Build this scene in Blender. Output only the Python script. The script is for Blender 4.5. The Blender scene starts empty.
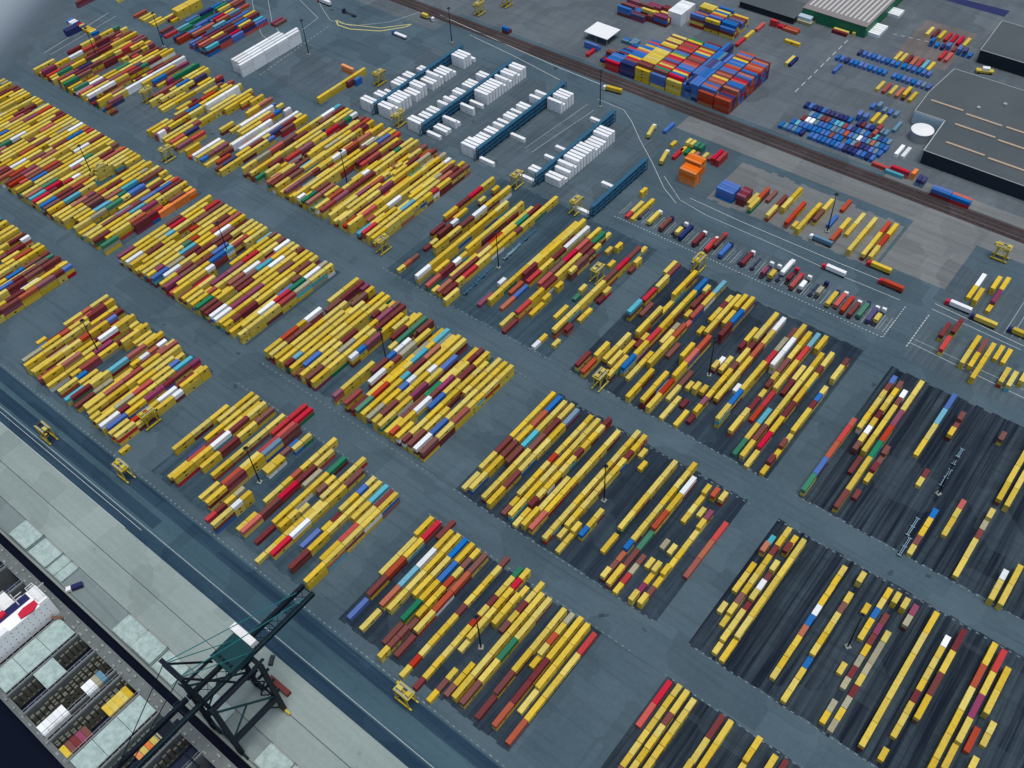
import bpy, math, random
import numpy as np
from mathutils import Vector, Matrix, Euler
random.seed(11)
SC = bpy.context.scene
COL = SC.collection
R = math.radians

# ------------------------------------------------------------------ helpers
def tag(o, label=None, cat=None, group=None, kind=None):
    if label: o['label'] = label
    if cat: o['category'] = cat
    if group: o['group'] = group
    if kind: o['kind'] = kind
    return o

def empty(name, loc, rz=0.0, label=None, cat=None, group=None):
    o = bpy.data.objects.new(name, None); COL.objects.link(o)
    o.location = loc; o.rotation_euler = (0, 0, rz); o.empty_display_size = 0.5
    return tag(o, label, cat, group)

class MB:
    """collects boxes, bars, discs and tubes and builds them as one mesh"""
    def __init__(s): s.v = []; s.f = []; s.m = []
    def quadbox(s, c8, m=0):
        n = len(s.v); s.v += [tuple(p) for p in c8]
        for q in ((0,3,2,1),(4,5,6,7),(0,1,5,4),(1,2,6,5),(2,3,7,6),(3,0,4,7)):
            s.f.append(tuple(n+i for i in q)); s.m.append(m)
        return s
    def box(s, x0, x1, y0, y1, z0, z1, m=0):
        return s.quadbox([(x0,y0,z0),(x1,y0,z0),(x1,y1,z0),(x0,y1,z0),(x0,y0,z1),(x1,y0,z1),(x1,y1,z1),(x0,y1,z1)], m)
    def beam(s, p, q, w, h, m=0, up=(0,0,1)):
        p, q = Vector(p), Vector(q); d = (q-p).normalized(); u = Vector(up)
        if abs(d.dot(u)) > .98: u = Vector((1,0,0))
        a = d.cross(u).normalized(); b = a.cross(d).normalized()
        a *= w/2; b *= h/2
        return s.quadbox([p-a-b, p+a-b, p+a+b, p-a+b, q-a-b, q+a-b, q+a+b, q-a+b], m)
    def tube(s, p, q, r0, r1, n=8, m=0):
        p, q = Vector(p), Vector(q); d = (q-p).normalized(); u = Vector((0,0,1))
        if abs(d.dot(u)) > .98: u = Vector((1,0,0))
        a = d.cross(u).normalized(); b = a.cross(d).normalized(); k = len(s.v)
        for c, r in ((p, r0), (q, r1)):
            for i in range(n):
                t = 2*math.pi*i/n; s.v.append(tuple(c + a*(r*math.cos(t)) + b*(r*math.sin(t))))
        for i in range(n):
            j = (i+1) % n; s.f.append((k+i, k+j, k+n+j, k+n+i)); s.m.append(m)
        s.f.append(tuple(k+i for i in range(n-1,-1,-1))); s.m.append(m)
        s.f.append(tuple(k+n+i for i in range(n))); s.m.append(m)
        return s
    def poly(s, pts, m=0):
        k = len(s.v); s.v += [tuple(p) for p in pts]; s.f.append(tuple(range(k, k+len(pts)))); s.m.append(m); return s
    def rect(s, x0, x1, y0, y1, z, m=0):
        return s.poly([(x0,y0,z),(x1,y0,z),(x1,y1,z),(x0,y1,z)], m)
    def line(s, pts, w, z, m=0):
        for (a, b) in zip(pts[:-1], pts[1:]):
            d = Vector((b[0]-a[0], b[1]-a[1])); d.normalize(); n = Vector((-d.y, d.x))*(w/2)
            s.poly([(a[0]+n.x,a[1]+n.y,z),(a[0]-n.x,a[1]-n.y,z),(b[0]-n.x,b[1]-n.y,z),(b[0]+n.x,b[1]+n.y,z)], m)
        return s
    def dashes(s, a, b, w, on, off, z, m=0):
        L = math.hypot(b[0]-a[0], b[1]-a[1]); t = 0
        while t < L:
            u, v = t/L, min(1, (t+on)/L)
            s.line([(a[0]+(b[0]-a[0])*u, a[1]+(b[1]-a[1])*u), (a[0]+(b[0]-a[0])*v, a[1]+(b[1]-a[1])*v)], w, z, m)
            t += on+off
        return s
    def prism(s, pts, z0, z1, mside=0, mtop=0):
        n = len(pts); k = len(s.v)
        s.v += [(p[0],p[1],z0) for p in pts] + [(p[0],p[1],z1) for p in pts]
        for i in range(n):
            j = (i+1) % n; s.f.append((k+i,k+j,k+n+j,k+n+i)); s.m.append(mside)
        s.f.append(tuple(k+n+i for i in range(n))); s.m.append(mtop)
        return s
    def mesh(s, name, mats):
        me = bpy.data.meshes.new(name); me.from_pydata(s.v, [], s.f)
        for m in (mats if isinstance(mats, (list, tuple)) else [mats]): me.materials.append(m)
        me.polygons.foreach_set('material_index', s.m); me.update(); return me
    def build(s, name, mats, parent=None, loc=None, rz=0.0):
        o = bpy.data.objects.new(name, s.mesh(name, mats)); COL.objects.link(o)
        if parent: o.parent = parent
        if loc is not None: o.location = loc
        o.rotation_euler = (0, 0, rz)
        return o

def put(me, name, loc, parent=None, rz=0.0):
    o = bpy.data.objects.new(name, me); COL.objects.link(o); o.location = loc; o.rotation_euler = (0,0,rz)
    if parent: o.parent = parent
    return o

def copy_tree(o, parent=None):
    c = o.copy(); COL.objects.link(c); c.parent = parent
    for ch in list(o.children): copy_tree(ch, c)
    return c

# ------------------------------------------------------------------ materials
def new_mat(name):
    m = bpy.data.materials.new(name); m.use_nodes = True; nt = m.node_tree
    b = nt.nodes['Principled BSDF']; return m, nt, b

def math_node(nt, op, a, b=None, clamp=False):
    n = nt.nodes.new('ShaderNodeMath'); n.operation = op; n.use_clamp = clamp
    for i, v in enumerate((a, b)):
        if v is None: continue
        if isinstance(v, (int, float)): n.inputs[i].default_value = v
        else: nt.links.new(v, n.inputs[i])
    return n.outputs[0]

def noise(nt, vec, scale, detail=4, rough=.55, dist=0):
    n = nt.nodes.new('ShaderNodeTexNoise'); n.inputs['Scale'].default_value = scale
    n.inputs['Detail'].default_value = detail; n.inputs['Roughness'].default_value = rough; n.inputs['Distortion'].default_value = dist
    nt.links.new(vec, n.inputs['Vector']); return n.outputs['Fac']

def mapping(nt, src, scale=(1,1,1), rot=(0,0,0)):
    n = nt.nodes.new('ShaderNodeMapping'); n.inputs['Scale'].default_value = scale; n.inputs['Rotation'].default_value = rot
    nt.links.new(src, n.inputs['Vector']); return n.outputs[0]

def ramp(nt, fac, stops):
    n = nt.nodes.new('ShaderNodeValToRGB'); cr = n.color_ramp
    while len(cr.elements) < len(stops): cr.elements.new(.5)
    for e, (p, c) in zip(cr.elements, stops):
        e.position = p; e.color = (*c, 1) if len(c) == 3 else c
    nt.links.new(fac, n.inputs['Fac']); return n.outputs['Color']

def mix(nt, fac, a, b, typ='MIX'):
    n = nt.nodes.new('ShaderNodeMix'); n.data_type = 'RGBA'; n.blend_type = typ
    for s, v in ((n.inputs[0], fac), (n.inputs[6], a), (n.inputs[7], b)):
        if isinstance(v, (int, float)): s.default_value = v
        elif isinstance(v, tuple): s.default_value = (*v, 1)
        else: nt.links.new(v, s)
    return n.outputs[2]

def position(nt):
    return nt.nodes.new('ShaderNodeNewGeometry').outputs['Position']

def paint(name, rgb, rough=.65, var=.26, dirt=.30, pale=.08):
    """weathered paint: every piece gets its own tone (faded, deep), plus rust and dirt blotches"""
    m, nt, b = new_mat(name)
    at = nt.nodes.new('ShaderNodeAttribute'); at.attribute_name = 'tint'
    oi = nt.nodes.new('ShaderNodeObjectInfo')
    r = math_node(nt, 'FRACT', math_node(nt, 'ADD', at.outputs['Fac'], oi.outputs['Random']))
    r2 = math_node(nt, 'FRACT', math_node(nt, 'MULTIPLY', r, 7.31))
    val = math_node(nt, 'ADD', math_node(nt, 'MULTIPLY', r, var), 1-var*.55)
    hsv = nt.nodes.new('ShaderNodeHueSaturation'); hsv.inputs['Color'].default_value = (*rgb, 1)
    nt.links.new(val, hsv.inputs['Value'])
    nt.links.new(math_node(nt, 'ADD', math_node(nt, 'MULTIPLY', r2, .020), .490), hsv.inputs['Hue'])
    nt.links.new(math_node(nt, 'ADD', math_node(nt, 'MULTIPLY', r2, -.14), 1.04), hsv.inputs['Saturation'])
    P_ = position(nt)
    n1 = noise(nt, P_, .55, 5, .65); n2 = noise(nt, mapping(nt, P_, (1,1,.35)), 2.2, 3, .6)
    fade = math_node(nt, 'MULTIPLY', math_node(nt, 'POWER', r2, 2.2), pale)
    c = mix(nt, fade, hsv.outputs['Color'], (.62,.6,.5))
    dd = ramp(nt, n1, [(.46,(0,0,0)),(.78,(1,1,1))])
    c = mix(nt, math_node(nt, 'MULTIPLY', dd, dirt), c, (.10,.075,.03))
    c = mix(nt, math_node(nt, 'MULTIPLY', ramp(nt, n2, [(.55,(0,0,0)),(.8,(1,1,1))]), dirt*.18), c, (.3,.28,.24))
    nt.links.new(c, b.inputs['Base Color']); b.inputs['Roughness'].default_value = rough
    b.inputs['Specular IOR Level'].default_value = .12
    return m

def plain(name, rgb, rough=.6, metal=0.0, var=.12, scale=.8):
    m, nt, b = new_mat(name)
    P_ = position(nt); n1 = noise(nt, P_, scale, 5, .6)
    c = mix(nt, n1, tuple(v*(1-var) for v in rgb), tuple(min(1, v*(1+var)) for v in rgb))
    nt.links.new(c, b.inputs['Base Color']); b.inputs['Roughness'].default_value = rough; b.inputs['Metallic'].default_value = metal; b.inputs['Specular IOR Level'].default_value = .2
    return m

PALETTE = {
 'y': (.64,.474,.048), 'm': (.165,.026,.028), 'r': (.50,.018,.024), 'o': (.42,.066,.022), 's': (.34,.070,.058),
 'b': (.012,.125,.44), 'n': (.018,.025,.14), 'c': (.08,.40,.52), 'g': (.012,.19,.10), 'w': (.78,.82,.84),
 'k': (.36,.34,.22), 'p': (.24,.04,.10), 't': (.10,.22,.33), 'x': (.80,.20,.02)}
CMAT = {k: paint('container_paint_'+n, PALETTE[k], dirt=.12 if k == 'w' else .30) for k, n in zip('ymrosbncgwkptx', ['yellow','maroon','red','rust','salmon','blue','navy','cyan','green','white','khaki','plum','steel_blue','orange'])}
CIDX = {k: i for i, k in enumerate(CMAT)}
M = dict(
 dark=plain('dark_steel', (.035,.04,.05), .6), black=plain('black_mark', (.012,.012,.014), .7), rubber=plain('rubber', (.02,.02,.022), .85),
 yel=paint('machine_yellow', (.54,.42,.028), .5, .12, .22, .1), grey=plain('grey_steel', (.32,.34,.35), .5), white=plain('white_paint', (.78,.8,.8), .5, 0, .06),
 glass=plain('cab_glass', (.03,.05,.07), .12), rackblue=plain('rack_blue', (.028,.115,.20), .55, 0, .2), teal=plain('crane_green', (.006,.045,.052), .5, 0, .2),
 cdark=plain('crane_dark', (.003,.009,.017), .5, 0, .2), tstay=plain('crane_stay_green', (.015,.16,.17), .5), redp=plain('red_paint', (.55,.02,.05), .5), conc=plain('concrete', (.24,.27,.26), .85, 0, .12, .4),
 hullm=plain('hull_paint', (.02,.03,.07), .5), deck=plain('deck_grey', (.13,.15,.15), .75, 0, .35, .25), rust=plain('rusty_brown', (.16,.09,.06), .8, 0, .4), holdm=plain('hold_steel', (.03,.032,.035), .9),
 reef=paint('reefer_white', (.80,.83,.84), .45, .08, .10, 0), blueP=plain('blue_paint', (.03,.13,.42), .5), navyP=plain('navy_paint', (.02,.025,.10), .5), lamp=plain('lamp_glass', (.5,.52,.5), .3))

def hatch_mat():
    m, nt, b = new_mat('hatch_cover_paint'); P_ = position(nt)
    n1 = noise(nt, P_, .35, 6, .65); n2 = noise(nt, mapping(nt, P_, (.5,2,1)), 1.6, 4, .6)
    c = ramp(nt, n1, [(.3,(.24,.34,.32)),(.6,(.39,.51,.49)),(.85,(.47,.55,.49))])
    c = mix(nt, math_node(nt,'MULTIPLY', ramp(nt, n2, [(.55,(0,0,0)),(.75,(1,1,1))]), .55), c, (.22,.25,.2))
    nt.links.new(c, b.inputs['Base Color']); b.inputs['Roughness'].default_value = .7; return m
M['hatch'] = hatch_mat()
M['guide'] = plain('cell_guide_steel', (.13,.135,.11), .8, 0, .6, .9)

def asphalt(name, lo, hi, streak=0.0, sdir=(1.2,.012,1), tyre=.35, dark=(.012,.016,.022), bscale=.018):
    m, nt, b = new_mat(name); P_ = position(nt)
    big = noise(nt, P_, bscale, 6, .62); fine = noise(nt, P_, .45, 5, .7); mid = noise(nt, mapping(nt, P_, (.25,1,1)), .06, 5, .6)
    c = mix(nt, ramp(nt, big, [(.3,(0,0,0)),(.72,(1,1,1))]), lo, hi)
    c = mix(nt, math_node(nt,'MULTIPLY', ramp(nt, mid, [(.45,(0,0,0)),(.75,(1,1,1))]), .35), c, tuple(v*.72 for v in lo))
    c = mix(nt, math_node(nt,'MULTIPLY', ramp(nt, fine, [(.3,(0,0,0)),(.8,(1,1,1))]), .4), c, tuple(v*1.25 for v in hi))
    if streak:
        s1 = noise(nt, mapping(nt, P_, sdir), .5, 4, .65, .15)
        c = mix(nt, math_node(nt,'MULTIPLY', ramp(nt, s1, [(.40,(1,1,1)),(.60,(0,0,0))]), streak), c, dark)
        s2 = noise(nt, mapping(nt, P_, (sdir[0]*2.3,sdir[1]*2,1)), .5, 3, .6)
        c = mix(nt, math_node(nt,'MULTIPLY', ramp(nt, s2, [(.56,(0,0,0)),(.72,(1,1,1))]), streak*.55), c, tuple(v*1.25 for v in hi))
    vo = nt.nodes.new('ShaderNodeTexVoronoi'); vo.feature = 'F1'; vo.distance = 'CHEBYCHEV'; vo.inputs['Scale'].default_value = .045
    nt.links.new(P_, vo.inputs['Vector'])
    pv = nt.nodes.new('ShaderNodeSeparateColor'); nt.links.new(vo.outputs['Color'], pv.inputs[0])
    c = mix(nt, math_node(nt,'MULTIPLY', ramp(nt, pv.outputs[0], [(.72,(0,0,0)),(.76,(1,1,1))]), .22), c, tuple(v*.6 for v in lo))
    c = mix(nt, math_node(nt,'MULTIPLY', ramp(nt, pv.outputs[1], [(.80,(0,0,0)),(.84,(1,1,1))]), .20), c, tuple(v*1.35 for v in hi))
    ty = noise(nt, mapping(nt, P_, (.02,.55,1)), .6, 4, .65, .4)
    c = mix(nt, math_node(nt,'MULTIPLY', ramp(nt, ty, [(.52,(0,0,0)),(.68,(1,1,1))]), tyre), c, tuple(v*.62 for v in lo))
    sp = noise(nt, P_, .11, 3, .5)
    c = mix(nt, math_node(nt,'MULTIPLY', ramp(nt, sp, [(.70,(0,0,0)),(.76,(1,1,1))]), .55), c, dark)
    nt.links.new(c, b.inputs['Base Color']); b.inputs['Roughness'].default_value = .9; b.inputs['Specular IOR Level'].default_value = .08
    return m
M['alley'] = asphalt('yard_asphalt', (.048,.082,.106), (.084,.126,.152))
M['pad'] = asphalt('stack_asphalt', (.022,.036,.050), (.052,.076,.094), .92, (.62,.014,1), dark=(.006,.010,.022))  # tyre-black ground, its colour deepened further for shade between the rows
M['padm'] = asphalt('stack_asphalt_mid', (.018,.032,.048), (.044,.068,.088), .8, (.45,.02,1), dark=(.014,.022,.040))  # tyre wear plus the shade of the row gaps, put into the colour
M['padl'] = asphalt('stack_asphalt_light', (.062,.094,.116), (.098,.136,.160), .3, (.9,.02,1), dark=(.02,.03,.045))
M['road'] = asphalt('quay_road_asphalt', (.038,.080,.108), (.064,.116,.142), .25, (.010,.16,1), dark=(.020,.05,.08))
M['roadd'] = asphalt('quay_road_tyre_black', (.018,.044,.074), (.034,.068,.098), .6, (.010,.3,1), dark=(.010,.026,.056))
M['apron'] = asphalt('apron_concrete', (.215,.275,.262), (.275,.335,.318), .16, (.012,.9,1), .12, dark=(.17,.21,.20))
M['gapron'] = asphalt('apron_worn', (.15,.195,.20), (.22,.27,.265), .3, (.02,.5,1), dark=(.14,.18,.19))
M['far'] = asphalt('far_asphalt', (.082,.106,.126), (.128,.152,.168), .2, (.3,.03,1), dark=(.05,.06,.075))
M['brick'] = asphalt('brick_paving', (.13,.122,.122), (.17,.15,.145), .3, (.4,.1,1), dark=(.06,.06,.07))
M['gravel'] = asphalt('gravel', (.125,.145,.155), (.185,.20,.20), .35, (.02,.4,1), dark=(.12,.12,.12))
M['ballast'] = asphalt('rail_ballast', (.040,.048,.056), (.080,.086,.092), .5, (.01,.8,1), dark=(.015,.013,.02))
M['paintw'] = plain('marking_white', (.46,.51,.51), .8, 0, .45, .9)
M['painty'] = plain('marking_yellow', (.55,.5,.16), .8, 0, .25, .9)
def worn_marking():
    m, nt, b = new_mat('marking_worn'); n = noise(nt, position(nt), 1.3, 4, .7)
    nt.links.new(mix(nt, ramp(nt, n, [(.42,(0,0,0)),(.66,(1,1,1))]), (.075,.12,.145), (.34,.40,.41)), b.inputs['Base Color'])
    b.inputs['Roughness'].default_value = .85; return m
M['paintd'] = worn_marking()
def water_mat():
    m, nt, b = new_mat('dock_water'); P_ = position(nt)
    b.inputs['Base Color'].default_value = (.004,.006,.016,1); b.inputs['Roughness'].default_value = .22; b.inputs['Specular IOR Level'].default_value = .12
    bp = nt.nodes.new('ShaderNodeBump'); bp.inputs['Strength'].default_value = .35; bp.inputs['Distance'].default_value = .3
    nt.links.new(noise(nt, P_, .6, 4, .6), bp.inputs['Height']); nt.links.new(bp.outputs[0], b.inputs['Normal']); return m
M['water'] = water_mat()
def roof_mat():
    m, nt, b = new_mat('warehouse_roof'); P_ = position(nt)
    n1 = noise(nt, mapping(nt, P_, (.12,.5,1)), .3, 5, .6); n2 = noise(nt, P_, .03, 4, .5)
    c = mix(nt, n2, (.030,.048,.056), (.10,.115,.12)); c = mix(nt, math_node(nt,'MULTIPLY',n1,.5), c, (.050,.066,.072))
    nt.links.new(c, b.inputs['Base Color']); b.inputs['Roughness'].default_value = .6; return m
M['roof'] = roof_mat()
M['skylight'] = plain('skylight_tan', (.42,.33,.24), .6, 0, .25, .6); M['wallD'] = plain('cladding_dark', (.018,.026,.038), .6); M['wallL'] = plain('cladding_pale_blue', (.42,.55,.62), .5)
M['wallG'] = plain('cladding_green', (.02,.16,.08), .55); M['roofg'] = plain('roof_grey', (.22,.20,.20), .7); M['trimw'] = plain('white_trim', (.5,.52,.5), .6, 0, .05)

# ------------------------------------------------------------------ setting
def sheet(name, mb, mats): return tag(mb.build(name, mats), kind='structure')
sheet('ground', MB().rect(-3000, 3000, 34.7, 4000, 0), M['alley'])
sheet('water', MB().rect(-3000, 3000, -4000, 36, -4.2), M['water'])
sheet('quay_wall', MB().box(-3000, 3000, 34.2, 34.698, -12, .25), M['conc'])
QX0, QX1 = -900, 300
sheet('apron', MB().rect(QX0, QX1, 46.6, 74.2, .008), M['apron'])
sheet('quay_edge_paving', MB().rect(QX0, QX1, 34.702, 46.6, .008), M['gapron'])
sheet('quay_road', MB().rect(QX0, QX1, 74.2, 98.2, .004), M['road'])
sheet('quay_road_wear', MB().rect(QX0, QX1, 74.201, 79.8, .008).rect(QX0, QX1, 91.2, 97.4, .008).rect(QX0, -318, 82.2, 88.2, .008), M['roadd'])
rl = MB()
for y in (35.6, 59.4): rl.box(QX0, QX1, y-.14, y+.14, .0085, .07)
rl.box(QX0, QX1, 46.45, 46.7, .0085, .03)
sheet('crane_rail', rl, M['dark'])
pads = MB()
def lane_strips(mb, x0, x1, y0, y1, z, rag):
    x = x0
    while x < x1:
        e = min(x+4.25, x1)
        mb.rect(x, e, y0+random.uniform(0, rag), y1-random.uniform(0, rag), z); x = e
M['padt'] = asphalt('stack_asphalt_pale', (.034,.064,.088), (.060,.102,.128), .5, (.45,.02,1), dark=(.012,.024,.044))
padt = MB()
for x0, x1, y0, y1 in [(-355,-230,289,403),(-348,-233,104,172),(-472,-376,104,171),(-494,-376,194,272),(-357,-237,194,272),(-900,-510,194,272),(-900,-511,104,172)]: lane_strips(padt, x0, x1, y0, y1, .004, 1.6)
sheet('stacking_ground', padt, M['padt'])
padm = MB()
for x0, x1, y0, y1 in [(-215,-92,289,399),(-213,-93,190,273.5),(-209,-109,104,172)]: lane_strips(padm, x0, x1, y0, y1, .004, 1.6)
sheet('stacking_ground', padm, M['padm'])
for x0, x1, y0, y1 in [(-75,200,99.5,173),
                       (-76,200,190,273),
                       (-75,200,289,397)]:
    lane_strips(pads, x0, x1, y0, y1, .004, 1.5)
sheet('stacking_ground', pads, M['pad'])
pl = MB()
for x0, x1, y0, y1 in [(-900,-520,290,376),(-501,-370,297,401),(-504,-444,404,506),(-440,-390,404,510),(-380,-335,404,508),(-327,-286,404,500),(-74,200,404,440),(-74,200,452,500),(-272,-88,415,439),(-655,-525,394,445)]:
    lane_strips(pl, x0, x1, y0, y1, .0045, 3.5)
sheet('slot_paving', pl, M['padl'])
sheet('far_yard', MB().rect(-520, 500, 553, 1500, .004).rect(-1500, -520, 520, 1500, .004), M['far'])
sheet('brick_yard', MB().rect(-208, -168, 690, 752, .008), M['brick'])
sheet('gravel_verge', MB().rect(-290, 400, 518, 535.5, .004).rect(-150, 400, 549, 559, .009).rect(-116,-76,470,518,.005), M['gravel'])
u_ = MB(); lane_strips(u_, -232, -118, 462, 512, .0046, 3)
sheet('slot_paving', u_, M['gravel'])
sheet('railway_bed', MB().rect(-900, 500, 535.5, 549, .006), M['ballast'])
tb = MB()
for y in (537.6, 541.8, 546): tb.rect(-900, 500, y-1.25, y+1.25, .009)
M['sleeper'] = asphalt('oily_sleepers', (.030,.024,.030), (.062,.046,.052), .6, (1.4,.3,1), dark=(.012,.010,.014))
sheet('railway_sleepers', tb, M['sleeper'])
tr = MB()
for y in (537.6, 541.8, 546):
    for d in (-.72, .72): tr.box(-900, 500, y+d-.09, y+d+.09, .0095, .2)
sheet('railway_rails', tr, M['rust'])
# painted markings
mk = MB(); Z = .012
mk.line([(QX0,80.6),(QX1,80.6)], .22, Z); mk.line([(QX0,78.4),(-322,78.4)], .24, Z); mk.line([(QX0,74.3),(-330,74.3)], .25, .014)
sheet('lane_lines', mk, M['paintw'])
dk = MB()
dk.dashes((QX0,98.8),(QX1,98.8), .4, 1.5, 1.9, Z)
for y in (172.2, 190.6, 271.6, 289.6):
    for x0, x1 in [(-358,-228),(-214,-91),(-76,200)]: dk.dashes((x0,y),(x1,y), .42, 1.3, 2.3, Z)
sheet('stack_edge_dashes', dk, M['paintd'])
fk = MB()
fk.dashes((-270,413.6),(-88,413.6), .45, .9, 1.3, Z)
fk.dashes((-88.2,414),(-88.2,444), .45, 1.2, 1.0, Z)
for i in range(43): fk.line([(-269+i*4.26,417.5),(-269+i*4.26,431)], .2, Z); fk.line([(-267.4+i*4.26,418.5),(-267.4+i*4.26,430)], .12, Z)
fk.line([(-240.6, 456.8),(-202.9, 455.4),(-135.4, 455.6),(-95.4, 456.7)], .35, Z); fk.line([(-266.9, 466.6),(-244.8, 451.4),(-223.3, 448.1),(-177.5, 447.8),(-128.8, 446.2),(-93.0, 447.1)], .3, Z+.002)
fk.line([(-355.6, 515.7),(-342.8, 515.2),(-332.1, 514.9),(-319.1, 505.9),(-302.5, 491.2),(-281.9, 474.9),(-260.0, 455.9),(-245.2, 447.3)], .35, Z+.004)
fk.line([(-355.5, 437.0),(-349.8, 502.6)], .25, Z); fk.line([(-362.3, 437.8),(-357.8, 506.3)], .2, Z)
fk.line([(-636.7, 502.0),(-623.9, 494.4),(-603.9, 484.2),(-581.6, 487.6),(-559.9, 510.0),(-550.2, 536.0)], .3, Z)
fk.line([(-684.7, 469.9),(-656.0, 449.0),(-633.4, 435.5),(-614.5, 431.6)], .3, Z); fk.line([(-673.0, 477.7),(-642.2, 454.5),(-618.4, 443.8),(-601.8, 443.9)], .3, Z)
fk.dashes((-589.1, 394.0),(-598.0, 478.5), .3, 2, 2, Z); fk.line([(-649.8, 493.3),(-614.7, 480.8),(-611.6, 459.8)], .3, Z)
fk.line([(-533.0, 541.6),(-452.7, 536.3),(-403.5, 533.3),(-365.8, 532.6)], .5, Z); fk.line([(-491.9, 531.4),(-445.3, 527.1),(-393.5, 520.1)], .4, Z)
fk.line([(-75.8, 456.0),(-23.7, 452.6)], .35, Z); fk.line([(-75.4, 450.8),(-24.0, 448.8)], .3, Z); fk.dashes((-74.8, 445.2),(-74.7, 414.3), .6, 1.6, .8, Z); fk.line([(-75.0, 418.8),(-10.4, 415.9)], .3, Z+.004)
fk.line([(-73.7, 422.6),(-12.4, 421.4)], .2, Z+.004)
for i in range(16): fk.line([(-36+i*4.3,456),(-36+i*4.3,488)], .22, Z)
fk.line([(-762.3, 314.4),(-772.4, 384.6)], .4, Z); fk.line([(-755.4, 315.5),(-762.3, 385.4)], .3, Z)
fk.dashes((-243.7, 604.1),(-244.6, 693.7), .6, 6, 4, Z); fk.dashes((-220.4, 717.3),(-192.8, 721.9), .5, 3, 3, Z)
sheet('yard_markings', fk, M['paintw'])
yk = MB()
yk.line([(-599.7, 487.0),(-592.5, 482.2),(-579.6, 483.3),(-556.8, 494.9),(-544.1, 511.1),(-542.6, 517.8)], 1.0, Z+.006); yk.line([(-599.7, 487.0),(-588.8, 486.6),(-560.1, 498.4),(-542.6, 517.8)], .8, Z+.006)
sheet('yellow_markings', yk, M['painty'])

# ------------------------------------------------------------------ containers
CW = 2.44
def container_meshes(L, Hh, mat):
    """body with posts, rails and corrugated sides and roof; one door leaf with lock rods"""
    b = MB(); h = CW/2; e = .04
    for sx in (-1, 1):
        for y in (0, L-.18): b.box(min(sx*h, sx*(h-.16)), max(sx*h, sx*(h-.16)), y, y+.18, 0, Hh)
        b.box(min(sx*h, sx*(h-.1)), max(sx*h, sx*(h-.1)), .18, L-.18, 0, .16)
        b.box(min(sx*h, sx*(h-.1)), max(sx*h, sx*(h-.1)), .18, L-.18, Hh-.1, Hh-.004)
        n = int(L/.55); ys = np.linspace(.18, L-.18, 2*n+1)
        for i in range(2*n):
            xa = sx*(h-.03 - (e if (i//1) % 2 else 0)); xb = sx*(h-.03 - (e if (i+1) % 2 else 0))
            pts = [(xa,ys[i],.16),(xb,ys[i+1],.16),(xb,ys[i+1],Hh-.1),(xa,ys[i],Hh-.1)]
            b.poly(pts if sx > 0 else pts[::-1])
    for y in (0, L-.1): b.box(-h+.16, h-.16, y, y+.1, Hh-.14, Hh-.006); b.box(-h+.16, h-.16, y, y+.1, 0, .15)
    b.poly([(-h+.1,L-.06,.15),(-h+.1,L-.06,Hh-.14),(h-.1,L-.06,Hh-.14),(h-.1,L-.06,.15)])
    b.poly([(-h+.1,.06,.15),(h-.1,.06,.15),(h-.1,.06,Hh-.14),(-h+.1,.06,Hh-.14)])
    n = int(L/1.1); ys = np.linspace(.1, L-.1, 2*n+1)
    for i in range(2*n):
        za = Hh-.02-(.025 if i % 2 else 0); zb = Hh-.02-(.025 if (i+1) % 2 else 0)
        b.poly([(-h+.09,ys[i],za),(h-.09,ys[i],za),(h-.09,ys[i+1],zb),(-h+.09,ys[i+1],zb)])
    d = MB(); d.box(-.5,.5,-.05,-.005,.17,Hh-.16)
    for x in (-.28, .28): d.beam((x,-.075,.12),(x,-.075,Hh-.1),.05,.05,1)
    return b.mesh('container_body', [mat, M['dark']]), d.mesh('container_door', [mat, M['grey']])
def emblem_mesh(L, Hh):
    e = MB(); w = .95; c = L/2; h = CW/2-.012
    for sx in (-1, 1):
        a, b_ = (h, h+.02) if sx > 0 else (-h-.02, -h)
        e.box(a,b_,c-w,c-w+.35,.75,1.85).box(a,b_,c-w+.5,c-w+.85,.75,1.7).box(a,b_,c+.05,c+.95,.9,1.2).box(a,b_,c+.05,c+.95,1.45,1.75).box(a,b_,c+.35,c+.65,1.2,1.45)
    return e.mesh('container_emblem', [M['black']])
CM = {}
def cmesh(size, col):
    k = (size, col)
    if k not in CM:
        L = 12.28 if size == 2 else 6.03
        CM[k] = container_meshes(L, 2.57, CMAT[col]) + ((emblem_mesh(L, 2.57),) if col == 'y' else (None,))
    return CM[k]
def add_container(x, y, z, size, col, label, axis='y', group='stacked shipping containers'):
    bm, dm, em = cmesh(size, col)
    o = put(bm, 'shipping_container', (x, y, z), None, 0 if axis == 'y' else -math.pi/2)
    tag(o, label, 'shipping container', group)
    put(dm, 'door', (-.54, 0, 0), o); put(dm, 'door', (.54, 0, 0), o)
    if em: put(em, 'emblem', (0, 0, 0), o)
    return o

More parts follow.
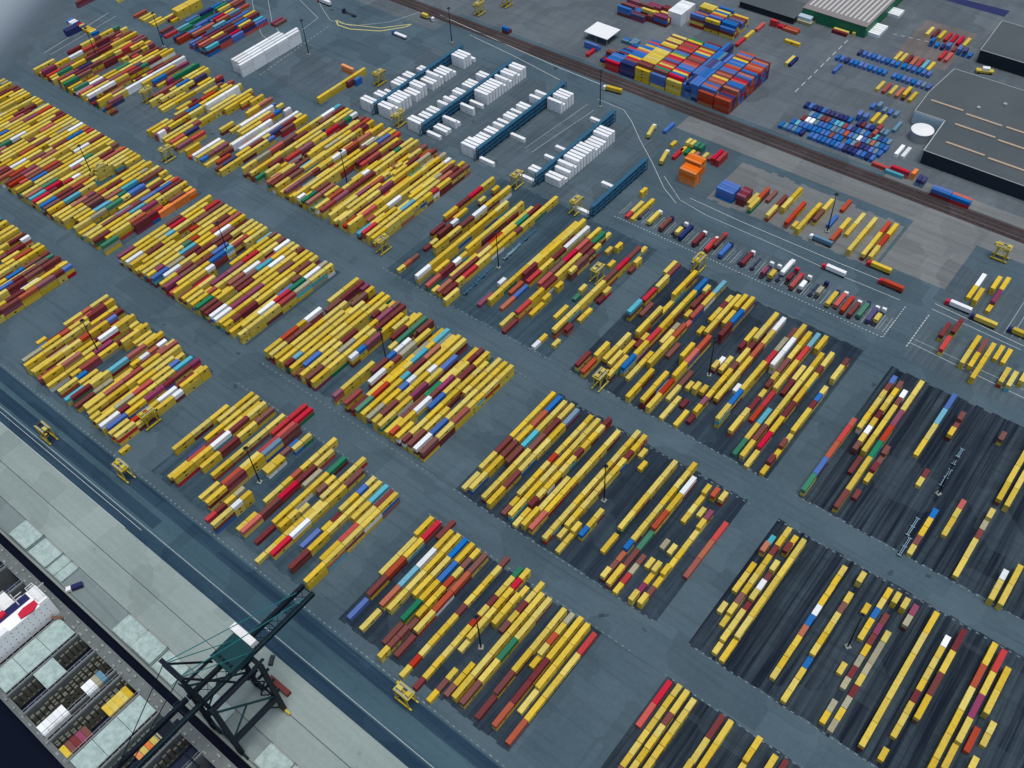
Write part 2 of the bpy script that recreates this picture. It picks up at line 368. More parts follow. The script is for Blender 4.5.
INDIV = """-464.5,149.94,5.2,2,m,y|the only maroon container in third row from left, lower left block
-460.25,104.55,5.2,2,y,y|top long yellow container, first from near end, fourth row from left, lower left block
-460.25,117.05,5.2,2,y,y|top long yellow container, second from near end, fourth row from left, lower left block
-460.25,129.55,5.2,2,y,y|top long yellow container, third from near end, fourth row from left, lower left block
-451.75,111.25,5.2,2,y,y|top long yellow container, second from near end, sixth row from left, lower left block
-451.75,123.75,5.2,2,y,y|top long yellow container, third from near end, sixth row from left, lower left block
-451.75,142.5,5.2,2,y,y|top long yellow container, fifth from near end, sixth row from left, lower left block
-443.25,105.39,5.2,2,y,y|top long yellow container, first from near end, eighth row from left, lower left block
-443.25,117.89,5.2,2,s,y|the only pale red container in eighth row from left, lower left block
-443.25,142.89,5.2,2,w,y|the only white container in eighth row from left, lower left block
-443.25,155.39,5.2,2,y,y|top long yellow container, fifth from near end, eighth row from left, lower left block
-439,104.33,2.6,2,y,y|top long yellow container, first from near end, ninth row from left, lower left block
-439,116.83,2.6,2,y,y|top long yellow container, second from near end, ninth row from left, lower left block
-434.75,135.7,2.6,2,y,y|top long yellow container, third from near end, tenth row from left, lower left block
-430.5,105.7,2.6,2,y,y|top long yellow container, first from near end, eleventh row from left, lower left block
-430.5,149.45,5.2,2,y,y|top long yellow container, third from near end, eleventh row from left, lower left block
-417.75,106.57,5.2,2,m,y|top long maroon container, first from near end, fourteenth row from left, lower left block
-417.75,119.07,5.2,2,y,y|top long yellow container, second from near end, fourteenth row from left, lower left block
-417.75,131.57,5.2,2,c,y|the only light blue container in fourteenth row from left, lower left block
-417.75,144.07,5.2,2,s,y|the only pale red container in fourteenth row from left, lower left block
-417.75,156.57,5.2,2,y,y|top long yellow container, fifth from near end, fourteenth row from left, lower left block
-413.5,104.86,2.6,2,m,y|top long maroon container, first from near end, fifteenth row from left, lower left block
-405,106.9,5.2,2,y,y|top long yellow container, first from near end, seventeenth row from left, lower left block
-400.75,105.57,5.2,2,y,y|top long yellow container, first from near end, eighteenth row from left, lower left block
-400.75,118.07,5.2,2,y,y|top long yellow container, second from near end, eighteenth row from left, lower left block
-400.75,130.57,5.2,2,y,y|top long yellow container, third from near end, eighteenth row from left, lower left block
-400.75,143.07,5.2,2,y,y|top long yellow container, fourth from near end, eighteenth row from left, lower left block
-392.25,104.32,5.2,2,y,y|top long yellow container, first from near end, twentieth row from left, lower left block
-392.25,116.82,5.2,2,k,y|the only khaki container in twentieth row from left, lower left block
-388,104.1,5.2,2,w,y|the only white container in twenty-first row from left, lower left block
-388,141.6,5.2,2,y,y|top long yellow container, fifth from near end, twenty-first row from left, lower left block
-383.75,105.67,5.2,2,b,y|top long blue container, first from near end, twenty-second row from left, lower left block
-383.75,118.17,5.2,2,y,y|top long yellow container, second from near end, twenty-second row from left, lower left block
-383.75,130.67,5.2,2,p,y|top long plum container, third from near end, twenty-second row from left, lower left block
-383.75,149.42,5.2,2,m,y|top long maroon container, fifth from near end, twenty-second row from left, lower left block
-379.5,104.04,5.2,2,y,y|top long yellow container, first from near end, twenty-third row from left, lower left block
-379.5,135.29,2.6,2,w,y|the only white container in twenty-third row from left, lower left block
-375.25,104.58,5.2,2,y,y|top long yellow container, first from near end, twenty-fourth row from left, lower left block
-375.25,117.08,2.6,2,y,y|top long yellow container, second from near end, twenty-fourth row from left, lower left block
-375.25,129.58,2.6,2,y,y|top long yellow container, third from near end, twenty-fourth row from left, lower left block
-375.25,148.33,5.2,2,y,y|top long yellow container, fifth from near end, twenty-fourth row from left, lower left block
-345.8,118.81,2.6,2,y,y|top long yellow container, first from near end, first row from left, block by crane
-345.8,131.31,2.6,2,y,y|top long yellow container, second from near end, first row from left, block by crane
-345.8,143.81,2.6,2,y,y|top long yellow container, third from near end, first row from left, block by crane
-341.55,145.75,2.6,2,y,y|top long yellow container, first from near end, second row from left, block by crane
-341.55,158.25,2.6,2,y,y|top long yellow container, second from near end, second row from left, block by crane
-337.3,133.33,2.6,2,y,y|top long yellow container, second from near end, third row from left, block by crane
-337.3,145.83,2.6,2,y,y|top long yellow container, third from near end, third row from left, block by crane
-337.3,158.33,2.6,2,y,y|top long yellow container, fourth from near end, third row from left, block by crane
-328.8,106.47,5.2,2,y,y|top long yellow container, first from near end, fifth row from left, block by crane
-328.8,118.97,5.2,2,y,y|top long yellow container, second from near end, fifth row from left, block by crane
-328.8,131.47,5.2,2,w,y|the only white container in fifth row from left, block by crane
-328.8,143.97,5.2,2,m,y|the only maroon container in fifth row from left, block by crane
-328.8,156.47,5.2,2,y,y|top long yellow container, fifth from near end, fifth row from left, block by crane
-324.55,120.04,2.6,2,y,y|top long yellow container, first from near end, sixth row from left, block by crane
-324.55,132.54,2.6,2,m,y|top long maroon container, second from near end, sixth row from left, block by crane
-324.55,145.04,2.6,2,y,y|top long yellow container, third from near end, sixth row from left, block by crane
-324.55,157.54,2.6,2,m,y|top long maroon container, fourth from near end, sixth row from left, block by crane
-316.05,120.27,2.6,2,y,y|top long yellow container, first from near end, seventh row from left, block by crane
-316.05,132.77,2.6,2,y,y|top long yellow container, second from near end, seventh row from left, block by crane
-316.05,145.27,2.6,2,y,y|top long yellow container, third from near end, seventh row from left, block by crane
-316.05,157.77,2.6,2,y,y|top long yellow container, fourth from near end, seventh row from left, block by crane
-311.8,107.97,0,2,y,y|long yellow container, first from near end, eighth row from left, block by crane
-311.8,157.45,2.6,2,r,y|top long bright red container, second from near end, eighth row from left, block by crane
-311.8,169.95,2.6,2,r,y|top long bright red container, third from near end, eighth row from left, block by crane
-307.55,170.03,2.6,2,r,y|top long bright red container, fifth from near end, ninth row from left, block by crane
-303.3,106.88,5.2,2,y,y|top long yellow container, first from near end, tenth row from left, block by crane
-303.3,119.38,5.2,2,m,y|top long maroon container, second from near end, tenth row from left, block by crane
-303.3,131.88,5.2,2,y,y|top long yellow container, third from near end, tenth row from left, block by crane
-303.3,144.38,5.2,2,t,y|the only steel blue container in tenth row from left, block by crane
-303.3,156.88,5.2,2,m,y|top long maroon container, fifth from near end, tenth row from left, block by crane
-290.55,100.09,5.2,2,y,y|top long yellow container, first from near end, thirteenth row from left, block by crane
-277.8,106.88,2.6,2,r,y|top long bright red container, first from near end, fifteenth row from left, block by crane
-277.8,119.38,2.6,2,m,y|top long maroon container, second from near end, fifteenth row from left, block by crane
-277.8,131.88,2.6,2,r,y|top long bright red container, third from near end, fifteenth row from left, block by crane
-277.8,144.38,2.6,2,m,y|top long maroon container, fourth from near end, fifteenth row from left, block by crane
-277.8,156.88,2.6,2,y,y|top long yellow container, fifth from near end, fifteenth row from left, block by crane
-273.55,144.36,2.6,2,k,y|the only khaki container in sixteenth row from left, block by crane
-269.3,107.62,0,2,m,y|long maroon container, first from near end, seventeenth row from left, block by crane
-269.3,120.09,2.6,2,y,y|top long yellow container, second from near end, seventeenth row from left, block by crane
-269.3,132.59,2.6,2,y,y|top long yellow container, third from near end, seventeenth row from left, block by crane
-269.3,145.09,2.6,2,y,y|top long yellow container, fourth from near end, seventeenth row from left, block by crane
-269.3,157.59,2.6,2,g,y|the only green container in seventeenth row from left, block by crane
-256.55,107.29,2.6,2,r,y|the only bright red container in twentieth row from left, block by crane
-256.55,119.79,2.6,2,w,y|the only white container in twentieth row from left, block by crane
-256.55,132.29,2.6,2,y,y|top long yellow container, third from near end, twentieth row from left, block by crane
-256.55,144.79,2.6,2,y,y|top long yellow container, fourth from near end, twentieth row from left, block by crane
-256.55,157.29,2.6,2,m,y|the only maroon container in twentieth row from left, block by crane
-248.05,118.8,2.6,2,b,y|top long blue container, first from near end, twenty-first row from left, block by crane
-243.8,107.44,2.6,2,m,y|top long maroon container, first from near end, twenty-second row from left, block by crane
-243.8,119.94,2.6,2,y,y|top long yellow container, second from near end, twenty-second row from left, block by crane
-243.8,132.44,2.6,2,y,y|top long yellow container, third from near end, twenty-second row from left, block by crane
-243.8,144.94,2.6,2,y,y|top long yellow container, fourth from near end, twenty-second row from left, block by crane
-243.8,157.44,2.6,2,y,y|top long yellow container, fifth from near end, twenty-second row from left, block by crane
-239.55,145.25,2.6,2,y,y|top long yellow container, first from near end, twenty-third row from left, block by crane
-239.55,157.75,2.6,2,c,y|the only light blue container in twenty-third row from left, block by crane
-235.3,119.78,2.6,2,y,y|top long yellow container, first from near end, twenty-fourth row from left, block by crane
-231.05,106.18,5.2,2,y,y|top long yellow container, first from near end, twenty-fifth row from left, block by crane
-231.05,118.68,5.2,2,y,y|top long yellow container, second from near end, twenty-fifth row from left, block by crane
-231.05,131.18,5.2,2,y,y|top long yellow container, third from near end, twenty-fifth row from left, block by crane
-231.05,143.68,5.2,2,y,y|top long yellow container, fourth from near end, twenty-fifth row from left, block by crane
-231.05,156.18,5.2,2,y,y|top long yellow container, fifth from near end, twenty-fifth row from left, block by crane
-208.6,132.31,0,2,y,y|long yellow container, first from near end, first row from left, bottom centre block
-208.6,144.81,0,2,y,y|long yellow container, second from near end, first row from left, bottom centre block
-208.6,157.31,2.6,2,y,y|top long yellow container, third from near end, first row from left, bottom centre block
-204.35,106.81,0,2,b,y|the only blue container in second row from left, bottom centre block
-204.35,120.06,2.6,2,m,y|top long maroon container, second from near end, second row from left, bottom centre block
-204.35,132.56,2.6,2,o,y|the only rust red container in second row from left, bottom centre block
-204.35,145.06,2.6,2,y,y|top long yellow container, fourth from near end, second row from left, bottom centre block
-204.35,157.56,2.6,2,r,y|the only bright red container in second row from left, bottom centre block
-200.1,163.27,0,2,m,y|the only maroon container in third row from left, bottom centre block
-195.85,106.18,0,2,y,y|long yellow container, first from near end, fourth row from left, bottom centre block
-195.85,119.82,2.6,2,o,y|the only rust red container in fourth row from left, bottom centre block
-195.85,132.32,2.6,2,c,y|the only light blue container in fourth row from left, bottom centre block
-195.85,144.82,2.6,2,w,y|the only white container in fourth row from left, bottom centre block
-195.85,157.32,2.6,2,y,y|top long yellow container, fifth from near end, fourth row from left, bottom centre block
-191.6,120.35,2.6,2,y,y|top long yellow container, first from near end, fifth row from left, bottom centre block
-191.6,132.85,2.6,2,y,y|top long yellow container, second from near end, fifth row from left, bottom centre block
-191.6,145.35,2.6,2,y,y|top long yellow container, third from near end, fifth row from left, bottom centre block
-191.6,157.85,2.6,2,y,y|top long yellow container, fourth from near end, fifth row from left, bottom centre block
-187.35,132.88,2.6,2,y,y|top long yellow container, first from near end, sixth row from left, bottom centre block
-187.35,145.38,2.6,2,y,y|top long yellow container, second from near end, sixth row from left, bottom centre block
-187.35,157.88,2.6,2,b,y|the only blue container in sixth row from left, bottom centre block
-183.1,107.64,0,2,m,y|long maroon container, first from near end, seventh row from left, bottom centre block
-183.1,120.46,2.6,2,g,y|top long green container, second from near end, seventh row from left, bottom centre block
-183.1,132.96,2.6,2,y,y|top long yellow container, third from near end, seventh row from left, bottom centre block
-183.1,145.46,2.6,2,b,y|the only blue container in seventh row from left, bottom centre block
-183.1,157.96,2.6,2,y,y|top long yellow container, fifth from near end, seventh row from left, bottom centre block
-174.6,106.47,0,2,m,y|long maroon container, first from near end, ninth row from left, bottom centre block
-174.6,119.94,2.6,2,y,y|top long yellow container, second from near end, ninth row from left, bottom centre block
-174.6,132.44,2.6,2,o,y|top long rust red container, third from near end, ninth row from left, bottom centre block
-174.6,144.94,2.6,2,o,y|top long rust red container, fourth from near end, ninth row from left, bottom centre block
-174.6,157.44,2.6,2,m,y|top long maroon container, fifth from near end, ninth row from left, bottom centre block
-140.6,107.07,2.6,2,y,y|top long yellow container, first from near end, fifteenth row from left, bottom centre block
-140.6,119.57,2.6,2,y,y|top long yellow container, second from near end, fifteenth row from left, bottom centre block
-140.6,132.07,2.6,2,y,y|top long yellow container, third from near end, fifteenth row from left, bottom centre block
-140.6,144.57,2.6,2,y,y|top long yellow container, fourth from near end, fifteenth row from left, bottom centre block
-140.6,157.07,2.6,2,y,y|top long yellow container, fifth from near end, fifteenth row from left, bottom centre block
-136.35,107.1,2.6,2,m,y|top long maroon container, first from near end, sixteenth row from left, bottom centre block
-136.35,119.6,2.6,2,y,y|top long yellow container, second from near end, sixteenth row from left, bottom centre block
-136.35,132.1,2.6,2,g,y|the only green container in sixteenth row from left, bottom centre block
-136.35,144.6,2.6,2,y,y|top long yellow container, fourth from near end, sixteenth row from left, bottom centre block
-136.35,157.1,2.6,2,y,y|top long yellow container, fifth from near end, sixteenth row from left, bottom centre block
-127.85,106.92,0,2,m,y|long maroon container, first from near end, seventeenth row from left, bottom centre block
-127.85,119.42,2.6,2,m,y|top long maroon container, second from near end, seventeenth row from left, bottom centre block
-127.85,131.92,2.6,2,y,y|top long yellow container, third from near end, seventeenth row from left, bottom centre block
-127.85,144.42,2.6,2,y,y|top long yellow container, fourth from near end, seventeenth row from left, bottom centre block
-127.85,156.92,2.6,2,y,y|top long yellow container, fifth from near end, seventeenth row from left, bottom centre block
-119.35,108.09,2.6,2,o,y|the only rust red container in nineteenth row from left, bottom centre block
-119.35,120.59,2.6,2,m,y|top long maroon container, second from near end, nineteenth row from left, bottom centre block
-119.35,133.09,2.6,2,m,y|top long maroon container, third from near end, nineteenth row from left, bottom centre block
-119.35,145.59,2.6,2,y,y|top long yellow container, fourth from near end, nineteenth row from left, bottom centre block
-119.35,158.09,2.6,2,y,y|top long yellow container, fifth from near end, nineteenth row from left, bottom centre block
-115.1,119.79,0,2,y,y|long yellow container, first from near end, twentieth row from left, bottom centre block
-115.1,132.29,2.6,2,y,y|top long yellow container, second from near end, twentieth row from left, bottom centre block
-115.1,144.79,2.6,2,y,y|top long yellow container, third from near end, twentieth row from left, bottom centre block
-115.1,157.29,2.6,2,y,y|top long yellow container, fourth from near end, twentieth row from left, bottom centre block
-110.85,106.52,0,2,o,y|the only rust red container in twenty-first row from left, bottom centre block
-110.85,119.02,0,2,y,y|long yellow container, second from near end, twenty-first row from left, bottom centre block
-110.85,131.52,0,2,y,y|long yellow container, third from near end, twenty-first row from left, bottom centre block
-110.85,144.02,0,2,y,y|long yellow container, fourth from near end, twenty-first row from left, bottom centre block
-110.85,156.52,0,2,r,y|the only bright red container in twenty-first row from left, bottom centre block
-72.3,145.38,0,2,r,y|long bright red container, first from near end, first row from left, bottom edge block
-72.3,157.88,0,2,r,y|long bright red container, second from near end, first row from left, bottom edge block
-63.8,157.71,2.6,2,y,y|top long yellow container, sixth from near end, third row from left, bottom edge block
-46.8,146.23,0,2,y,y|long yellow container, second from near end, fifth row from left, bottom edge block
-46.8,158.73,0,2,m,y|the only maroon container in fifth row from left, bottom edge block
-42.55,145.13,2.6,2,y,y|top long yellow container, second from near end, sixth row from left, bottom edge block
-42.55,157.63,2.6,2,y,y|top long yellow container, third from near end, sixth row from left, bottom edge block
-335.75,194.02,5.2,2,y,y|top long yellow container, first from near end, sixth row from left, centre left block
-323,194.04,5.2,2,m,y|top long maroon container, first from near end, ninth row from left, centre left block
-318.75,194,5.2,2,y,y|top long yellow container, first from near end, tenth row from left, centre left block
-318.75,206.5,5.2,2,y,y|top long yellow container, second from near end, tenth row from left, centre left block
-301.75,200.29,5.2,2,y,y|top long yellow container, second from near end, fourteenth row from left, centre left block
-301.75,212.79,5.2,2,y,y|top long yellow container, third from near end, fourteenth row from left, centre left block
-297.5,219.39,5.2,2,m,y|top long maroon container, first from near end, fifteenth row from left, centre left block
-293.25,194.07,5.2,2,s,y|top long pale red container, first from near end, sixteenth row from left, centre left block
-293.25,212.82,5.2,2,w,y|the only white container in sixteenth row from left, centre left block
-284.75,194.23,5.2,2,g,y|the only green container in eighteenth row from left, centre left block
-284.75,206.73,5.2,2,o,y|the only rust red container in eighteenth row from left, centre left block
-284.75,219.23,5.2,2,y,y|top long yellow container, third from near end, eighteenth row from left, centre left block
-280.5,200.4,5.2,2,y,y|top long yellow container, second from near end, nineteenth row from left, centre left block
-280.5,212.9,5.2,2,y,y|top long yellow container, third from near end, nineteenth row from left, centre left block
-276.25,194.22,5.2,2,k,y|the only khaki container in twentieth row from left, centre left block
-276.25,206.72,5.2,2,y,y|top long yellow container, second from near end, twentieth row from left, centre left block
-276.25,231.72,5.2,2,y,y|top long yellow container, fifth from near end, twentieth row from left, centre left block
-272,200.26,5.2,2,m,y|top long maroon container, second from near end, twenty-first row from left, centre left block
-267.75,194.01,5.2,2,y,y|top long yellow container, first from near end, twenty-second row from left, centre left block
-267.75,206.51,5.2,2,y,y|top long yellow container, second from near end, twenty-second row from left, centre left block
-267.75,219.01,5.2,2,p,y|top long plum container, third from near end, twenty-second row from left, centre left block
-259.25,200.26,5.2,2,y,y|top long yellow container, second from near end, twenty-fourth row from left, centre left block
-259.25,212.76,5.2,2,w,y|the only white container in twenty-fourth row from left, centre left block
-255,194.05,5.2,2,y,y|top long yellow container, first from near end, twenty-fifth row from left, centre left block
-255,219.05,5.2,2,b,y|the only blue container in twenty-fifth row from left, centre left block
-255,231.55,5.2,2,y,y|top long yellow container, third from near end, twenty-fifth row from left, centre left block
-250.75,200.39,5.2,2,y,y|top long yellow container, second from near end, twenty-sixth row from left, centre left block
-250.75,212.89,5.2,2,y,y|top long yellow container, third from near end, twenty-sixth row from left, centre left block
-250.75,225.39,5.2,2,y,y|top long yellow container, fourth from near end, twenty-sixth row from left, centre left block
-246.5,194.09,5.2,2,m,y|the only maroon container in twenty-seventh row from left, centre left block
-246.5,206.59,5.2,2,y,y|top long yellow container, second from near end, twenty-seventh row from left, centre left block
-242.25,194.09,5.2,2,w,y|the only white container in twenty-eighth row from left, centre left block
-242.25,206.59,5.2,2,b,y|top long blue container, second from near end, twenty-eighth row from left, centre left block
-242.25,219.09,5.2,2,y,y|top long yellow container, third from near end, twenty-eighth row from left, centre left block
-242.25,231.59,5.2,2,y,y|top long yellow container, fourth from near end, twenty-eighth row from left, centre left block
-238,194.01,5.2,2,m,y|top long maroon container, first from near end, twenty-ninth row from left, centre left block
-238,206.51,5.2,2,y,y|top long yellow container, second from near end, twenty-ninth row from left, centre left block
-238,219.01,5.2,2,s,y|the only pale red container in twenty-ninth row from left, centre left block
-238,244.01,5.2,2,y,y|top long yellow container, sixth from near end, twenty-ninth row from left, centre left block
-208.95,192.8,0,2,y,y|long yellow container, first from near end, first row from left, middle block
-208.95,206.54,2.6,2,y,y|top long yellow container, second from near end, first row from left, middle block
-208.95,219.04,2.6,2,m,y|the only maroon container in first row from left, middle block
-208.95,231.54,2.6,2,y,y|top long yellow container, fourth from near end, first row from left, middle block
-204.7,193.82,2.6,2,y,y|top long yellow container, first from near end, second row from left, middle block
-204.7,206.32,2.6,2,y,y|top long yellow container, second from near end, second row from left, middle block
-204.7,218.82,2.6,2,m,y|top long maroon container, third from near end, second row from left, middle block
-204.7,231.32,2.6,2,y,y|top long yellow container, fourth from near end, second row from left, middle block
-200.45,217.65,2.6,2,m,y|top long maroon container, first from near end, third row from left, middle block
-200.45,230.15,2.6,2,c,y|the only light blue container in third row from left, middle block
-200.45,242.65,2.6,2,y,y|top long yellow container, third from near end, third row from left, middle block
-200.45,255.15,2.6,2,y,y|top long yellow container, fourth from near end, third row from left, middle block
-196.2,193.35,2.6,2,y,y|top long yellow container, first from near end, fourth row from left, middle block
-196.2,205.85,2.6,2,y,y|top long yellow container, second from near end, fourth row from left, middle block
-196.2,218.35,2.6,2,y,y|top long yellow container, third from near end, fourth row from left, middle block
-196.2,230.85,2.6,2,m,y|top long maroon container, fourth from near end, fourth row from left, middle block
-196.2,243.35,2.6,2,m,y|top long maroon container, fifth from near end, fourth row from left, middle block
-191.95,192.17,2.6,2,y,y|top long yellow container, first from near end, fifth row from left, middle block
-191.95,204.67,2.6,2,m,y|the only maroon container in fifth row from left, middle block
-191.95,217.17,2.6,2,y,y|top long yellow container, third from near end, fifth row from left, middle block
-191.95,229.67,2.6,2,y,y|top long yellow container, fourth from near end, fifth row from left, middle block
-191.95,242.17,2.6,2,y,y|top long yellow container, fifth from near end, fifth row from left, middle block
-179.2,193.26,2.6,2,y,y|top long yellow container, first from near end, seventh row from left, middle block
-179.2,205.76,2.6,2,y,y|top long yellow container, second from near end, seventh row from left, middle block
-179.2,218.26,2.6,2,y,y|top long yellow container, third from near end, seventh row from left, middle block
-179.2,230.76,2.6,2,y,y|top long yellow container, fourth from near end, seventh row from left, middle block
-179.2,243.26,2.6,2,y,y|top long yellow container, fifth from near end, seventh row from left, middle block
-170.7,192.8,2.6,2,y,y|top long yellow container, first from near end, ninth row from left, middle block
-170.7,217.8,0,2,y,y|long yellow container, third from near end, ninth row from left, middle block
-166.45,193.22,2.6,2,r,y|top long bright red container, first from near end, tenth row from left, middle block
-166.45,205.72,2.6,2,y,y|top long yellow container, second from near end, tenth row from left, middle block
-166.45,218.22,2.6,2,y,y|top long yellow container, third from near end, tenth row from left, middle block
-166.45,230.72,2.6,2,y,y|top long yellow container, fourth from near end, tenth row from left, middle block
-166.45,243.22,2.6,2,y,y|top long yellow container, fifth from near end, tenth row from left, middle block
-157.95,205.35,2.6,2,y,y|top long yellow container, third from near end, eleventh row from left, middle block
-157.95,224.1,2.6,2,y,y|top long yellow container, fifth from near end, eleventh row from left, middle block
-132.45,204.86,0,2,y,y|long yellow container, first from near end, fifteenth row from left, middle block
-132.45,219.21,2.6,2,y,y|top long yellow container, second from near end, fifteenth row from left, middle block
-132.45,231.71,2.6,2,y,y|top long yellow container, third from near end, fifteenth row from left, middle block
-132.45,244.21,2.6,2,y,y|top long yellow container, fourth from near end, fifteenth row from left, middle block
-132.45,256.71,2.6,2,y,y|top long yellow container, fifth from near end, fifteenth row from left, middle block
-119.7,191.4,2.6,2,y,y|top long yellow container, first from near end, seventeenth row from left, middle block
-119.7,203.9,0,2,m,y|the only maroon container in seventeenth row from left, middle block
-119.7,216.4,0,2,g,y|the only green container in seventeenth row from left, middle block
-119.7,228.9,2.6,2,o,y|top long rust red container, fourth from near end, seventeenth row from left, middle block
-119.7,241.4,2.6,2,y,y|top long yellow container, fifth from near end, seventeenth row from left, middle block
-119.7,253.9,2.6,2,w,y|the only white container in seventeenth row from left, middle block
-94.2,216.88,0,2,s,y|the only pale red container in twenty-second row from left, middle block
-94.2,229.38,0,2,o,y|the only rust red container in twenty-second row from left, middle block
-94.2,241.88,0,2,r,y|the only bright red container in twenty-second row from left, middle block
-59.8,191.37,0,2,y,y|long yellow container, first from near end, fourth row from left, bottom right block
-59.8,203.87,2.6,2,y,y|top long yellow container, second from near end, fourth row from left, bottom right block
-59.8,216.37,2.6,2,y,y|top long yellow container, third from near end, fourth row from left, bottom right block
-59.8,228.87,2.6,2,y,y|top long yellow container, fourth from near end, fourth row from left, bottom right block
-59.8,241.37,2.6,2,y,y|top long yellow container, fifth from near end, fourth row from left, bottom right block
-59.8,253.87,2.6,2,y,y|top long yellow container, sixth from near end, fourth row from left, bottom right block
-8.8,229.06,0,2,k,y|long khaki container, seventh from near end, tenth row from left, bottom right block
3.95,192.68,2.6,2,y,y|top long yellow container, first from near end, twelfth row from left, bottom right block
3.95,205.18,2.6,2,y,y|top long yellow container, second from near end, twelfth row from left, bottom right block
3.95,217.68,2.6,2,y,y|top long yellow container, third from near end, twelfth row from left, bottom right block
3.95,230.18,2.6,2,y,y|top long yellow container, fourth from near end, twelfth row from left, bottom right block
3.95,242.68,2.6,2,y,y|top long yellow container, fifth from near end, twelfth row from left, bottom right block
3.95,255.18,2.6,2,y,y|top long yellow container, sixth from near end, twelfth row from left, bottom right block
16.7,216.83,2.6,2,y,y|top long yellow container, first from near end, fourteenth row from left, bottom right block
16.7,229.33,2.6,2,m,y|top long maroon container, second from near end, fourteenth row from left, bottom right block
16.7,241.83,2.6,2,y,y|top long yellow container, third from near end, fourteenth row from left, bottom right block
16.7,254.33,2.6,2,m,y|top long maroon container, fourth from near end, fourteenth row from left, bottom right block
29.45,206.14,2.6,2,y,y|top long yellow container, second from near end, fifteenth row from left, bottom right block
29.45,218.64,2.6,2,y,y|top long yellow container, third from near end, fifteenth row from left, bottom right block
29.45,231.14,2.6,2,y,y|top long yellow container, fourth from near end, fifteenth row from left, bottom right block
29.45,243.64,2.6,2,o,y|the only rust red container in fifteenth row from left, bottom right block
29.45,256.14,2.6,2,y,y|top long yellow container, sixth from near end, fifteenth row from left, bottom right block
33.7,205.35,0,2,y,y|long yellow container, first from near end, sixteenth row from left, bottom right block
33.7,217.85,2.6,2,y,y|top long yellow container, second from near end, sixteenth row from left, bottom right block
33.7,230.35,2.6,2,p,y|the only plum container in sixteenth row from left, bottom right block
33.7,242.85,2.6,2,y,y|top long yellow container, fourth from near end, sixteenth row from left, bottom right block
33.7,255.35,2.6,2,r,y|the only bright red container in sixteenth row from left, bottom right block
37.95,217.3,0,2,o,y|the only rust red container in seventeenth row from left, bottom right block
37.95,236.05,2.6,2,y,y|top long yellow container, second from near end, seventeenth row from left, bottom right block
37.95,248.55,2.6,2,y,y|top long yellow container, third from near end, seventeenth row from left, bottom right block
-205.6,289.49,2.6,2,o,y|the only rust red container in third row from left, right centre block
-129.1,302.85,5.2,2,y,y|top long yellow container, first from near end, twenty-first row from left, right centre block
-112.1,291.84,0,2,g,y|the only green container in twenty-fifth row from left, right centre block
-107.85,291.35,2.6,2,y,y|top long yellow container, first from near end, twenty-sixth row from left, right centre block
-103.6,288.79,0,2,y,y|long yellow container, first from near end, twenty-seventh row from left, right centre block
-103.6,301.29,2.6,2,r,y|the only bright red container in twenty-seventh row from left, right centre block
-73.5,290.88,2.6,2,g,y|the only green container in first row from left, right edge block
-56.5,291.48,2.6,2,m,y|top long maroon container, first from near end, fifth row from left, right edge block
3,291.3,0,2,y,y|long yellow container, first from near end, eleventh row from left, right edge block
24.25,287.76,2.6,2,y,y|top long yellow container, first from near end, fourteenth row from left, right edge block
24.25,300.26,2.6,2,y,y|top long yellow container, second from near end, fourteenth row from left, right edge block
-211.94,65.26,0,2,m,x|maroon container lying on pale quay beside the crane leg"""
for ln in INDIV.split("\n"):
    a_, lab = ln.split("|"); x, y, z, sz, c, ax = a_.split(",")
    add_container(float(x)+random.uniform(-.05,.05), float(y)+random.uniform(-.03,.03), float(z), int(sz), c, lab, ax)


# everything past the 300 that show largest: one mesh
SV, SF, SM, ST = [], [], [], []
def stuff_box(x, y, z, L, col, axis='y', hgt=2.57, w=CW):
    n = len(SV); h = w/2
    if axis == 'y': x0,x1,y0,y1 = x-h,x+h,y,y+L
    else: x0,x1,y0,y1 = x,x+L,y-h,y+h
    z1 = z+hgt
    SV.extend([(x0,y0,z),(x1,y0,z),(x1,y1,z),(x0,y1,z),(x0,y0,z1),(x1,y0,z1),(x1,y1,z1),(x0,y1,z1)])
    SF.extend([(n+4,n+5,n+6,n+7),(n,n+1,n+5,n+4),(n+1,n+2,n+6,n+5),(n+2,n+3,n+7,n+6),(n+3,n,n+4,n+7),(n,n+3,n+2,n+1)])
    t = random.random(); SM.extend([CIDX[col]]*6); ST.extend([t]*6)
    if col == 'y' and random.random() < .5:
        c = L/2; e = .7
        for s in (-1, 1):
            n = len(SV)
            if axis == 'y':
                xx = (x1+.01) if s > 0 else (x0-.01)
                q = [(xx,y+c-e,z+.85),(xx,y+c+e,z+.85),(xx,y+c+e,z+1.75),(xx,y+c-e,z+1.75)]
            else:
                yy = (y0-.01) if s > 0 else (y1+.01)
                q = [(x+c-e,yy,z+.85),(x+c+e,yy,z+.85),(x+c+e,yy,z+1.75),(x+c-e,yy,z+1.75)]
            SV.extend(q); SF.append((n,n+1,n+2,n+3)); SM.append(len(CIDX)); ST.append(0)
TH = 2.6
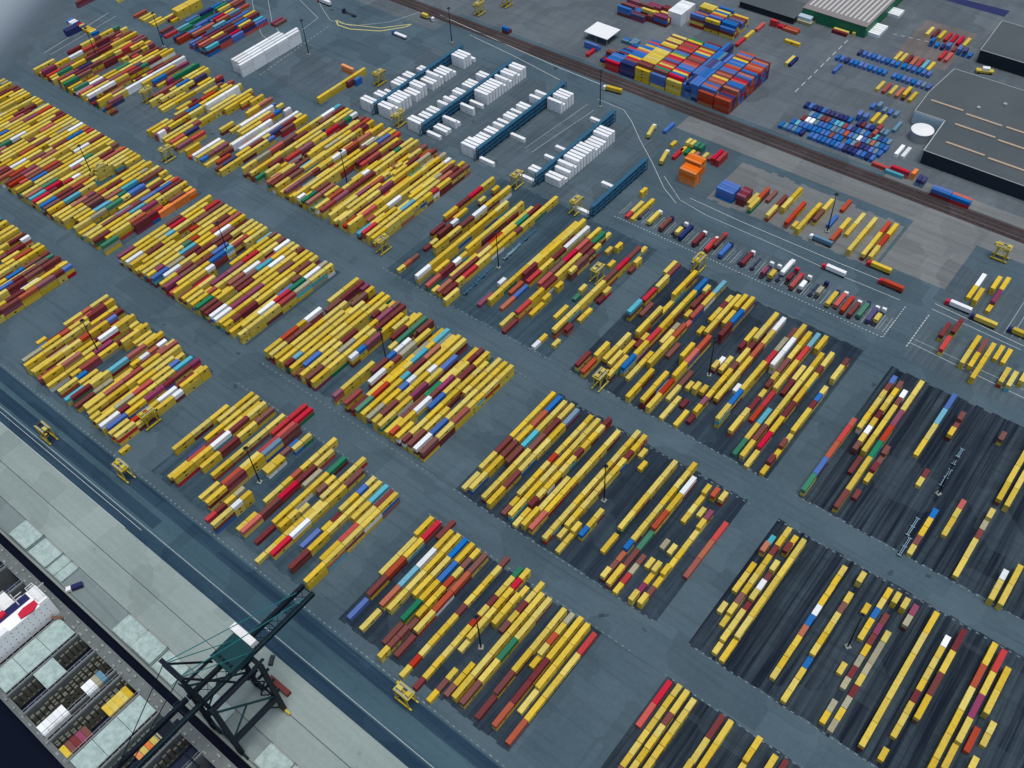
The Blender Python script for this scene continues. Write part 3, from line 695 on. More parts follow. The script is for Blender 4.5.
# every lane: its x, then stacks of (y of the near end, length in twenty-foot units, paint numbers from the ground up; -1 is built above as an individual)
CKEY = list(CMAT)
LANES = [
(-640, ((109.2,2,1,1,0),(121.8,2,1,0,0),(134.2,2,0,0,0),(146.8,2,0,7,0),(159.2,2,0,0,9),)),
(-635.75, ((103.0,1,1,3,1),(109.3,2,1,0,0),(121.8,2,0,1,10),(134.3,2,2,0,0),(146.8,1,0,7,0),(153.0,2,1,0,0),(165.5,1,0,11,0),)),
(-631.5, ((103.2,2,0,5,0),(115.7,1,1,0,0),(121.9,1,7,1,1),(128.2,2,0,3,4),(140.7,2,1,0,0),(153.2,2,9,0,4),(165.7,1,8,1,0),)),
(-627.25, ((103.1,2,0,0,5),(115.6,2,9,8,0),(128.1,2,5,0,0),(140.6,2,0,8,0),(153.1,2,0,0,0),(165.6,1,0,0,0),)),
(-623, ((103.2,1,0,1,3),(109.4,2,0,0,1),(121.9,2,1,0,0),(134.4,1,0,5,5),(140.7,1,10,0,0),(146.9,1,9,10,0),(153.2,2,0,11,7),)),
(-618.75, ((103.0,1,5,1,1),(109.3,2,0,0,1),(121.8,1,1,0,0),(128.0,2,1,0,0),(140.5,2,5,11,0),(153.0,1,1,0,1),(159.3,2,9,1,11),)),
(-614.5, ((103.0,2,4,10,4),(115.5,2,7,7,0),(128.0,2,0,0,1),(140.5,2,8,1,11),(153.0,2,2,0,7),(165.5,1,11,3,7),)),
(-610.25, ((103.0,2,0,2,0),(115.5,1,8,0,0),(121.8,2,8,2,7),(134.3,1,0,0,1),(140.5,2,0,0,11),(153.0,1,8,0,1),(159.3,2,0,0,0),)),
(-606, ((103.1,2,0,10),(128.1,2,0,1,0),(140.6,2,0,2,9),(153.1,2,0,11,1),)),
(-601.75, ((115.7,2,0,0),(128.2,2,4,0),(140.7,2,0,0),(153.2,1,0,0),(159.4,2,0,0),)),
(-597.5, ((103.2,2,0,0,1),(115.8,2,8,0,0),(128.2,1,0,1,0),(134.5,2,0,0,0),(147.0,2,1,0,1),(159.5,1,0,0,1),(165.8,1,1,0,1),)),
(-593.25, ((103.2,2,0,5,10),(115.7,2,0,3,0),(128.2,2,1,7,0),(140.7,2,1,0),(153.2,2,5,11,8),(165.7,1,10,1,7),)),
(-589, ((103.0,2,0,0),(115.5,1,0,0),(121.8,2,1,0),(134.3,2,0,0),(146.8,1,1,7),(153.0,2,2,1),(165.5,1,1,0),)),
(-584.75, ((103.1,1,0,7,10),(109.3,2,0,0,8),(121.8,2,1,0,8),(134.3,2,0,1,1),(146.8,1,2,0,1),(153.1,2,0,1,0),(165.6,1,0,0,0),)),
(-580.5, ((109.3,2,3,0),(121.8,1,0,0),(128.0,2,0,0),(140.5,1,0,1),(146.8,2,11,0),(159.3,2,9,0),)),
(-576.25, ((103.1,1,0,0),(109.3,2,0,0),(121.8,2,0,5,0),(134.3,2,0,1,1),(146.8,2,11,0,0),(159.3,2,0,2,0),)),
(-572, ((103.1,1,1,4,0),(109.3,2,0,0),(121.8,2,1,0,1),(134.3,2,0,0,5),(146.8,2,0,10,0),(159.3,2,1,0,0),)),
(-567.75, ((103.1,2,0,11),(115.6,2,0,1),(128.1,2,0,1),(140.6,2,7,0),(153.1,1,0,0),(159.3,1,1,0),(165.6,1,8,0),)),
(-563.5, ((103.1,1,0,1,0),(109.3,2,0,11,0),(121.8,2,10,0,0),(134.3,1,0,1,0),(140.6,2,0,0,0),(153.1,1,0,0,0),(159.3,2,1,0,1),)),
(-559.25, ((103.3,2,0,0,8),(115.8,2,0,0,1),(128.3,2,8,4,0),(140.8,2,0,9,0),(153.3,2,5,1),(165.8,1,0,2,9),)),
(-555, ((103.0,2,0,0,0),(128.0,2,8,1,11),(140.5,2,5,7,1),(153.0,2,0,0,1),)),
(-550.75, ((103.0,2,1,1,9),(115.5,2,1,1,11),(128.0,2,0,1,0),(140.5,1,0,0),(146.8,2,4,0,0),)),
(-546.5, ((103.0,2,0,9,0),(115.5,2,1,4,0),(128.0,2,0,0,1),(140.5,1,8,0,0),(146.8,1,1,0,0),(153.0,2,0,0,3),(165.5,1,0,0,0),)),
(-542.25, ((103.2,1,5,0,0),(109.5,1,1,0,0),(115.7,2,4,1,0),(128.2,1,1,11,0),(134.5,2,0,2,0),(147.0,1,0,0,0),(153.2,1,1,0,0),(159.5,2,3,0,0),)),
(-538, ((103.0,2,1,5),(115.5,2,0,8),(128.0,2,0,0),(140.5,2,9,5),(153.0,2,1,1),(165.5,1,2,1),)),
(-533.75, ((103.0,2,1,0),(115.5,1,1,0),(121.8,2,0,0),(134.3,2,0,0),(146.8,2,0,0),(159.3,1,0,8),(165.5,1,1,8),)),
(-529.5, ((103.4,1,7,0,0),(109.7,1,0,10,3),(115.9,2,0,0,0),(128.4,2,10,3,5),(140.9,1,3,2,1),(147.2,1,5,3,1),(153.4,2,0,0,1),)),
(-525.25, ((103.0,1,8,0),(109.3,2,1,1,0),(121.8,2,0,0,0),(134.3,2,1,11,1),(146.8,2,0,0,1),(159.3,2,0,4,1),)),
(-521, ((103.0,2,7,5),(115.5,2,2,8),(128.0,2,0),(140.5,1,0,9),(146.8,1,0,9),(153.0,2,4,1),(165.5,1,0,0),)),
(-516.75, ((103.1,1,9,1,1),(109.4,1,0,0,1),(115.6,2,0,0,0),(128.1,2,1,0,1),(140.6,2,0,5,0),(153.1,2,8,0,0),(165.6,1,0,1,0),)),
(-512.5, ((103.2,2,3,2,1),(115.7,1,0,0,1),(122.0,2,0,11,1),(134.5,2,0,0,3),(147.0,2,0,0,11),(159.5,1,0,0,1),(165.7,1,2,0,5),)),
(-473, ((119.8,1,0,0),(138.6,2,2,0),(151.1,1,1,3),(157.3,2,0,0),)),
(-468.75, ((118.0,1,7,5),(124.3,1,0,1),(130.5,2,11,1),(143.0,2,0,2),(155.5,2,4,1),)),
(-464.5, ((106.2,2,8,0,10),(118.7,2,0,1,0),(131.2,1,2,1,3),(137.4,2,0,8,0),(149.9,2,0,11,-1),(162.4,1,0,0,0),)),
(-460.25, ((104.5,2,0,0,-1),(117.0,2,0,3,-1),(129.6,2,9,0,-1),(142.1,1,0,0,0),(148.3,2,2,0),(160.8,1,1,0),)),
(-456, ((105.3,2,0,0),(117.8,2,1,10),(130.3,2,10,1),(142.8,2,11,1),(155.3,2,0,1),)),
(-451.75, ((105.0,1,11,0,0),(111.2,2,9,1,-1),(123.8,2,0,0,-1),(136.2,1,3,0,3),(142.5,2,7,0,-1),(155.0,1,1,2,5),)),
(-447.5, ((104.1,2,1,4),(116.6,2,0,0),(129.1,2,2,0),(141.6,2,0,1),(154.1,1,0,0),(160.4,1,0,0),)),
(-443.25, ((105.4,2,0,0,-1),(117.9,2,0,0,-1),(130.4,2,8,0),(142.9,2,0,2,-1),(155.4,2,0,0,-1),)),
(-439, ((104.3,2,9,-1),(116.8,2,2,-1),(129.3,1,4,0),(135.6,2,4,11),(160.6,1,11,0),)),
(-434.75, ((117.0,1,1,0),(123.2,2,11,4),(135.7,2,10,-1),(148.2,2,0,1),(160.7,1,0,0),)),
(-430.5, ((105.7,2,3,-1),(118.2,1,10,5),(149.4,2,0,0,-1),(161.9,1,0,0,0),)),
(-426.25, ((116.5,2,0,0),(154.0,2,2,0),)),
(-422, ((104.3,2,0,7),(116.8,2,0,0),(154.3,2,1,0),)),
(-417.75, ((106.6,2,4,8,-1),(119.1,2,0,0,-1),(131.6,2,0,1,-1),(144.1,2,0,0,-1),(156.6,2,11,11,-1),)),
(-413.5, ((104.9,2,0,-1),(117.4,1,0,10),(123.6,1,7,10),(129.9,2,0),(142.4,1,1,0),(148.6,1,0,9),(154.9,1,0,3),(161.1,1,9,9),)),
(-409.25, ((107.8,2,0,0),(120.3,2,1,0),(132.8,1,0,0),(139.1,1,0),(145.3,2,0,1),(157.8,1,11,4),(164.1,1,0,0),)),
(-405, ((106.9,2,1,0,-1),(119.4,2,0,5,4),(131.9,2,0,2,4),(144.4,2,0,0,0),(156.9,2,0,1,4),)),
(-400.75, ((105.6,2,0,1,-1),(118.1,2,0,1,-1),(130.6,2,7,0,-1),(143.1,2,0,9,-1),(155.6,2,2,0,0),)),
(-396.5, ((104.1,1,0,1,0),(110.4,2,0,0),(122.9,2,0,0),(135.4,2,5,0,0),(147.9,2,0,8,0),(160.4,1,0,0),)),
(-392.25, ((104.3,2,1,0,-1),(116.8,2,3,1,-1),(129.3,2,0,1,2),(141.8,2,1,0,0),(154.3,1,4,0,5),)),
(-388, ((104.1,2,0,0,-1),(116.6,1,1,1,1),(122.8,2,0,0,0),(135.3,1,2,1,0),(141.6,2,1,11,-1),(154.1,2,0,0,7),)),
(-383.75, ((105.7,2,0,1,-1),(118.2,2,2,5,-1),(130.7,2,1,0,-1),(143.2,1,0,5,1),(149.4,2,0,0,-1),(161.9,1,0,2,11),)),
(-379.5, ((104.0,2,0,2,-1),(116.5,2,10,3),(129.0,1,0,0),(135.3,2,0,-1),(147.8,2,10,1),(160.3,1,2,0),)),
(-375.25, ((104.6,2,0,2,-1),(117.1,2,1,-1),(129.6,2,0,-1),(142.1,1,1,9),(148.3,2,0,0,-1),(160.8,1,0,0,0),)),
(-345.8, ((118.8,2,0,-1),(131.3,2,1,-1),(143.8,2,0,-1),)),
(-341.55, ((145.8,2,1,-1),(158.2,2,1,-1),)),
(-337.3, ((120.8,2,6),(133.3,2,0,-1),(145.8,2,8,-1),(158.3,2,1,-1),)),
(-333.05, ((106.0,2,1,0),(118.5,2,0,3),(131.0,2,0,1),(143.5,2,0,0),(156.0,2,0,0),)),
(-328.8, ((106.5,2,2,0,-1),(119.0,2,2,0,-1),(131.5,2,1,7,-1),(144.0,2,4,0,-1),(156.5,2,1,0,-1),)),
(-324.55, ((120.0,2,0,-1),(132.5,2,1,-1),(145.0,2,0,-1),(157.5,2,0,-1),)),
(-316.05, ((120.3,2,4,-1),(132.8,2,1,-1),(145.3,2,11,-1),(157.8,2,0,-1),)),
(-311.8, ((157.4,2,1,-1),(169.9,2,0,-1),)),
(-307.55, ((120.0,2,0,3),(132.5,2,8,0),(145.0,2,0,4),(157.5,2,4,2),(170.0,2,8,-1),)),
(-303.3, ((106.9,2,0,1,-1),(119.4,2,0,11,-1),(131.9,2,0,0,-1),(144.4,2,5,0,-1),(156.9,2,1,1,-1),)),
(-299.05, ((101.4,1,2),(107.6,1,1),(113.9,1,0),(120.1,1,10),(139.3,1,0),(145.5,1,0),(151.8,1,1),(158.0,1,5),)),
(-294.8, ((138.3,1,9,0),(144.6,1,9,0),(157.1,1,5,0),(163.4,1,8,0),)),
(-290.55, ((100.1,2,5,1,-1),(112.6,1,0,0,9),(118.8,1,0,0,0),)),
(-282.05, ((107.2,1,0),(113.5,1,0),(125.7,1,0,0),(131.9,1,9,0),(138.2,1,0,0),(144.4,1,7,3),(150.7,1,0,0),(156.9,1,2,0),(163.2,1,9,0),(169.4,1,0,0),)),
(-277.8, ((106.9,2,0,-1),(119.4,2,1,-1),(131.9,2,1,-1),(144.4,2,0,-1),(156.9,2,2,-1),)),
(-273.55, ((144.4,2,0,-1),)),
(-269.3, ((120.1,2,0,-1),(132.6,2,9,-1),(145.1,2,0,-1),(157.6,2,1,-1),)),
(-265.05, ((120.0,1,0,0),(126.3,1,0,0),(133.0,1,0),(145.9,1,4,1),(152.1,1,0,0),)),
(-260.8, ((100.7,1,0),(107.0,1,0),(113.2,1,0),(119.5,1,0),(125.7,1,0),(132.0,1,0),(138.2,1,0),(144.5,1,0,0),(150.7,1,1,0),(157.0,1,9,0),(163.2,1,11,0),(169.5,1,2,0),)),
(-256.55, ((107.3,2,0,-1),(119.8,2,0,-1),(132.3,2,0,-1),(144.8,2,0,-1),(157.3,2,0,-1),)),
(-248.05, ((118.8,2,0,-1),(132.6,1,0),(138.9,1,1),(145.2,1,1,0),(151.4,1,0,0),(157.7,1,0,5),(163.9,1,0,0),)),
(-243.8, ((107.4,2,1,-1),(119.9,2,0,-1),(132.4,2,10,-1),(144.9,2,0,-1),(157.4,2,7,-1),)),
(-239.55, ((145.2,2,0,-1),(157.8,2,9,-1),)),
(-235.3, ((119.8,2,0,-1),(132.3,2,1,2),(144.8,2,11,0),(157.3,2,0,1),)),
(-231.05, ((106.2,2,0,0,-1),(118.7,2,7,3,-1),(131.2,2,0,11,-1),(143.7,2,0,9,-1),(156.2,2,4,5,-1),)),
(-208.6, ((157.3,2,0,-1),)),
(-204.35, ((120.1,2,0,-1),(132.6,2,1,-1),(145.1,2,7,-1),(157.6,2,1,-1),)),
(-195.85, ((119.8,2,0,-1),(132.3,2,0,-1),(144.8,2,0,-1),(157.3,2,0,-1),)),
(-191.6, ((120.3,2,0,-1),(132.8,2,0,-1),(145.3,2,1,-1),(157.8,2,0,-1),)),
(-187.35, ((132.9,2,0,-1),(145.4,2,1,-1),(157.9,2,0,-1),)),
(-183.1, ((120.5,2,0,-1),(133.0,2,4,-1),(145.5,2,8,-1),(158.0,2,1,-1),)),
(-178.85, ((100.9,1,0,0),(107.2,1,0,1),(113.4,1,3,1),(119.7,1,1),(125.9,1,2,0),(132.2,1,0,0),(138.4,1,1,0),(144.7,1,10,3),(150.9,1,8,0),(157.2,1,5,1),(163.4,1,8,0),)),
(-174.6, ((119.9,2,3,-1),(132.4,2,9,-1),(144.9,2,1,-1),(157.4,2,0,-1),)),
(-166.1, ((100.9,1,0),(107.1,1,3),(113.4,1,0),(119.6,1,0),(125.9,1,0),(132.1,1,0),(138.4,1,1),(144.6,1,0),(150.9,1,0),(157.1,1,0),(163.4,1,0),(169.6,1,1),)),
(-157.6, ((100.4,1,1),(106.6,1,0),(112.9,1,0),(119.1,1,0),(125.4,1,0),(131.6,1,0),(137.9,1,3),(144.1,1,0),(150.4,1,1),(156.6,1,0),(162.9,1,0),(169.1,1,8),)),
(-153.35, ((125.5,1,0),(131.7,1,0,0),(138.0,1,0,0),(144.2,1,0,0),(150.5,1,0,0),(156.7,1,1,0),(163.0,1,0,2),(169.2,1,0,0),)),
(-149.1, ((99.8,1,0),(106.0,1,1),(112.3,1,0),(144.0,1,0,0),(150.2,1,0,0),(156.5,1,0,0),(162.7,1,0),)),
(-144.85, ((106.3,1,1),(112.5,1,0),(118.8,1,0),(143.8,1,1),(150.0,1,0),(156.3,1,1),(162.5,1,0),(168.8,1,0),)),
(-140.6, ((107.1,2,0,-1),(119.6,2,1,-1),(132.1,2,0,-1),(144.6,2,0,-1),(157.1,2,0,-1),)),
(-136.35, ((107.1,2,0,-1),(119.6,2,0,-1),(132.1,2,0,-1),(144.6,2,0,-1),(157.1,2,1,-1),)),
(-127.85, ((119.4,2,0,-1),(131.9,2,1,-1),(144.4,2,0,-1),(156.9,2,0,-1),)),
(-123.6, ((138.8,1,0),(144.8,1,0,0),(151.1,1,0,3),(157.3,1,0,0),(163.6,1,8,10),)),
(-119.35, ((108.1,2,0,-1),(120.6,2,0,-1),(133.1,2,0,-1),(145.6,2,0,-1),(158.1,2,0,-1),)),
(-115.1, ((132.3,2,0,-1),(144.8,2,0,-1),(157.3,2,0,-1),)),
(-68.05, ((121.4,1,1),(127.7,1,0),(133.9,1,0),(140.2,1,0),(146.4,1,0),(152.7,1,0),(158.9,1,0),(165.2,1,0),)),
(-63.8, ((126.5,1,1,0),(132.7,1,0,0),(139.0,1,0,0),(145.2,1,0,0),(151.5,1,0,1),(157.7,2,1,-1),)),
(-59.55, ((124.9,1,4,0),(131.2,1,0,0),(137.4,1,1,0),(143.7,1,0,0),(149.9,1,0,0),(156.2,1,0,0),(162.4,1,1,0),)),
(-46.8, ((133.7,2,3,0),)),
(-42.55, ((132.7,2,5,0),(145.1,2,1,-1),(157.6,2,0,-1),)),
(-29.8, ((146.4,2,0),(158.9,1,1,0),(165.1,1,11,0),)),
(-21.3, ((156.1,2,1,0),)),
(-17.05, ((158.1,2,1),)),
(-12.8, ((159.9,1,0,0),)),
(-745, ((193.5,2,3,0,1),(206.0,2,0,3,1),(218.5,2,0,3,0),(231.0,1,0,0,10),(237.3,2,2,0,2),(249.8,2,0,0,0),)),
(-740.75, ((193.7,2,0,0,0),(206.2,1,4,10,0),(212.4,1,0,1),(218.7,2,1,0,0),(231.2,2,0,0,11),(243.7,2,0,0,0),(256.2,1,10,0,0),(262.4,1,0,0,0),)),
(-736.5, ((193.6,2,0,0),(206.1,1,5,0,3),(212.4,1,2,0,2),(218.6,2,0,0,0),(231.1,2,2,1,0),(243.6,1,1,0,8),(249.9,2,3,9,8),(262.4,1,10,0,10),)),
(-732.25, ((193.9,2,0,0,0),(206.4,1,0,0,0),(212.7,2,0,1,0),(225.2,1,1,0,0),(231.4,2,9,7,0),(243.9,1,9,1,0),(250.2,2,1,1,0),(262.7,1,0,0,0),)),
(-728, ((193.6,2,0,0),(206.1,2,0,5),(218.6,2,11,2),(243.6,1,0,1),(249.8,2,0,0),(262.3,1,5,10),)),
(-723.75, ((193.8,1,3,0,11),(200.1,2,2,0,0),(212.6,1,1,1,0),(218.8,1,1,1,0),(225.1,2,0,0,0),(237.6,2,1,1,1),(250.1,2,0,8,1),(262.6,1,10,1,1),)),
(-719.5, ((193.5,1,0,0),(199.8,2,0,0,0),(212.3,2,0,1,11),(224.8,2,10,4,0),(237.3,2,9,10,0),(249.8,2,0,0,0),(262.3,1,3,0,1),)),
(-715.25, ((193.8,2,3,0,0),(206.3,2,0,0,5),(218.8,2,0,0,3),(231.3,2,0,1,0),(256.3,2,9,10,0),)),
(-711, ((193.6,1,0,0),(199.8,2,0,0,0),(212.3,2,0,5,5),(224.8,1,0,0,0),(231.1,2,0,0,3),(243.6,1,0,0,0),(249.8,2,0,0,0),(262.3,1,0,0,0),)),
(-706.75, ((193.5,2,0,0,0),(206.0,2,10,0,11),(218.5,2,1,2,10),(231.0,2,7,9,0),(243.5,2,8,0,0),(256.0,2,0,1,0),)),
(-702.5, ((193.6,2,0),(206.1,2,0,0),(218.6,2,5,0),(231.1,2,1,0),(256.1,2,0,1),)),
(-698.25, ((193.6,2,1,2,0),(206.1,2,0,1,0),(218.6,2,11,1,9),(231.1,2,0,0,0),(243.6,2,9,1,0),(256.1,2,0,0,0),)),
(-694, ((193.6,1,0,1,10),(199.8,2,7,0,0),(212.3,2,0,0,0),(224.8,2,0,10,0),(237.3,2,5,0,0),(249.8,2,7,0),(262.4,1,0,0,0),)),
(-689.75, ((193.5,1,1,9,0),(199.8,2,4,0,0),(212.3,1,0,0),(218.5,2,1,0,0),(231.0,2,0,0,0),(243.5,2,0,0,1),(256.0,1,0,9,1),(262.3,1,0,9,0),)),
(-685.5, ((193.7,1,3,1,5),(199.9,2,1,0,10),(212.4,2,1,1,0),(224.9,2,3,3,0),(237.4,2,0,0,4),(249.9,1,0,0,1),)),
(-681.25, ((193.6,2,0,0,1),(206.1,2,11,0,1),(218.6,2,2,0,0),(231.1,2,7,4,0),(243.6,2,1,0,0),(256.1,2,1,1,0),)),
(-677, ((193.7,2,0,0,2),(206.2,2,0,10,0),(218.7,2,0,1,5),(231.2,2,1,2,0),(243.7,2,0,0,11),(256.2,2,8,0,3),)),
(-672.75, ((193.5,2,8,1,4),(206.0,2,0,0,0),(218.5,2,11,1,0),(231.0,2,0,0,0),(243.5,2,5,3,0),(256.0,2,0,0,0),)),
(-668.5, ((193.7,2,2,10,0),(206.2,2,4,0,2),(218.7,2,9,0,0),(231.2,2,0,0,0),(249.9,2,0,0,0),(262.4,1,0,0,0),)),
(-664.25, ((193.7,1,0,7,0),(200.0,2,1,4,0),(212.5,2,8,2,8),(225.0,2,0,1,9),(237.5,2,0,0,0),(250.0,2,2,0,0),(262.5,1,10,10,1),)),
(-660, ((193.5,2,1,1,0),(206.0,2,11,3,4),(231.0,2,2,0,0),(243.5,2,2,0,0),(256.0,2,2,0,1),)),
(-655.75, ((193.7,1,0,8),(200.0,2,8,10,4),(212.5,1,0,0,0),(218.7,2,0,0,0),(231.2,2,2,0),(243.7,2,0,1,2),(256.2,2,11,1,0),)),
(-651.5, ((199.8,1,0,1,0),(206.0,2,0,0,0),(218.5,2,1,0,0),(231.0,1,1,0,1),(237.2,2,0,0,0),(249.8,2,7,1,0),(262.2,1,0,0,0),)),
(-647.25, ((193.7,2,9,0,1),(206.2,2,0,0,0),(218.7,2,9,11,0),(231.2,2,0,0,0),(243.7,2,0,7,0),(256.2,2,0,0,0),)),
(-643, ((193.6,1,0,7,0),(199.8,2,4,5,0),(218.6,2,0,0,3),(231.1,2,1,0,1),(243.6,1,0,9,0),(249.8,2,1,9,10),(262.3,1,0,8,0),)),
(-638.75, ((193.7,2,0,0,4),(206.2,2,1,11,0),(218.7,2,3,9,0),(231.2,1,0,0,0),(237.4,2,7,5,0),(249.9,1,11,0,0),(256.2,2,10,2,9),)),
(-634.5, ((193.6,1,0,11,1),(199.8,1,5,0,1),(206.1,2,7,0,9),(218.6,2,0,8,0),(237.3,2,10,4,0),(249.8,2,0,0,0),(262.4,1,0,0,0),)),
(-630.25, ((193.6,2,9,0,3),(206.1,2,0,11,0),(218.6,2,0,10,1),(231.1,1,0,0,0),(237.3,2,0,0,1),(249.8,2,0,1,5),(262.3,1,8,3,3),)),
(-626, ((200.1,2,3,0,3),(212.6,2,0,0,0),(225.1,2,0,10,4),(237.6,1,0,11,0),(243.8,2,0,4,0),(256.3,1,0,0,0),(262.6,1,0,0,2),)),
(-621.75, ((193.7,2,1,0,1),(206.2,2,0,0,11),(218.7,2,0,0,0),(231.2,2,1,0,0),(243.7,1,0,0,0),(250.0,2,0,0,0),(262.5,1,8,2,0),)),
(-617.5, ((193.8,2,0,0,3),(206.3,2,4,0,3),(218.8,2,0,0,0),(231.3,2,0,0),(243.8,2,3,1,0),(256.3,2,7,10,0),)),
(-613.25, ((199.9,1,0,1,2),(206.2,2,0,1,1),(218.7,2,11,0,3),(243.7,2,11,2,9),(256.2,2,7,1,1),)),
(-609, ((193.6,2,3,1,0),(206.1,2,0,0,5),(218.6,2,1,0,1),(231.1,2,2,3,0),(243.6,1,0,0,0),(249.8,1,0,1,0),(256.1,2,0,9,0),)),
(-604.75, ((193.5,2,0,8),(206.0,1,4,0,0),(212.3,2,10,0,0),(224.8,2,1,0,0),(237.3,1,0,5,0),(243.5,2,0,0,0),(256.0,2,10,0,0),)),
(-600.5, ((193.6,2,0,10,0),(206.1,2,1,0,0),(218.6,2,1,0,0),(231.1,2,0,0,9),(243.6,1,0,1,8),(262.3,1,4,0,0),)),
(-596.25, ((193.7,2,0,0,4),(206.2,2,0,3,8),(218.7,2,0,0),(231.2,1,0,9,4),(237.4,1,0,3,0),(243.7,2,0,0,0),(256.2,1,8,0,0),(262.4,1,3,0,1),)),
(-592, ((193.5,2,1,0,7),(206.0,2,4,1,2),(218.5,2,0,0,0),(231.0,1,8,0,0),(237.3,2,0,0,0),(249.8,2,8,0,1),(262.3,1,0,0),)),
(-587.75, ((193.6,2,0,0,2),(206.1,1,0,0,1),(218.6,1,0,1,2),(224.8,1,1,0,9),(231.1,1,0,0,0),(237.3,2,0,9,0),(249.8,2,10,0,4),(262.4,1,0,7,3),)),
(-583.5, ((193.7,2,0,0,0),(206.2,2,0,1,0),(218.7,1,0,1,0),(224.9,1,0,0,0),(231.2,1,9,2,0),(237.4,1,0,7,0),(243.7,2,0,0,0),(256.2,2,0,0,0),)),
(-579.25, ((193.5,2,1,7,5),(206.0,2,3,0,1),(218.5,2,0,0,3),(231.0,1,7,0),(237.3,2,0,0,0),(249.8,2,0,0,0),(262.3,1,9,0,0),)),
(-575, ((193.7,2,0,1,1),(206.2,2,0,0,1),(218.7,1,0,0,1),(224.9,1,0,1,0),(249.9,2,4,7,0),(262.4,1,0,0,0),)),
(-570.75, ((193.6,2,1,3,0),(206.1,2,0,1,7),(218.6,2,1,0,0),(256.1,2,0,10,0),)),
(-566.5, ((193.7,1,0,0),(199.9,2,0,0),(212.4,2,1,3),(224.9,1,3,4),(256.2,2,1,0),)),
(-562.25, ((193.7,2,0,0,0),(206.2,2,0,0,4),(218.7,1,0,0,11),(224.9,2,0,9,0),(237.4,2,1,4,0),(249.9,2,0,10,0),(262.4,1,7,0),)),
(-558, ((193.8,2,0,11,0),(206.3,1,0,0,0),(212.5,2,1,1,1),(225.0,1,0,2,3),(231.3,2,0,2,1),(243.8,2,1,0,0),(256.3,2,8,0,0),)),
(-553.75, ((193.6,2,0,0,0),(206.1,1,0,7,0),(212.4,2,1,1,1),(224.9,2,0,0,0),(237.4,2,0,3,0),(249.9,1,0,0,0),(256.1,1,0,11,10),)),
(-549.5, ((199.8,2,10,1,0),(212.3,2,0,5),(224.8,2,0,2,4),(237.3,2,9,5,7),(249.8,1,9,1,0),(256.1,1,9,1,0),(262.3,1,0,0,0),)),
(-545.25, ((200.0,2,0,9,0),(212.5,2,0,1,7),(225.0,1,0,3,0),(231.3,1,0,0,8),(237.5,2,0,5),(250.0,2,9,7,1),(262.5,1,0,11,1),)),
(-541, ((193.8,2,0,0,0),(206.2,2,8,0,10),(218.8,2,0,0,8),(231.2,1,0,1,0),(237.5,2,1,4,5),(250.0,2,10,0),(262.5,1,3,0,0),)),
(-536.75, ((193.6,2,8,0),(206.1,2,0),(218.6,1,4),(224.8,2,0,0),(237.3,2,0,0),(249.8,2,0,1),(262.4,1,0,0),)),
(-532.5, ((193.6,2,0,10),(206.1,2,0,0),(218.6,2,1,7),(231.1,2,0,1),(243.6,2,0,1),(256.1,2,9,0),)),
(-528.25, ((193.6,2,7,0,0),(206.1,2,1,0,1),(218.6,2,7,4,11),(231.1,1,0,0,1),(237.3,2,0,1,5),(249.8,2,0,0,5),(262.3,1,0,0,2),)),
(-524, ((193.6,2,2,0,0),(206.1,2,0,0,0),(218.6,1,0,3,0),(224.9,2,0,2,7),(237.4,2,0,0,0),(249.9,2,0,0,1),(262.4,1,0,1,1),)),
(-519.75, ((193.7,2,0,8,1),(206.2,2,1,0,0),(218.7,2,0,9,0),(231.2,2,1,0,11),(243.7,1,1,0,0),(250.0,2,2,0,0),(262.5,1,0,3,0),)),
(-515.5, ((200.0,1,7,0,0),(206.2,2,2,0,0),(218.8,2,1,0,3),(231.2,2,0,2),(243.8,1,0),(250.0,2,0,1),(262.5,1,4,0),)),
(-511.25, ((193.6,2,0,10,8),(218.6,2,11,1,1),(231.1,1,5,2,1),(237.3,2,13,13),(249.8,2,13,13),(262.3,1,13,13),)),
(-494, ((193.6,2,1,9,11),(206.1,2,0,0,0),(218.6,2,1,10,0),(231.1,2,11,0,1),(243.6,2,1,0,0),(256.1,2,7,0,0),)),
(-489.75, ((193.5,2,10,0,0),(206.0,2,0,1,0),(218.5,2,11,0,0),(231.0,2,1,0,2),(243.5,1,4,0,0),(249.8,1,1,0,0),(256.0,1,0,2,0),)),
(-485.5, ((193.7,2,1,0,9),(206.2,2,0,7,0),(218.7,1,0,0,0),(224.9,1,0,1,7),(231.2,2,0,3,0),(243.7,2,1,0,0),(256.2,2,4,1,2),)),
(-481.25, ((193.6,2,0,0,0),(206.1,2,0,0,1),(218.6,2,9,0,0),(243.6,2,10,1,1),(256.1,2,0,0,1),)),
(-477, ((193.6,1,4,0),(199.9,2,1,0,0),(212.4,2,1,0,0),(237.4,1,0,0,3),(243.6,2,9,8,0),(256.1,2,0,1,0),)),
(-472.75, ((193.7,2,0,3,0),(206.2,2,7,9,0),(218.7,2,0,0,0),(231.2,2,0,4,0),(243.7,2,0,8,0),(256.1,2,3,4,0),)),
(-468.5, ((193.5,2,1,5,0),(206.0,2,0,0,0),(218.5,1,0,0,0),(224.8,1,1,0,8),(231.0,1,0,4,3),(237.3,2,0,2,0),(249.8,2,1,4,1),(262.3,1,5,0,0),)),
(-464.25, ((193.7,1,4,2,0),(199.9,1,0,1,11),(206.2,2,3,4,0),(218.7,2,0,4,7),(231.2,2,0,0,0),(243.7,2,4,1,3),(256.1,2,0,10,4),)),
(-460, ((193.7,2,1,7,5),(206.2,2,0,0,10),(218.7,2,0,1,1),(231.2,2,5,1,0),(243.7,2,1,0,9),(256.1,2,0,4,0),)),
(-455.75, ((199.8,2,0,0,9),(212.3,2,0,0,0),(224.8,2,0,0,1),(237.3,1,0,1,1),(243.5,2,1,0,1),)),
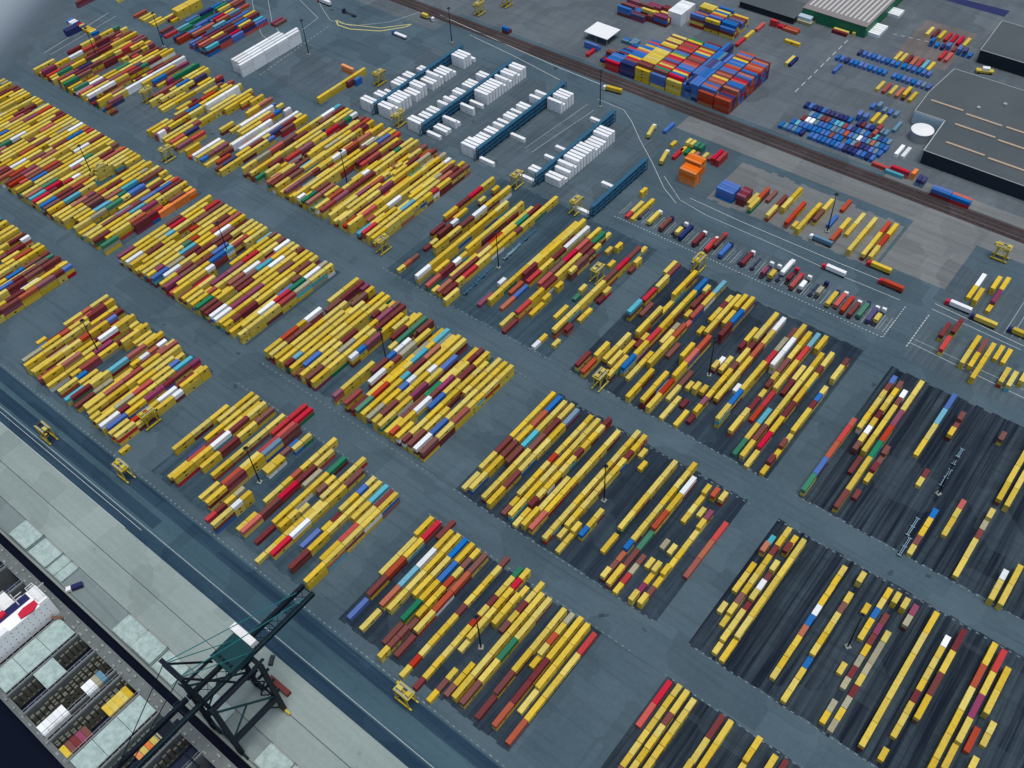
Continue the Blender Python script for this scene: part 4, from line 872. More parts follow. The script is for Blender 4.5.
(-451.5, ((193.6,2,0,1,0),(206.1,2,1,9,1),(218.6,2,1,11,0),(231.1,1,3,0,0),(237.3,2,8,0,1),(249.8,2,3,1,0),(262.3,1,0,0,0),)),
(-447.25, ((193.5,2,2,1,11),(206.0,2,8,1,1),(218.5,2,1,0,1),(231.0,2,0,0,5),(243.5,2,1,0),(256.0,2,0,1,0),)),
(-443, ((193.6,1,1,2),(199.9,2,0,1,0),(212.4,1,0,4,0),(218.6,1,0,0,0),(224.9,2,1,4,5),(237.4,1,0,9,7),(243.6,2,1,0,4),(256.1,1,0,1,0),(262.4,1,2,1,0),)),
(-438.75, ((193.6,2,0,0,0),(206.1,2,0,4,0),(218.6,1,0,0,9),(249.9,1,0,0,0),(256.1,2,5,0,0),)),
(-434.5, ((193.6,2,0,1),(206.1,2,0,2),(256.1,2,9,7),)),
(-430.25, ((193.6,2,0,1,0),(206.1,2,0,0,0),(231.1,1,2,7,0),(237.3,2,0,0,0),(249.8,2,2,0,0),(262.4,1,4,1,1),)),
(-426, ((193.6,2,0,0,0),(206.1,1,1,0),(212.3,2,2,8,11),(224.8,2,0,0,11),(237.3,2,0,3,2),(249.8,2,0,1,0),(262.4,1,0,0,0),)),
(-421.75, ((193.5,2,0,5,0),(206.0,1,0,0,3),(212.3,1,2,0,0),(218.5,1,0,3,0),(224.8,2,0,0,0),(237.3,2,10,0,0),(249.8,2,0,1,0),(262.3,1,1,0,1),)),
(-417.5, ((193.7,2,0,0,8),(206.2,1,0,0,0),(212.4,1,0,0),(218.7,2,8,2,4),(231.2,2,10,0,9),(243.7,2,0,4),(256.1,2,7,0,9),)),
(-413.25, ((193.8,2,8,1,1),(206.2,2,8,0,0),(218.8,2,0,9,1),(231.2,1,0,1,1),(237.5,2,1,0,7),(250.0,2,8,10,0),(262.5,1,0,0,0),)),
(-409, ((193.6,2,4,0,1),(218.6,2,9,0,1),(231.1,2,0,11,0),(243.6,2,0,0,9),(256.1,1,5,0,0),(262.3,1,0,11,0),)),
(-404.75, ((193.8,2,0,5,9),(206.2,2,0,1,0),(218.8,1,3,0,0),(225.0,2,1,0,0),(237.5,2,1,1,0),(250.0,2,7,1,0),(262.5,1,0,0,1),)),
(-400.5, ((193.6,2,8,0,9),(206.1,2,0,0,11),(218.6,2,0,1,11),(231.1,2,1,7,0),(243.6,2,1,0,1),(256.1,2,0,0,0),)),
(-396.25, ((193.7,2,7,0,0),(206.2,1,0,0,0),(212.4,1,11,4,0),(218.7,1,1,2,0),(224.9,2,0,0,0),(237.4,2,0,2,0),(249.9,2,0,1,0),(262.4,1,0,8,0),)),
(-392, ((193.6,1,1,0,0),(199.8,1,0,0,1),(206.1,2,2,1,1),(218.6,2,1,1,0),(231.1,2,2,0,0),(243.6,1,0,0,0),(249.8,2,0,0,1),(262.3,1,0,11,0),)),
(-387.75, ((193.6,2,0,0),(206.1,2,1,0),(218.6,2,0,0),(231.1,2,9,5),(243.6,1,0,2,1),(249.9,2,0,3,0),)),
(-383.5, ((199.8,2,0,8,0),(212.3,2,1,0,9),(224.8,2,10,0,2),(237.3,2,0,9,8),(249.8,2,0,9,9),(262.3,1,1,0,10),)),
(-379.25, ((193.8,1,0,0,0),(200.1,2,0,0,0),(212.6,2,1,0,0),(225.1,2,0,0,4),(237.6,2,0,7,10),(250.1,2,10,7,0),(262.6,1,9,0,0),)),
(-357, ((194.0,2,1,0,0),(206.5,2,5,0,3),(219.0,1,0,2,0),(225.2,2,2,4,9),(244.0,2,0,0,0),(256.5,2,0,0,0),)),
(-352.75, ((194.0,2,2,1,0),(206.5,1,0,1,1),(212.8,2,0,0,1),(237.8,2,0,4,1),(250.3,2,0,11,1),(262.8,1,0,11,1),)),
(-348.5, ((194.1,2,0,0,0),(206.6,2,0,0,0),(219.1,2,0,4,0),(231.6,2,0,11,0),(244.1,1,0,0,0),(262.8,1,0,0,11),)),
(-344.25, ((194.0,2,0,0,0),(206.5,2,1,3,0),(219.0,2,1,11,0),(231.5,2,0,0,0),(244.0,1,2,0),(250.3,2,3,1,1),(262.8,1,1,0,0),)),
(-340, ((194.0,1,1,8,1),(200.3,1,3,0,7),(206.5,2,9,0,0),(219.0,2,1,0,0),(231.5,2,0,9,0),(244.0,2,0,1,0),)),
(-335.75, ((194.0,2,4,0,-1),(206.5,2,0,1,0),(219.0,1,0,1,0),(225.3,2,0,0,0),(237.8,2,4,10,0),(250.3,1,2,1,0),(256.5,2,0,0,0),)),
(-331.5, ((194.1,1,11,1),(200.3,2,9,0,5),(212.8,2,0,10,0),(225.3,2,4,4,0),(237.8,2,0,0,0),(250.3,2,0,7,0),(262.8,1,0,8,0),)),
(-327.25, ((194.0,1,0,0,0),(200.3,1,1,4,0),(206.5,2,5,3,0),(219.0,1,0,1,0),(225.3,2,0,0,1),(250.3,1,0,0,1),(256.5,1,1,0,0),(262.8,1,0,0),)),
(-323, ((194.0,2,1,1,-1),(206.5,2,0,0,0),(219.0,2,2,1,10),(231.5,2,2,0,0),(244.0,1,1,10,0),(250.3,2,1,0,11),(262.8,1,0,0,1),)),
(-318.75, ((194.0,2,11,0,-1),(206.5,2,8,0,-1),(219.0,1,1,0,0),(225.2,2,7,5,0),(237.8,1,0,0,0),(244.0,2,0,0,1),(256.5,2,0,0,1),)),
(-314.5, ((219.1,1,1,0,9),(225.3,1,0,0,5),(231.6,2,0,1,11),(244.1,2,0,0,0),(256.6,1,9,0,0),)),
(-310.25, ((250.3,2,10,0,0),(262.8,1,0,0),)),
(-306, ((244.2,2,0,0,1),(256.7,2,0,0,0),)),
(-301.75, ((194.0,1,0,2,11),(200.3,2,0,0,-1),(212.8,2,0,0,-1),(237.8,1,0,7,0),(244.0,2,0,11,8),(256.5,2,4,0,8),)),
(-297.5, ((219.4,2,0,8,-1),(231.9,1,10,8,5),(238.1,1,8,11,9),(244.4,1,0,0,9),(256.9,2,0,1,1),)),
(-293.25, ((194.1,2,1,0,-1),(212.8,2,1,4,-1),(225.3,1,1,0,0),(231.6,1,5,0,1),(237.8,2,0,10,10),(250.3,2,1,1,0),)),
(-289, ((194.2,2,3,1),(206.7,2,0,0),(219.2,1,7,0),(225.5,2,0,0),(238.0,1,0,0),(244.2,2,0,10),(256.7,2,0,0),)),
(-284.75, ((194.2,2,0,0,-1),(206.7,2,8,0,-1),(219.2,2,10,0,-1),(231.7,1,1,0,0),(238.0,2,0,0,7),(250.5,1,0,1,0),(256.7,2,0,9,7),)),
(-280.5, ((194.2,1,0,0,0),(200.4,2,1,0,-1),(212.9,2,0,1,-1),(225.4,1,2,0,7),(231.7,2,0,5,1),(244.2,2,4,0,3),(256.6,2,0,0),)),
(-276.25, ((194.2,2,7,1,-1),(206.7,2,3,0,-1),(219.2,1,0,0,5),(225.5,1,4,0,9),(231.7,2,1,4,-1),(244.2,2,0,0,0),(256.7,2,0,1,0),)),
(-272, ((194.0,1,0,0,0),(200.3,2,0,1,-1),(212.8,1,8,3,0),(219.0,1,0,1,0),(225.3,2,1,0,0),(237.8,1,0,0,9),(244.0,2,0,0,0),(256.5,2,11,1,0),)),
(-267.75, ((194.0,2,0,8,-1),(206.5,2,0,9,-1),(219.0,2,0,1,-1),(231.5,2,4,11,0),(244.0,2,0,1,5),)),
(-263.5, ((194.2,2,0,0),(206.7,1,0,1),(213.0,2,0,1),(225.5,2,0,8),(238.0,2,0,0),(250.5,1,1,0),(256.7,2,0,0),)),
(-259.25, ((194.0,1,0,0,3),(200.3,2,0,0,-1),(212.8,2,7,0,-1),(225.3,1,5,11,1),(231.5,2,5,2,11),(244.0,2,1,5,0),(256.5,1,0,0,1),(262.8,1,0,0,1),)),
(-255, ((194.1,2,1,9,-1),(219.1,2,0,11,-1),(231.6,2,7,0,-1),(244.1,2,8,4,1),(256.6,1,4,0,0),(262.8,1,8,0,0),)),
(-250.75, ((194.1,1,0,9,1),(200.4,2,5,0,-1),(212.9,2,0,0,-1),(225.4,2,1,4,-1),(237.9,2,10,2,0),(250.4,1,0,0,0),(256.6,1,1,1,0),)),
(-246.5, ((194.1,2,0,0,-1),(206.6,2,0,0,-1),(219.1,1,0,0,0),(237.8,1,1,0,0),(244.1,2,1,5,0),(256.6,2,0,0,0),)),
(-242.25, ((194.1,2,0,1,-1),(206.6,2,0,11,-1),(219.1,2,0,0,-1),(231.6,2,1,0,-1),(244.1,2,1,5,0),(256.6,1,1,0,0),(262.8,1,0,0,0),)),
(-238, ((194.0,2,0,1,-1),(206.5,2,1,1,-1),(219.0,2,0,0,-1),(231.5,1,0,0,0),(237.8,1,0,7,0),(244.0,2,0,3,-1),(256.5,2,0,0,0),)),
(-208.95, ((206.5,2,0,-1),(219.0,2,0,-1),(231.5,2,9,-1),(244.0,2,0,0),(256.5,2,4,0),)),
(-204.7, ((193.8,2,5,-1),(206.3,2,0,-1),(218.8,2,0,-1),(231.3,2,1,-1),(243.8,2,0,3),(256.3,2,1,5),)),
(-200.45, ((217.7,2,1,-1),(230.2,2,10,-1),(242.7,2,0,-1),(255.2,2,2,-1),)),
(-196.2, ((193.3,2,1,-1),(205.8,2,0,-1),(218.3,2,0,-1),(230.8,2,0,-1),(243.3,2,0,-1),(255.8,2,1,0),)),
(-191.95, ((192.2,2,0,-1),(204.7,2,0,-1),(217.2,2,5,-1),(229.7,2,0,-1),(242.2,2,0,-1),(254.7,2,11,12),)),
(-183.45, ((193.0,1,1),(199.2,1,0),(205.5,1,1,0),(211.7,1,0,0),(218.0,1,0,0),(224.2,1,3,0),(230.5,1,0,3),(236.7,1,5,0),(243.0,1,1,0),(249.2,1,1,0),(255.5,1,9,0),(261.7,1,10,0),)),
(-179.2, ((193.3,2,7,-1),(205.8,2,0,-1),(218.3,2,0,-1),(230.8,2,4,-1),(243.3,2,0,-1),(255.8,2,0,0),)),
(-174.95, ((191.2,1,0),(197.4,1,0),(203.7,1,1,1),(209.9,1,1,0),(216.2,1,9,0),(222.4,1,1,0),(228.7,1,0,0),(234.9,1,7,0),(241.2,1,0,1),(247.4,1,0,0),(253.7,1,1,0),(259.9,1,4,0),(266.2,1,3,1),)),
(-170.7, ((192.8,2,0,-1),(205.3,2,0),)),
(-166.45, ((193.2,2,0,-1),(205.7,2,2,-1),(218.2,2,4,-1),(230.7,2,0,-1),(243.2,2,0,-1),(255.7,2,1,0),)),
(-157.95, ((192.8,1,3,0),(199.1,1,7,0),(205.3,2,1,-1),(217.8,1,0,0),(224.1,2,4,-1),(236.6,1,0,0),(242.8,1,10,0),(249.1,1,3,0),(255.3,1,0,0),(261.6,1,0,0),(267.9,1,1,0),)),
(-153.7, ((198.8,1,0),(205.1,1,0,0),(211.3,1,0,0),(217.6,1,0,0),(223.8,1,0,0),(230.1,1,1,0),(236.3,1,0,0),(242.6,1,0,0),(248.8,1,5,0),(255.1,1,0,1),(261.3,1,0,0),(267.6,1,2,0),)),
(-149.45, ((191.9,1,0),(198.2,1,0),(204.4,1,0,0),(262.0,1,0),)),
(-145.2, ((204.6,1,0,5),(210.8,1,0,0),(217.1,1,11,0),(255.3,1,0),)),
(-132.45, ((219.2,2,8,-1),(231.7,2,1,-1),(244.2,2,0,-1),(256.7,2,0,-1),)),
(-123.95, ((192.7,1,1,0),(198.9,1,1),(205.2,1,3),(211.4,1,0,5),(217.7,1,1,0),(223.9,1,0,0),(230.2,1,10,0),(236.4,1,0,0),(242.7,1,7,0),(248.9,1,0,0),(255.2,1,8,0),(261.4,1,1,0),(267.7,1,0,0),)),
(-119.7, ((191.4,2,4,-1),(228.9,2,0,-1),(241.4,2,0,-1),(253.9,2,3,-1),)),
(-115.45, ((190.7,1,0),(196.9,1,2),(203.2,1,10),(209.4,1,1),)),
(-111.2, ((210.4,1,0),(223.2,1,10),(241.8,1,0),(248.0,1,0),(254.3,1,0),(260.5,1,10,0),)),
(-106.95, ((190.7,1,0,0),(196.9,1,11),(203.2,1,0),(209.4,1,0,0),(223.0,1,0),(249.0,1,0),(261.4,1,0,3),)),
(-102.7, ((191.8,1,0,0),(198.1,1,1),(204.3,1,0),(210.6,1,0,0),(216.8,1,0),(223.1,1,0),(229.3,1,0),(235.6,1,0),(241.8,1,0,0),(248.1,1,0,11),(261.7,1,3,0),)),
(-72.55, ((211.0,1,0),(224.1,1,0),(230.3,1,0),(236.6,1,0),(248.8,1,0,3),(255.0,1,7),)),
(-68.3, ((205.6,1,0),(211.8,1,0,0),(218.1,1,0,1),(224.3,1,0,0),(230.6,1,0,0),(236.8,1,0,0),(243.1,1,7,0),(249.3,1,1,1),(255.6,1,0,0),(261.8,1,0,0),)),
(-64.05, ((192.5,1,0),(198.8,1,1,0),(205.0,1,0,0),(211.2,1,11,0),(217.5,1,1),(223.8,1,1,0),(230.0,1,0,9),(236.2,1,1),(242.5,1,0,0),(255.0,1,0,1),(261.2,1,0),)),
(-59.8, ((203.9,2,0,-1),(216.4,2,0,-1),(228.9,2,0,-1),(241.4,2,0,-1),(253.9,2,0,-1),)),
(-38.55, ((197.6,1,0),(203.8,1,0),(210.1,1,0),(216.3,1,0),(222.6,1,3),(228.8,1,5),(235.1,1,9),(241.3,1,0),(247.6,1,0),(253.8,1,0),(260.1,1,0),)),
(-30.05, ((191.4,1,0),(197.6,1,0),(203.9,1,0),(210.1,1,5),(216.4,1,1,0),(222.6,1,0,0),(228.9,1,0,0),(235.1,1,7,0),(241.4,1,1,1),(247.6,1,0,0),(260.8,1,0,0),)),
(-21.55, ((248.8,1,0),)),
(-17.3, ((216.7,1,0),(236.8,1,0),(243.0,1,0),(249.3,1,5),(255.5,1,0),(261.8,1,0),)),
(-13.05, ((192.9,1,0),(199.1,1,10),(211.6,1,10),(217.9,1,1),(224.1,1,10),(230.4,1,0),(236.6,1,1),(242.9,1,11),(249.1,1,1),(260.5,1,0,0),)),
(-8.8, ((191.6,1,10),(197.8,1,0),(204.1,1,10),(210.3,1,1),(216.6,1,0),(222.8,1,10),(241.6,1,0),(260.2,1,0,0),)),
(-4.55, ((253.0,1,1,10),(259.3,1,0,11),)),
(3.95, ((192.7,2,1,-1),(205.2,2,1,-1),(217.7,2,0,-1),(230.2,2,0,-1),(242.7,2,0,-1),(255.2,2,0,-1),)),
(12.45, ((193.2,1,0),(205.1,1,0),(211.3,1,0),(217.6,1,0),(223.8,1,1),(230.1,1,0),(236.3,1,0),(242.6,1,0),(248.8,1,0),(255.1,1,9),)),
(16.7, ((216.8,2,1,-1),(229.3,2,8,-1),(241.8,2,0,-1),(254.3,2,0,-1),)),
(29.45, ((193.6,2,0,0),(206.1,2,0,-1),(218.6,2,1,-1),(231.1,2,0,-1),(243.6,2,1,-1),(256.1,2,0,-1),)),
(33.7, ((217.8,2,1,-1),(230.3,2,7,-1),(242.8,2,3,-1),(255.3,2,0,-1),)),
(37.95, ((236.1,2,0,-1),(248.6,2,1,-1),)),
(42.2, ((211.6,1,0),(223.5,1,0),(229.8,1,0),)),
(-738, ((291.2,1,0,0),(297.5,2,0,0),(322.5,1,1,1),(328.7,1,0,1),(335.0,2,0,0),(347.5,1,0,1),(353.7,2,9,0),(366.2,1,1,8),)),
(-733.75, ((291.4,1,11),(310.1,2,0),(322.6,1,0),(328.9,2,0),(341.4,2,0),(360.1,2,0),)),
(-729.5, ((291.4,2,0,0),(303.9,2,11,0),(316.4,1,0,0),(322.7,2,0,0),(347.7,2,0,0),(360.2,2,11,1),)),
(-725.25, ((291.2,2,0,1,11),(303.7,1,2,0,0),(309.9,1,0,0,0),(316.2,2,0,0,9),(328.7,2,3,0,2),(341.2,2,8,6,1),(353.7,1,0,2,1),(359.9,1,0,4),(366.2,1,0,0,0),)),
(-721, ((291.9,2,1,2),(304.4,2,8,11),(329.4,2,11,1),(341.9,2,0,1),(354.4,1,0,3),(360.6,2,1,1),)),
(-716.75, ((292.0,2,6,0),(304.5,2,3,0),(329.5,2,4,0),(342.0,2,4,0),(354.5,1,4,2),(360.8,1,0,0),(367.0,1,0,0),)),
(-712.5, ((291.1,1,0,0),(297.4,2,0,0,8),(309.9,2,1,1,0),(322.4,2,1,8,1),(334.9,2,0,0,1),(347.4,2,6,0,0),(359.9,2,0,2,0),)),
(-708.25, ((298.4,2,4,9),(310.9,2,0,1),(323.4,1,0,0),(329.6,2,0,2),(342.1,2,3,0),(354.6,1,1,0),(360.9,1,0,1),)),
(-704, ((291.8,1,4,8,4),(298.1,2,11,9,11),(310.6,2,0,0,6),(323.1,1,4,0,0),(329.3,1,1,8,0),(335.6,2,0,8,0),(348.1,2,0,0,0),(360.6,2,1,0,11),)),
(-699.75, ((291.4,2,0,0,0),(303.9,2,0,6,1),(316.4,2,3,0,1),(328.9,2,1,1),(341.4,1,0,2,0),(347.6,2,0,4,2),(360.1,2,3,0,1),)),
(-695.5, ((291.3,2,8,1,8),(303.8,2,2,0,1),(353.8,2,8,3,0),(366.3,1,4,0),)),
(-691.25, ((291.2,2,0,0),(341.2,1,0,0),(347.5,2,0,1),(360.0,1,0,0),(366.2,1,1,11),)),
(-687, ((291.5,2,1,0),(304.0,2,1,0),(347.8,1,9,2),(360.3,2,1),)),
(-682.75, ((291.8,2,4,9,8),(304.3,2,4,9),(316.8,2,1,0),(329.3,2,11,8),(341.8,2,9,0),(354.3,2,0,1),(366.8,1,1),)),
(-678.5, ((292.2,2,0,2),(304.7,2,11,11),(317.2,2,1,0),(329.7,2,1,0),(342.2,2,4,0),(354.7,2,1,0),)),
(-674.25, ((291.4,2,0,0),(303.9,2,0,0),(316.4,2,0,11),(328.9,2,11,2),(341.4,1,0,6),(347.7,2,0,0),(360.2,2,4,0),)),
(-670, ((292.1,2,0),(304.6,1,0),(310.9,2,0),(323.4,1,1),(329.6,2,2),(342.1,2,1),(367.1,1,1),)),
(-665.75, ((291.6,1,2,6,9),(297.8,1,2,0,9),(304.1,2,0,1,9),(316.6,2,0,3,0),(329.1,2,1,0,1),(341.6,1,8,0,8),(347.8,2,3,9,1),(360.3,2,0,9,0),)),
(-661.5, ((291.6,2,1),(304.1,2,0),(329.1,2,0),(341.6,1,4),(347.9,1,1),(354.1,1,0),(360.4,1,0),)),
(-657.25, ((291.7,2,8,1),(304.2,2,1,4),(329.2,1,0,1),(347.9,2,0,1),(360.4,2,1,1),)),
(-653, ((291.9,2,0,0,0),(304.4,2,0,0),(316.9,2,9,9),(329.4,2,9,9),(341.9,2,9,9),(354.4,1,9,9),(360.7,2,9,9),)),
(-499, ((300.4,2,1,0,0),(312.9,2,0,0,10),(325.4,2,0,1,2),(337.9,2,0,1,1),(350.4,2,1,0,0),(362.9,2,3,0,0),(375.4,2,11,1,9),(387.9,1,0,11,7),)),
(-494.75, ((300.3,2,0,1),(312.8,2,4,1),(325.3,1,4,0),(344.1,2,1,11,1),(356.6,2,0,1),(369.1,2,0,11,1),(381.6,2,0,11,1),)),
(-490.5, ((300.2,1,4,4,0),(306.5,2,10,0,0),(319.0,2,10,10,0),(331.5,2,3,0,0),(344.0,2,9,1,0),(356.5,2,0,5,0),(369.0,2,1,0,0),(381.5,2,0,1,0),)),
(-486.25, ((300.4,2,10,8),(312.9,2,11,4,1),(337.9,2,9,0,0),(350.4,2,0,0,0),(375.4,2,2,0,0),(387.9,1,1,0,0),)),
(-482, ((306.6,2,0,0,0),(319.1,1,0,0),(325.3,2,1,9,2),(337.8,2,0,1,11),(350.3,2,0,10,0),(362.8,2,9,2,2),(375.3,1,0,2,1),(381.6,1,0,5,8),(387.8,1,0,1,9),)),
(-477.75, ((307.0,1,0,10),(313.2,2,0,0),(325.7,1,4,1),(338.2,1,0,1),(344.5,2,0,0),(357.0,2,0,10),(369.5,2,7),(382.0,1,0,0),)),
(-473.5, ((300.1,2,0,8,3),(312.6,2,8,5,0),(325.1,2,7,1),(337.6,2,1,0,0),(350.1,2,0,10,0),(362.6,2,0,0,0),(375.1,2,11,0,0),(387.6,1,0,4,1),)),
(-469.25, ((300.1,1,9,0,1),(306.4,1,0,7,1),(312.6,2,0,0,1),(325.1,2,5,7),(337.6,2,0,0),(350.1,2,0,0,10),(362.6,1,0,1,0),(368.9,1,0,0,0),(375.1,2,0,7,4),(387.6,1,0,0,3),)),
(-465, ((300.1,2,0,0,0),(312.6,2,5,0,1),(325.1,2,0,7,0),(337.6,2,1,0,0),(350.1,2,1,3,0),(362.6,2,1,4,0),(375.1,1,1,0,0),(381.4,1,0,2,1),(387.6,1,0,0,0),)),
(-460.75, ((300.0,2,0,0),(312.5,2,0,0),(325.0,2,0,0),(337.5,2,0,0),(350.0,1,0,0),(356.3,2,0,0),(381.3,1,0,0),)),
(-456.5, ((300.6,2,11,0,11),(313.1,2,1,7,1),(325.6,1,8,1,1),(331.9,2,0,1,0),(344.4,2,0,0,9),(356.9,2,0,1,3),(369.4,2,0,0,3),(381.9,2,2,0,0),)),
(-452.25, ((300.2,1,0,0),(306.5,1,1,11),(312.7,2,8,10),(325.2,2,0,0),(337.7,1,0,3),(344.0,2,1),(369.0,2,0,9),(381.5,2,7,1),)),
(-448, ((300.2,2,10,0,0),(312.7,2,7,10,0),(325.2,2,0,1,0),(337.7,2,1,0,0),(350.2,2,7,1,0),(362.7,1,0,1,1),(368.9,2,0,0,10),(381.4,1,3,0,0),(387.7,1,0,10,0),)),
(-443.75, ((300.5,1,1,0,9),(306.7,1,9,0),(313.0,2,0,0,0),(325.5,2,0,0,0),(338.0,2,1,2,0),(350.5,2,0,3,0),(363.0,2,1,1,0),(375.5,2,0,5,5),(388.0,1,0,3,0),)),
(-439.5, ((300.3,1,0,0,8),(306.5,1,0,11,8),(312.8,2,0,0,1),(350.3,2,0,1,1),(362.8,2,0,1,1),(375.3,2,8,2,1),(387.8,1,0,0,2),)),
(-435.25, ((300.4,2,10,0,4),(312.9,2,1,1,4),(350.4,1,0,0,2),(356.7,2,3,1,4),(369.2,2,0,3,0),(381.7,1,1,5,0),)),
(-431, ((300.4,2,0,8),(312.9,2,1,0,0),(337.9,2,0,0),(350.4,2,10,0),(362.9,2,8,1),(375.4,2,0,7,1),)),
(-426.75, ((300.0,2,0,9,0),(312.5,2,0,1,3),(325.0,1,2,0,0),(331.3,2,7,0,0),(343.8,1,0,5,9),(350.0,2,3,0,0),(362.5,2,5,0,0),(375.0,1,0,0,8),(381.3,2,0,0,0),)),
(-422.5, ((300.7,2,0,0,4),(313.2,2,7,0,11),(325.7,2,0,0,1),(338.2,2,1,0,1),(350.7,1,5,0,0),(356.9,2,0,0,0),(369.4,2,0,3,0),(381.9,2,0,0,0),)),
(-418.25, ((306.9,2,0,0),(319.4,2,1,0),(331.9,2,0,0),(344.4,2,0,0),(356.9,1,3,0),(363.2,1,10,4),(369.4,2,0,0),(381.9,2,0,1),)),
(-414, ((300.3,2,0,0,0),(312.8,2,2,0,0),(325.3,2,0,8,11),(337.8,2,5,2,3),(350.3,1,0,7,0),(356.5,1,1,0),(362.8,1,0,1,0),(369.0,1,2,0),(375.3,2,8,3,0),(387.8,1,8,0,1),)),
(-409.75, ((300.0,2,3,0),(312.5,2,2,0,0),(325.0,1,0,0,0),(331.3,2,11,0,0),(343.8,2,1,0),(356.3,2,0,0,0),(368.8,2,0,0,1),(381.3,2,0,3),)),
(-405.5, ((300.4,2,0,0,0),(312.9,2,0,11,0),(325.4,2,2,11,0),(337.9,2,8,11,11),(350.4,2,0,2,0),(362.9,2,0,0,0),(375.4,2,10,0,10),(387.9,1,0,0,1),)),
(-401.25, ((300.1,2,0,3),(312.6,2,0,0),(325.1,2,2,0),(337.6,1,0,3),(343.8,2,10,0),(356.3,1,0,0),(362.6,2,9,8),(375.1,2,1,10),(387.6,1,0,1),)),
(-397, ((300.6,2,0,0,0),(313.1,2,0,0,2),(325.6,1,0,0,0),(331.8,2,0,0,0),(344.3,2,0,0,0),(356.8,2,1,1,0),(369.3,1,0,0,0),(375.6,2,0,1,0),(388.1,1,10,0,10),)),
(-392.75, ((313.0,1,0,4),(319.3,2,3,0),(331.8,2,0,9),(344.3,2,0,0),(356.8,2,4,0),(369.3,1,8,0),(375.5,2,0,0),(388.0,1,0,9),)),
(-388.5, ((300.0,2,1,7),(312.5,2,4,0),(350.0,2,0,0),(362.5,2,0,0),(375.0,2,0,0),(387.5,1,0,0),)),
(-384.25, ((300.3,2,0,4,2),(312.8,1,0,0,0),(319.1,2,0,0,0),(331.6,2,1,0),(344.1,2,1,0,0),(356.6,2,3,8,0),(369.1,1,0,0,10),(375.3,2,8,0,1),)),
(-380, ((300.3,2,0,0,0),(312.8,1,0,0,0),(319.1,2,5,1,0),(331.6,2,0,7,7),(344.1,2,0,0,0),(356.6,2,0,0,0),(369.1,2,2,10,3),(381.6,1,1,11,1),(387.8,1,1,1,0),)),
(-375.75, ((300.0,2,3,7,0),(312.5,2,0,0,0),(325.0,2,3,0,0),(337.5,1,0,10,0),(343.8,1,0,5,0),(350.0,1,1,0,0),(356.3,1,0,9,2),(362.5,2,1,1,0),(375.0,2,1,0,1),(387.5,1,4,0,1),)),
(-355.05, ((345.0,2,2,0),(357.5,2,0,1),(370.0,2,0,2),(382.5,2,0,0),)),
(-350.8, ((327.7,2,0,1),(349.6,2,0),)),
(-346.55, ((291.8,1,0),(298.0,1,3),(304.3,1,1),(315.9,1,1),(322.1,1,0),(329.6,2,1,1),(342.1,1,1,9),(369.8,1,1,0),(383.5,1,4,0),)),
(-338.05, ((316.5,2,0,0,0),(329.0,2,0,1,0),(341.5,2,0,0,1),(354.0,2,1,0,9),(366.5,2,0,11,0),(379.0,2,9,0,0),)),
(-329.55, ((290.8,2,10,0,9),(303.3,2,0,0,0),(315.8,2,0,0,0),(328.3,2,10,5,0),(340.8,2,0,0,0),(353.3,2,5,0,0),(365.8,2,7,0,0),)),
(-325.3, ((302.8,2,0,0),)),
(-321.05, ((290.2,2,8,2),(302.7,2,11,1),(315.2,1,3,9),(321.4,1,7,0),(327.6,2,0,0,0),(339.9,2,1,11,0),(352.4,2,1,1,0),(364.9,2,1,4,0),(377.4,1,0,0,0),)),
(-316.8, ((290.6,1,0),(307.0,2,0),(319.5,2,0),(332.0,2,1),(344.5,2,3),(357.0,2,0),(369.5,2,0),(382.0,1,0),)),
(-312.55, ((290.5,2,0,3),(303.0,2,0,1),(315.5,2,9,1),(328.0,2,4,0),(340.5,2,0,0),(353.0,2,0,0),(365.5,2,10,8),(378.0,2,0,1),)),
(-308.3, ((290.7,2,0,1),(303.2,1,0,0),(309.4,2,0,2),(321.9,2,0,0),(334.4,2,9,0),(346.9,2,0,0),(359.4,1,0,1),(365.7,2,0,0),(378.2,2,8,0),(390.7,2,0,0),)),
(-304.05, ((287.1,2,0,0),)),
(-287.05, ((298.0,2,11),(317.0,1,0,9),)),
(-282.8, ((302.8,2,0,0),(315.3,2,8,0),(327.8,2,0,0),(340.3,2,1,0),(352.8,2,0,0),(365.3,2,0,0),(377.8,2,1,0),)),
(-278.55, ((316.7,2,3),(330.2,2,11,11,1),(342.7,2,0,0,0),(355.2,2,0,0,0),(367.7,2,1,4,0),(380.2,2,0,0,0),)),
(-274.3, ((303.4,2,3),(315.9,2,5),(328.6,2,0,2),(341.1,2,0,0),(353.6,2,0,1),(366.1,2,0,9),(378.6,2,0,9),)),
(-265.8, ((292.6,2,0),(328.9,2,11,0,2),(341.4,2,0,0,1),(353.9,2,1,5,2),(366.4,2,0,0,2),(378.9,2,1,1,0),)),
(-261.55, ((289.6,2,1),(302.6,2,3,0,2),(315.1,2,0,0,0),(327.6,2,9,0,1),(340.1,2,0,0,0),(352.6,2,0,0,0),(365.1,2,2,1,1),(377.6,2,1,0,8),(390.2,1,0),)),
(-257.3, ((309.5,2,0),(322.0,1,0,0),(334.5,1,0,0),(348.0,1,1,1,0),(354.2,2,0,11,1),(366.7,1,1,0,1),(373.0,1,3,7,0),)),
(-253.05, ((379.7,1,0),)),
(-248.8, ((384.1,1,0,0),)),
(-244.55, ((316.0,2,0),(334.5,1,8),(340.7,1,10,0),(370.3,1,0),)),
(-240.3, ((290.1,1,9),(296.4,1,0),)),
(-236.05, ((303.8,2,3,1,0),(316.3,2,1,7,0),(328.8,2,10,0,0),(341.3,2,1,0,0),(353.8,2,4,0,1),(366.3,2,0,0,2),(378.8,2,0,7,1),(392.2,1,0),)),
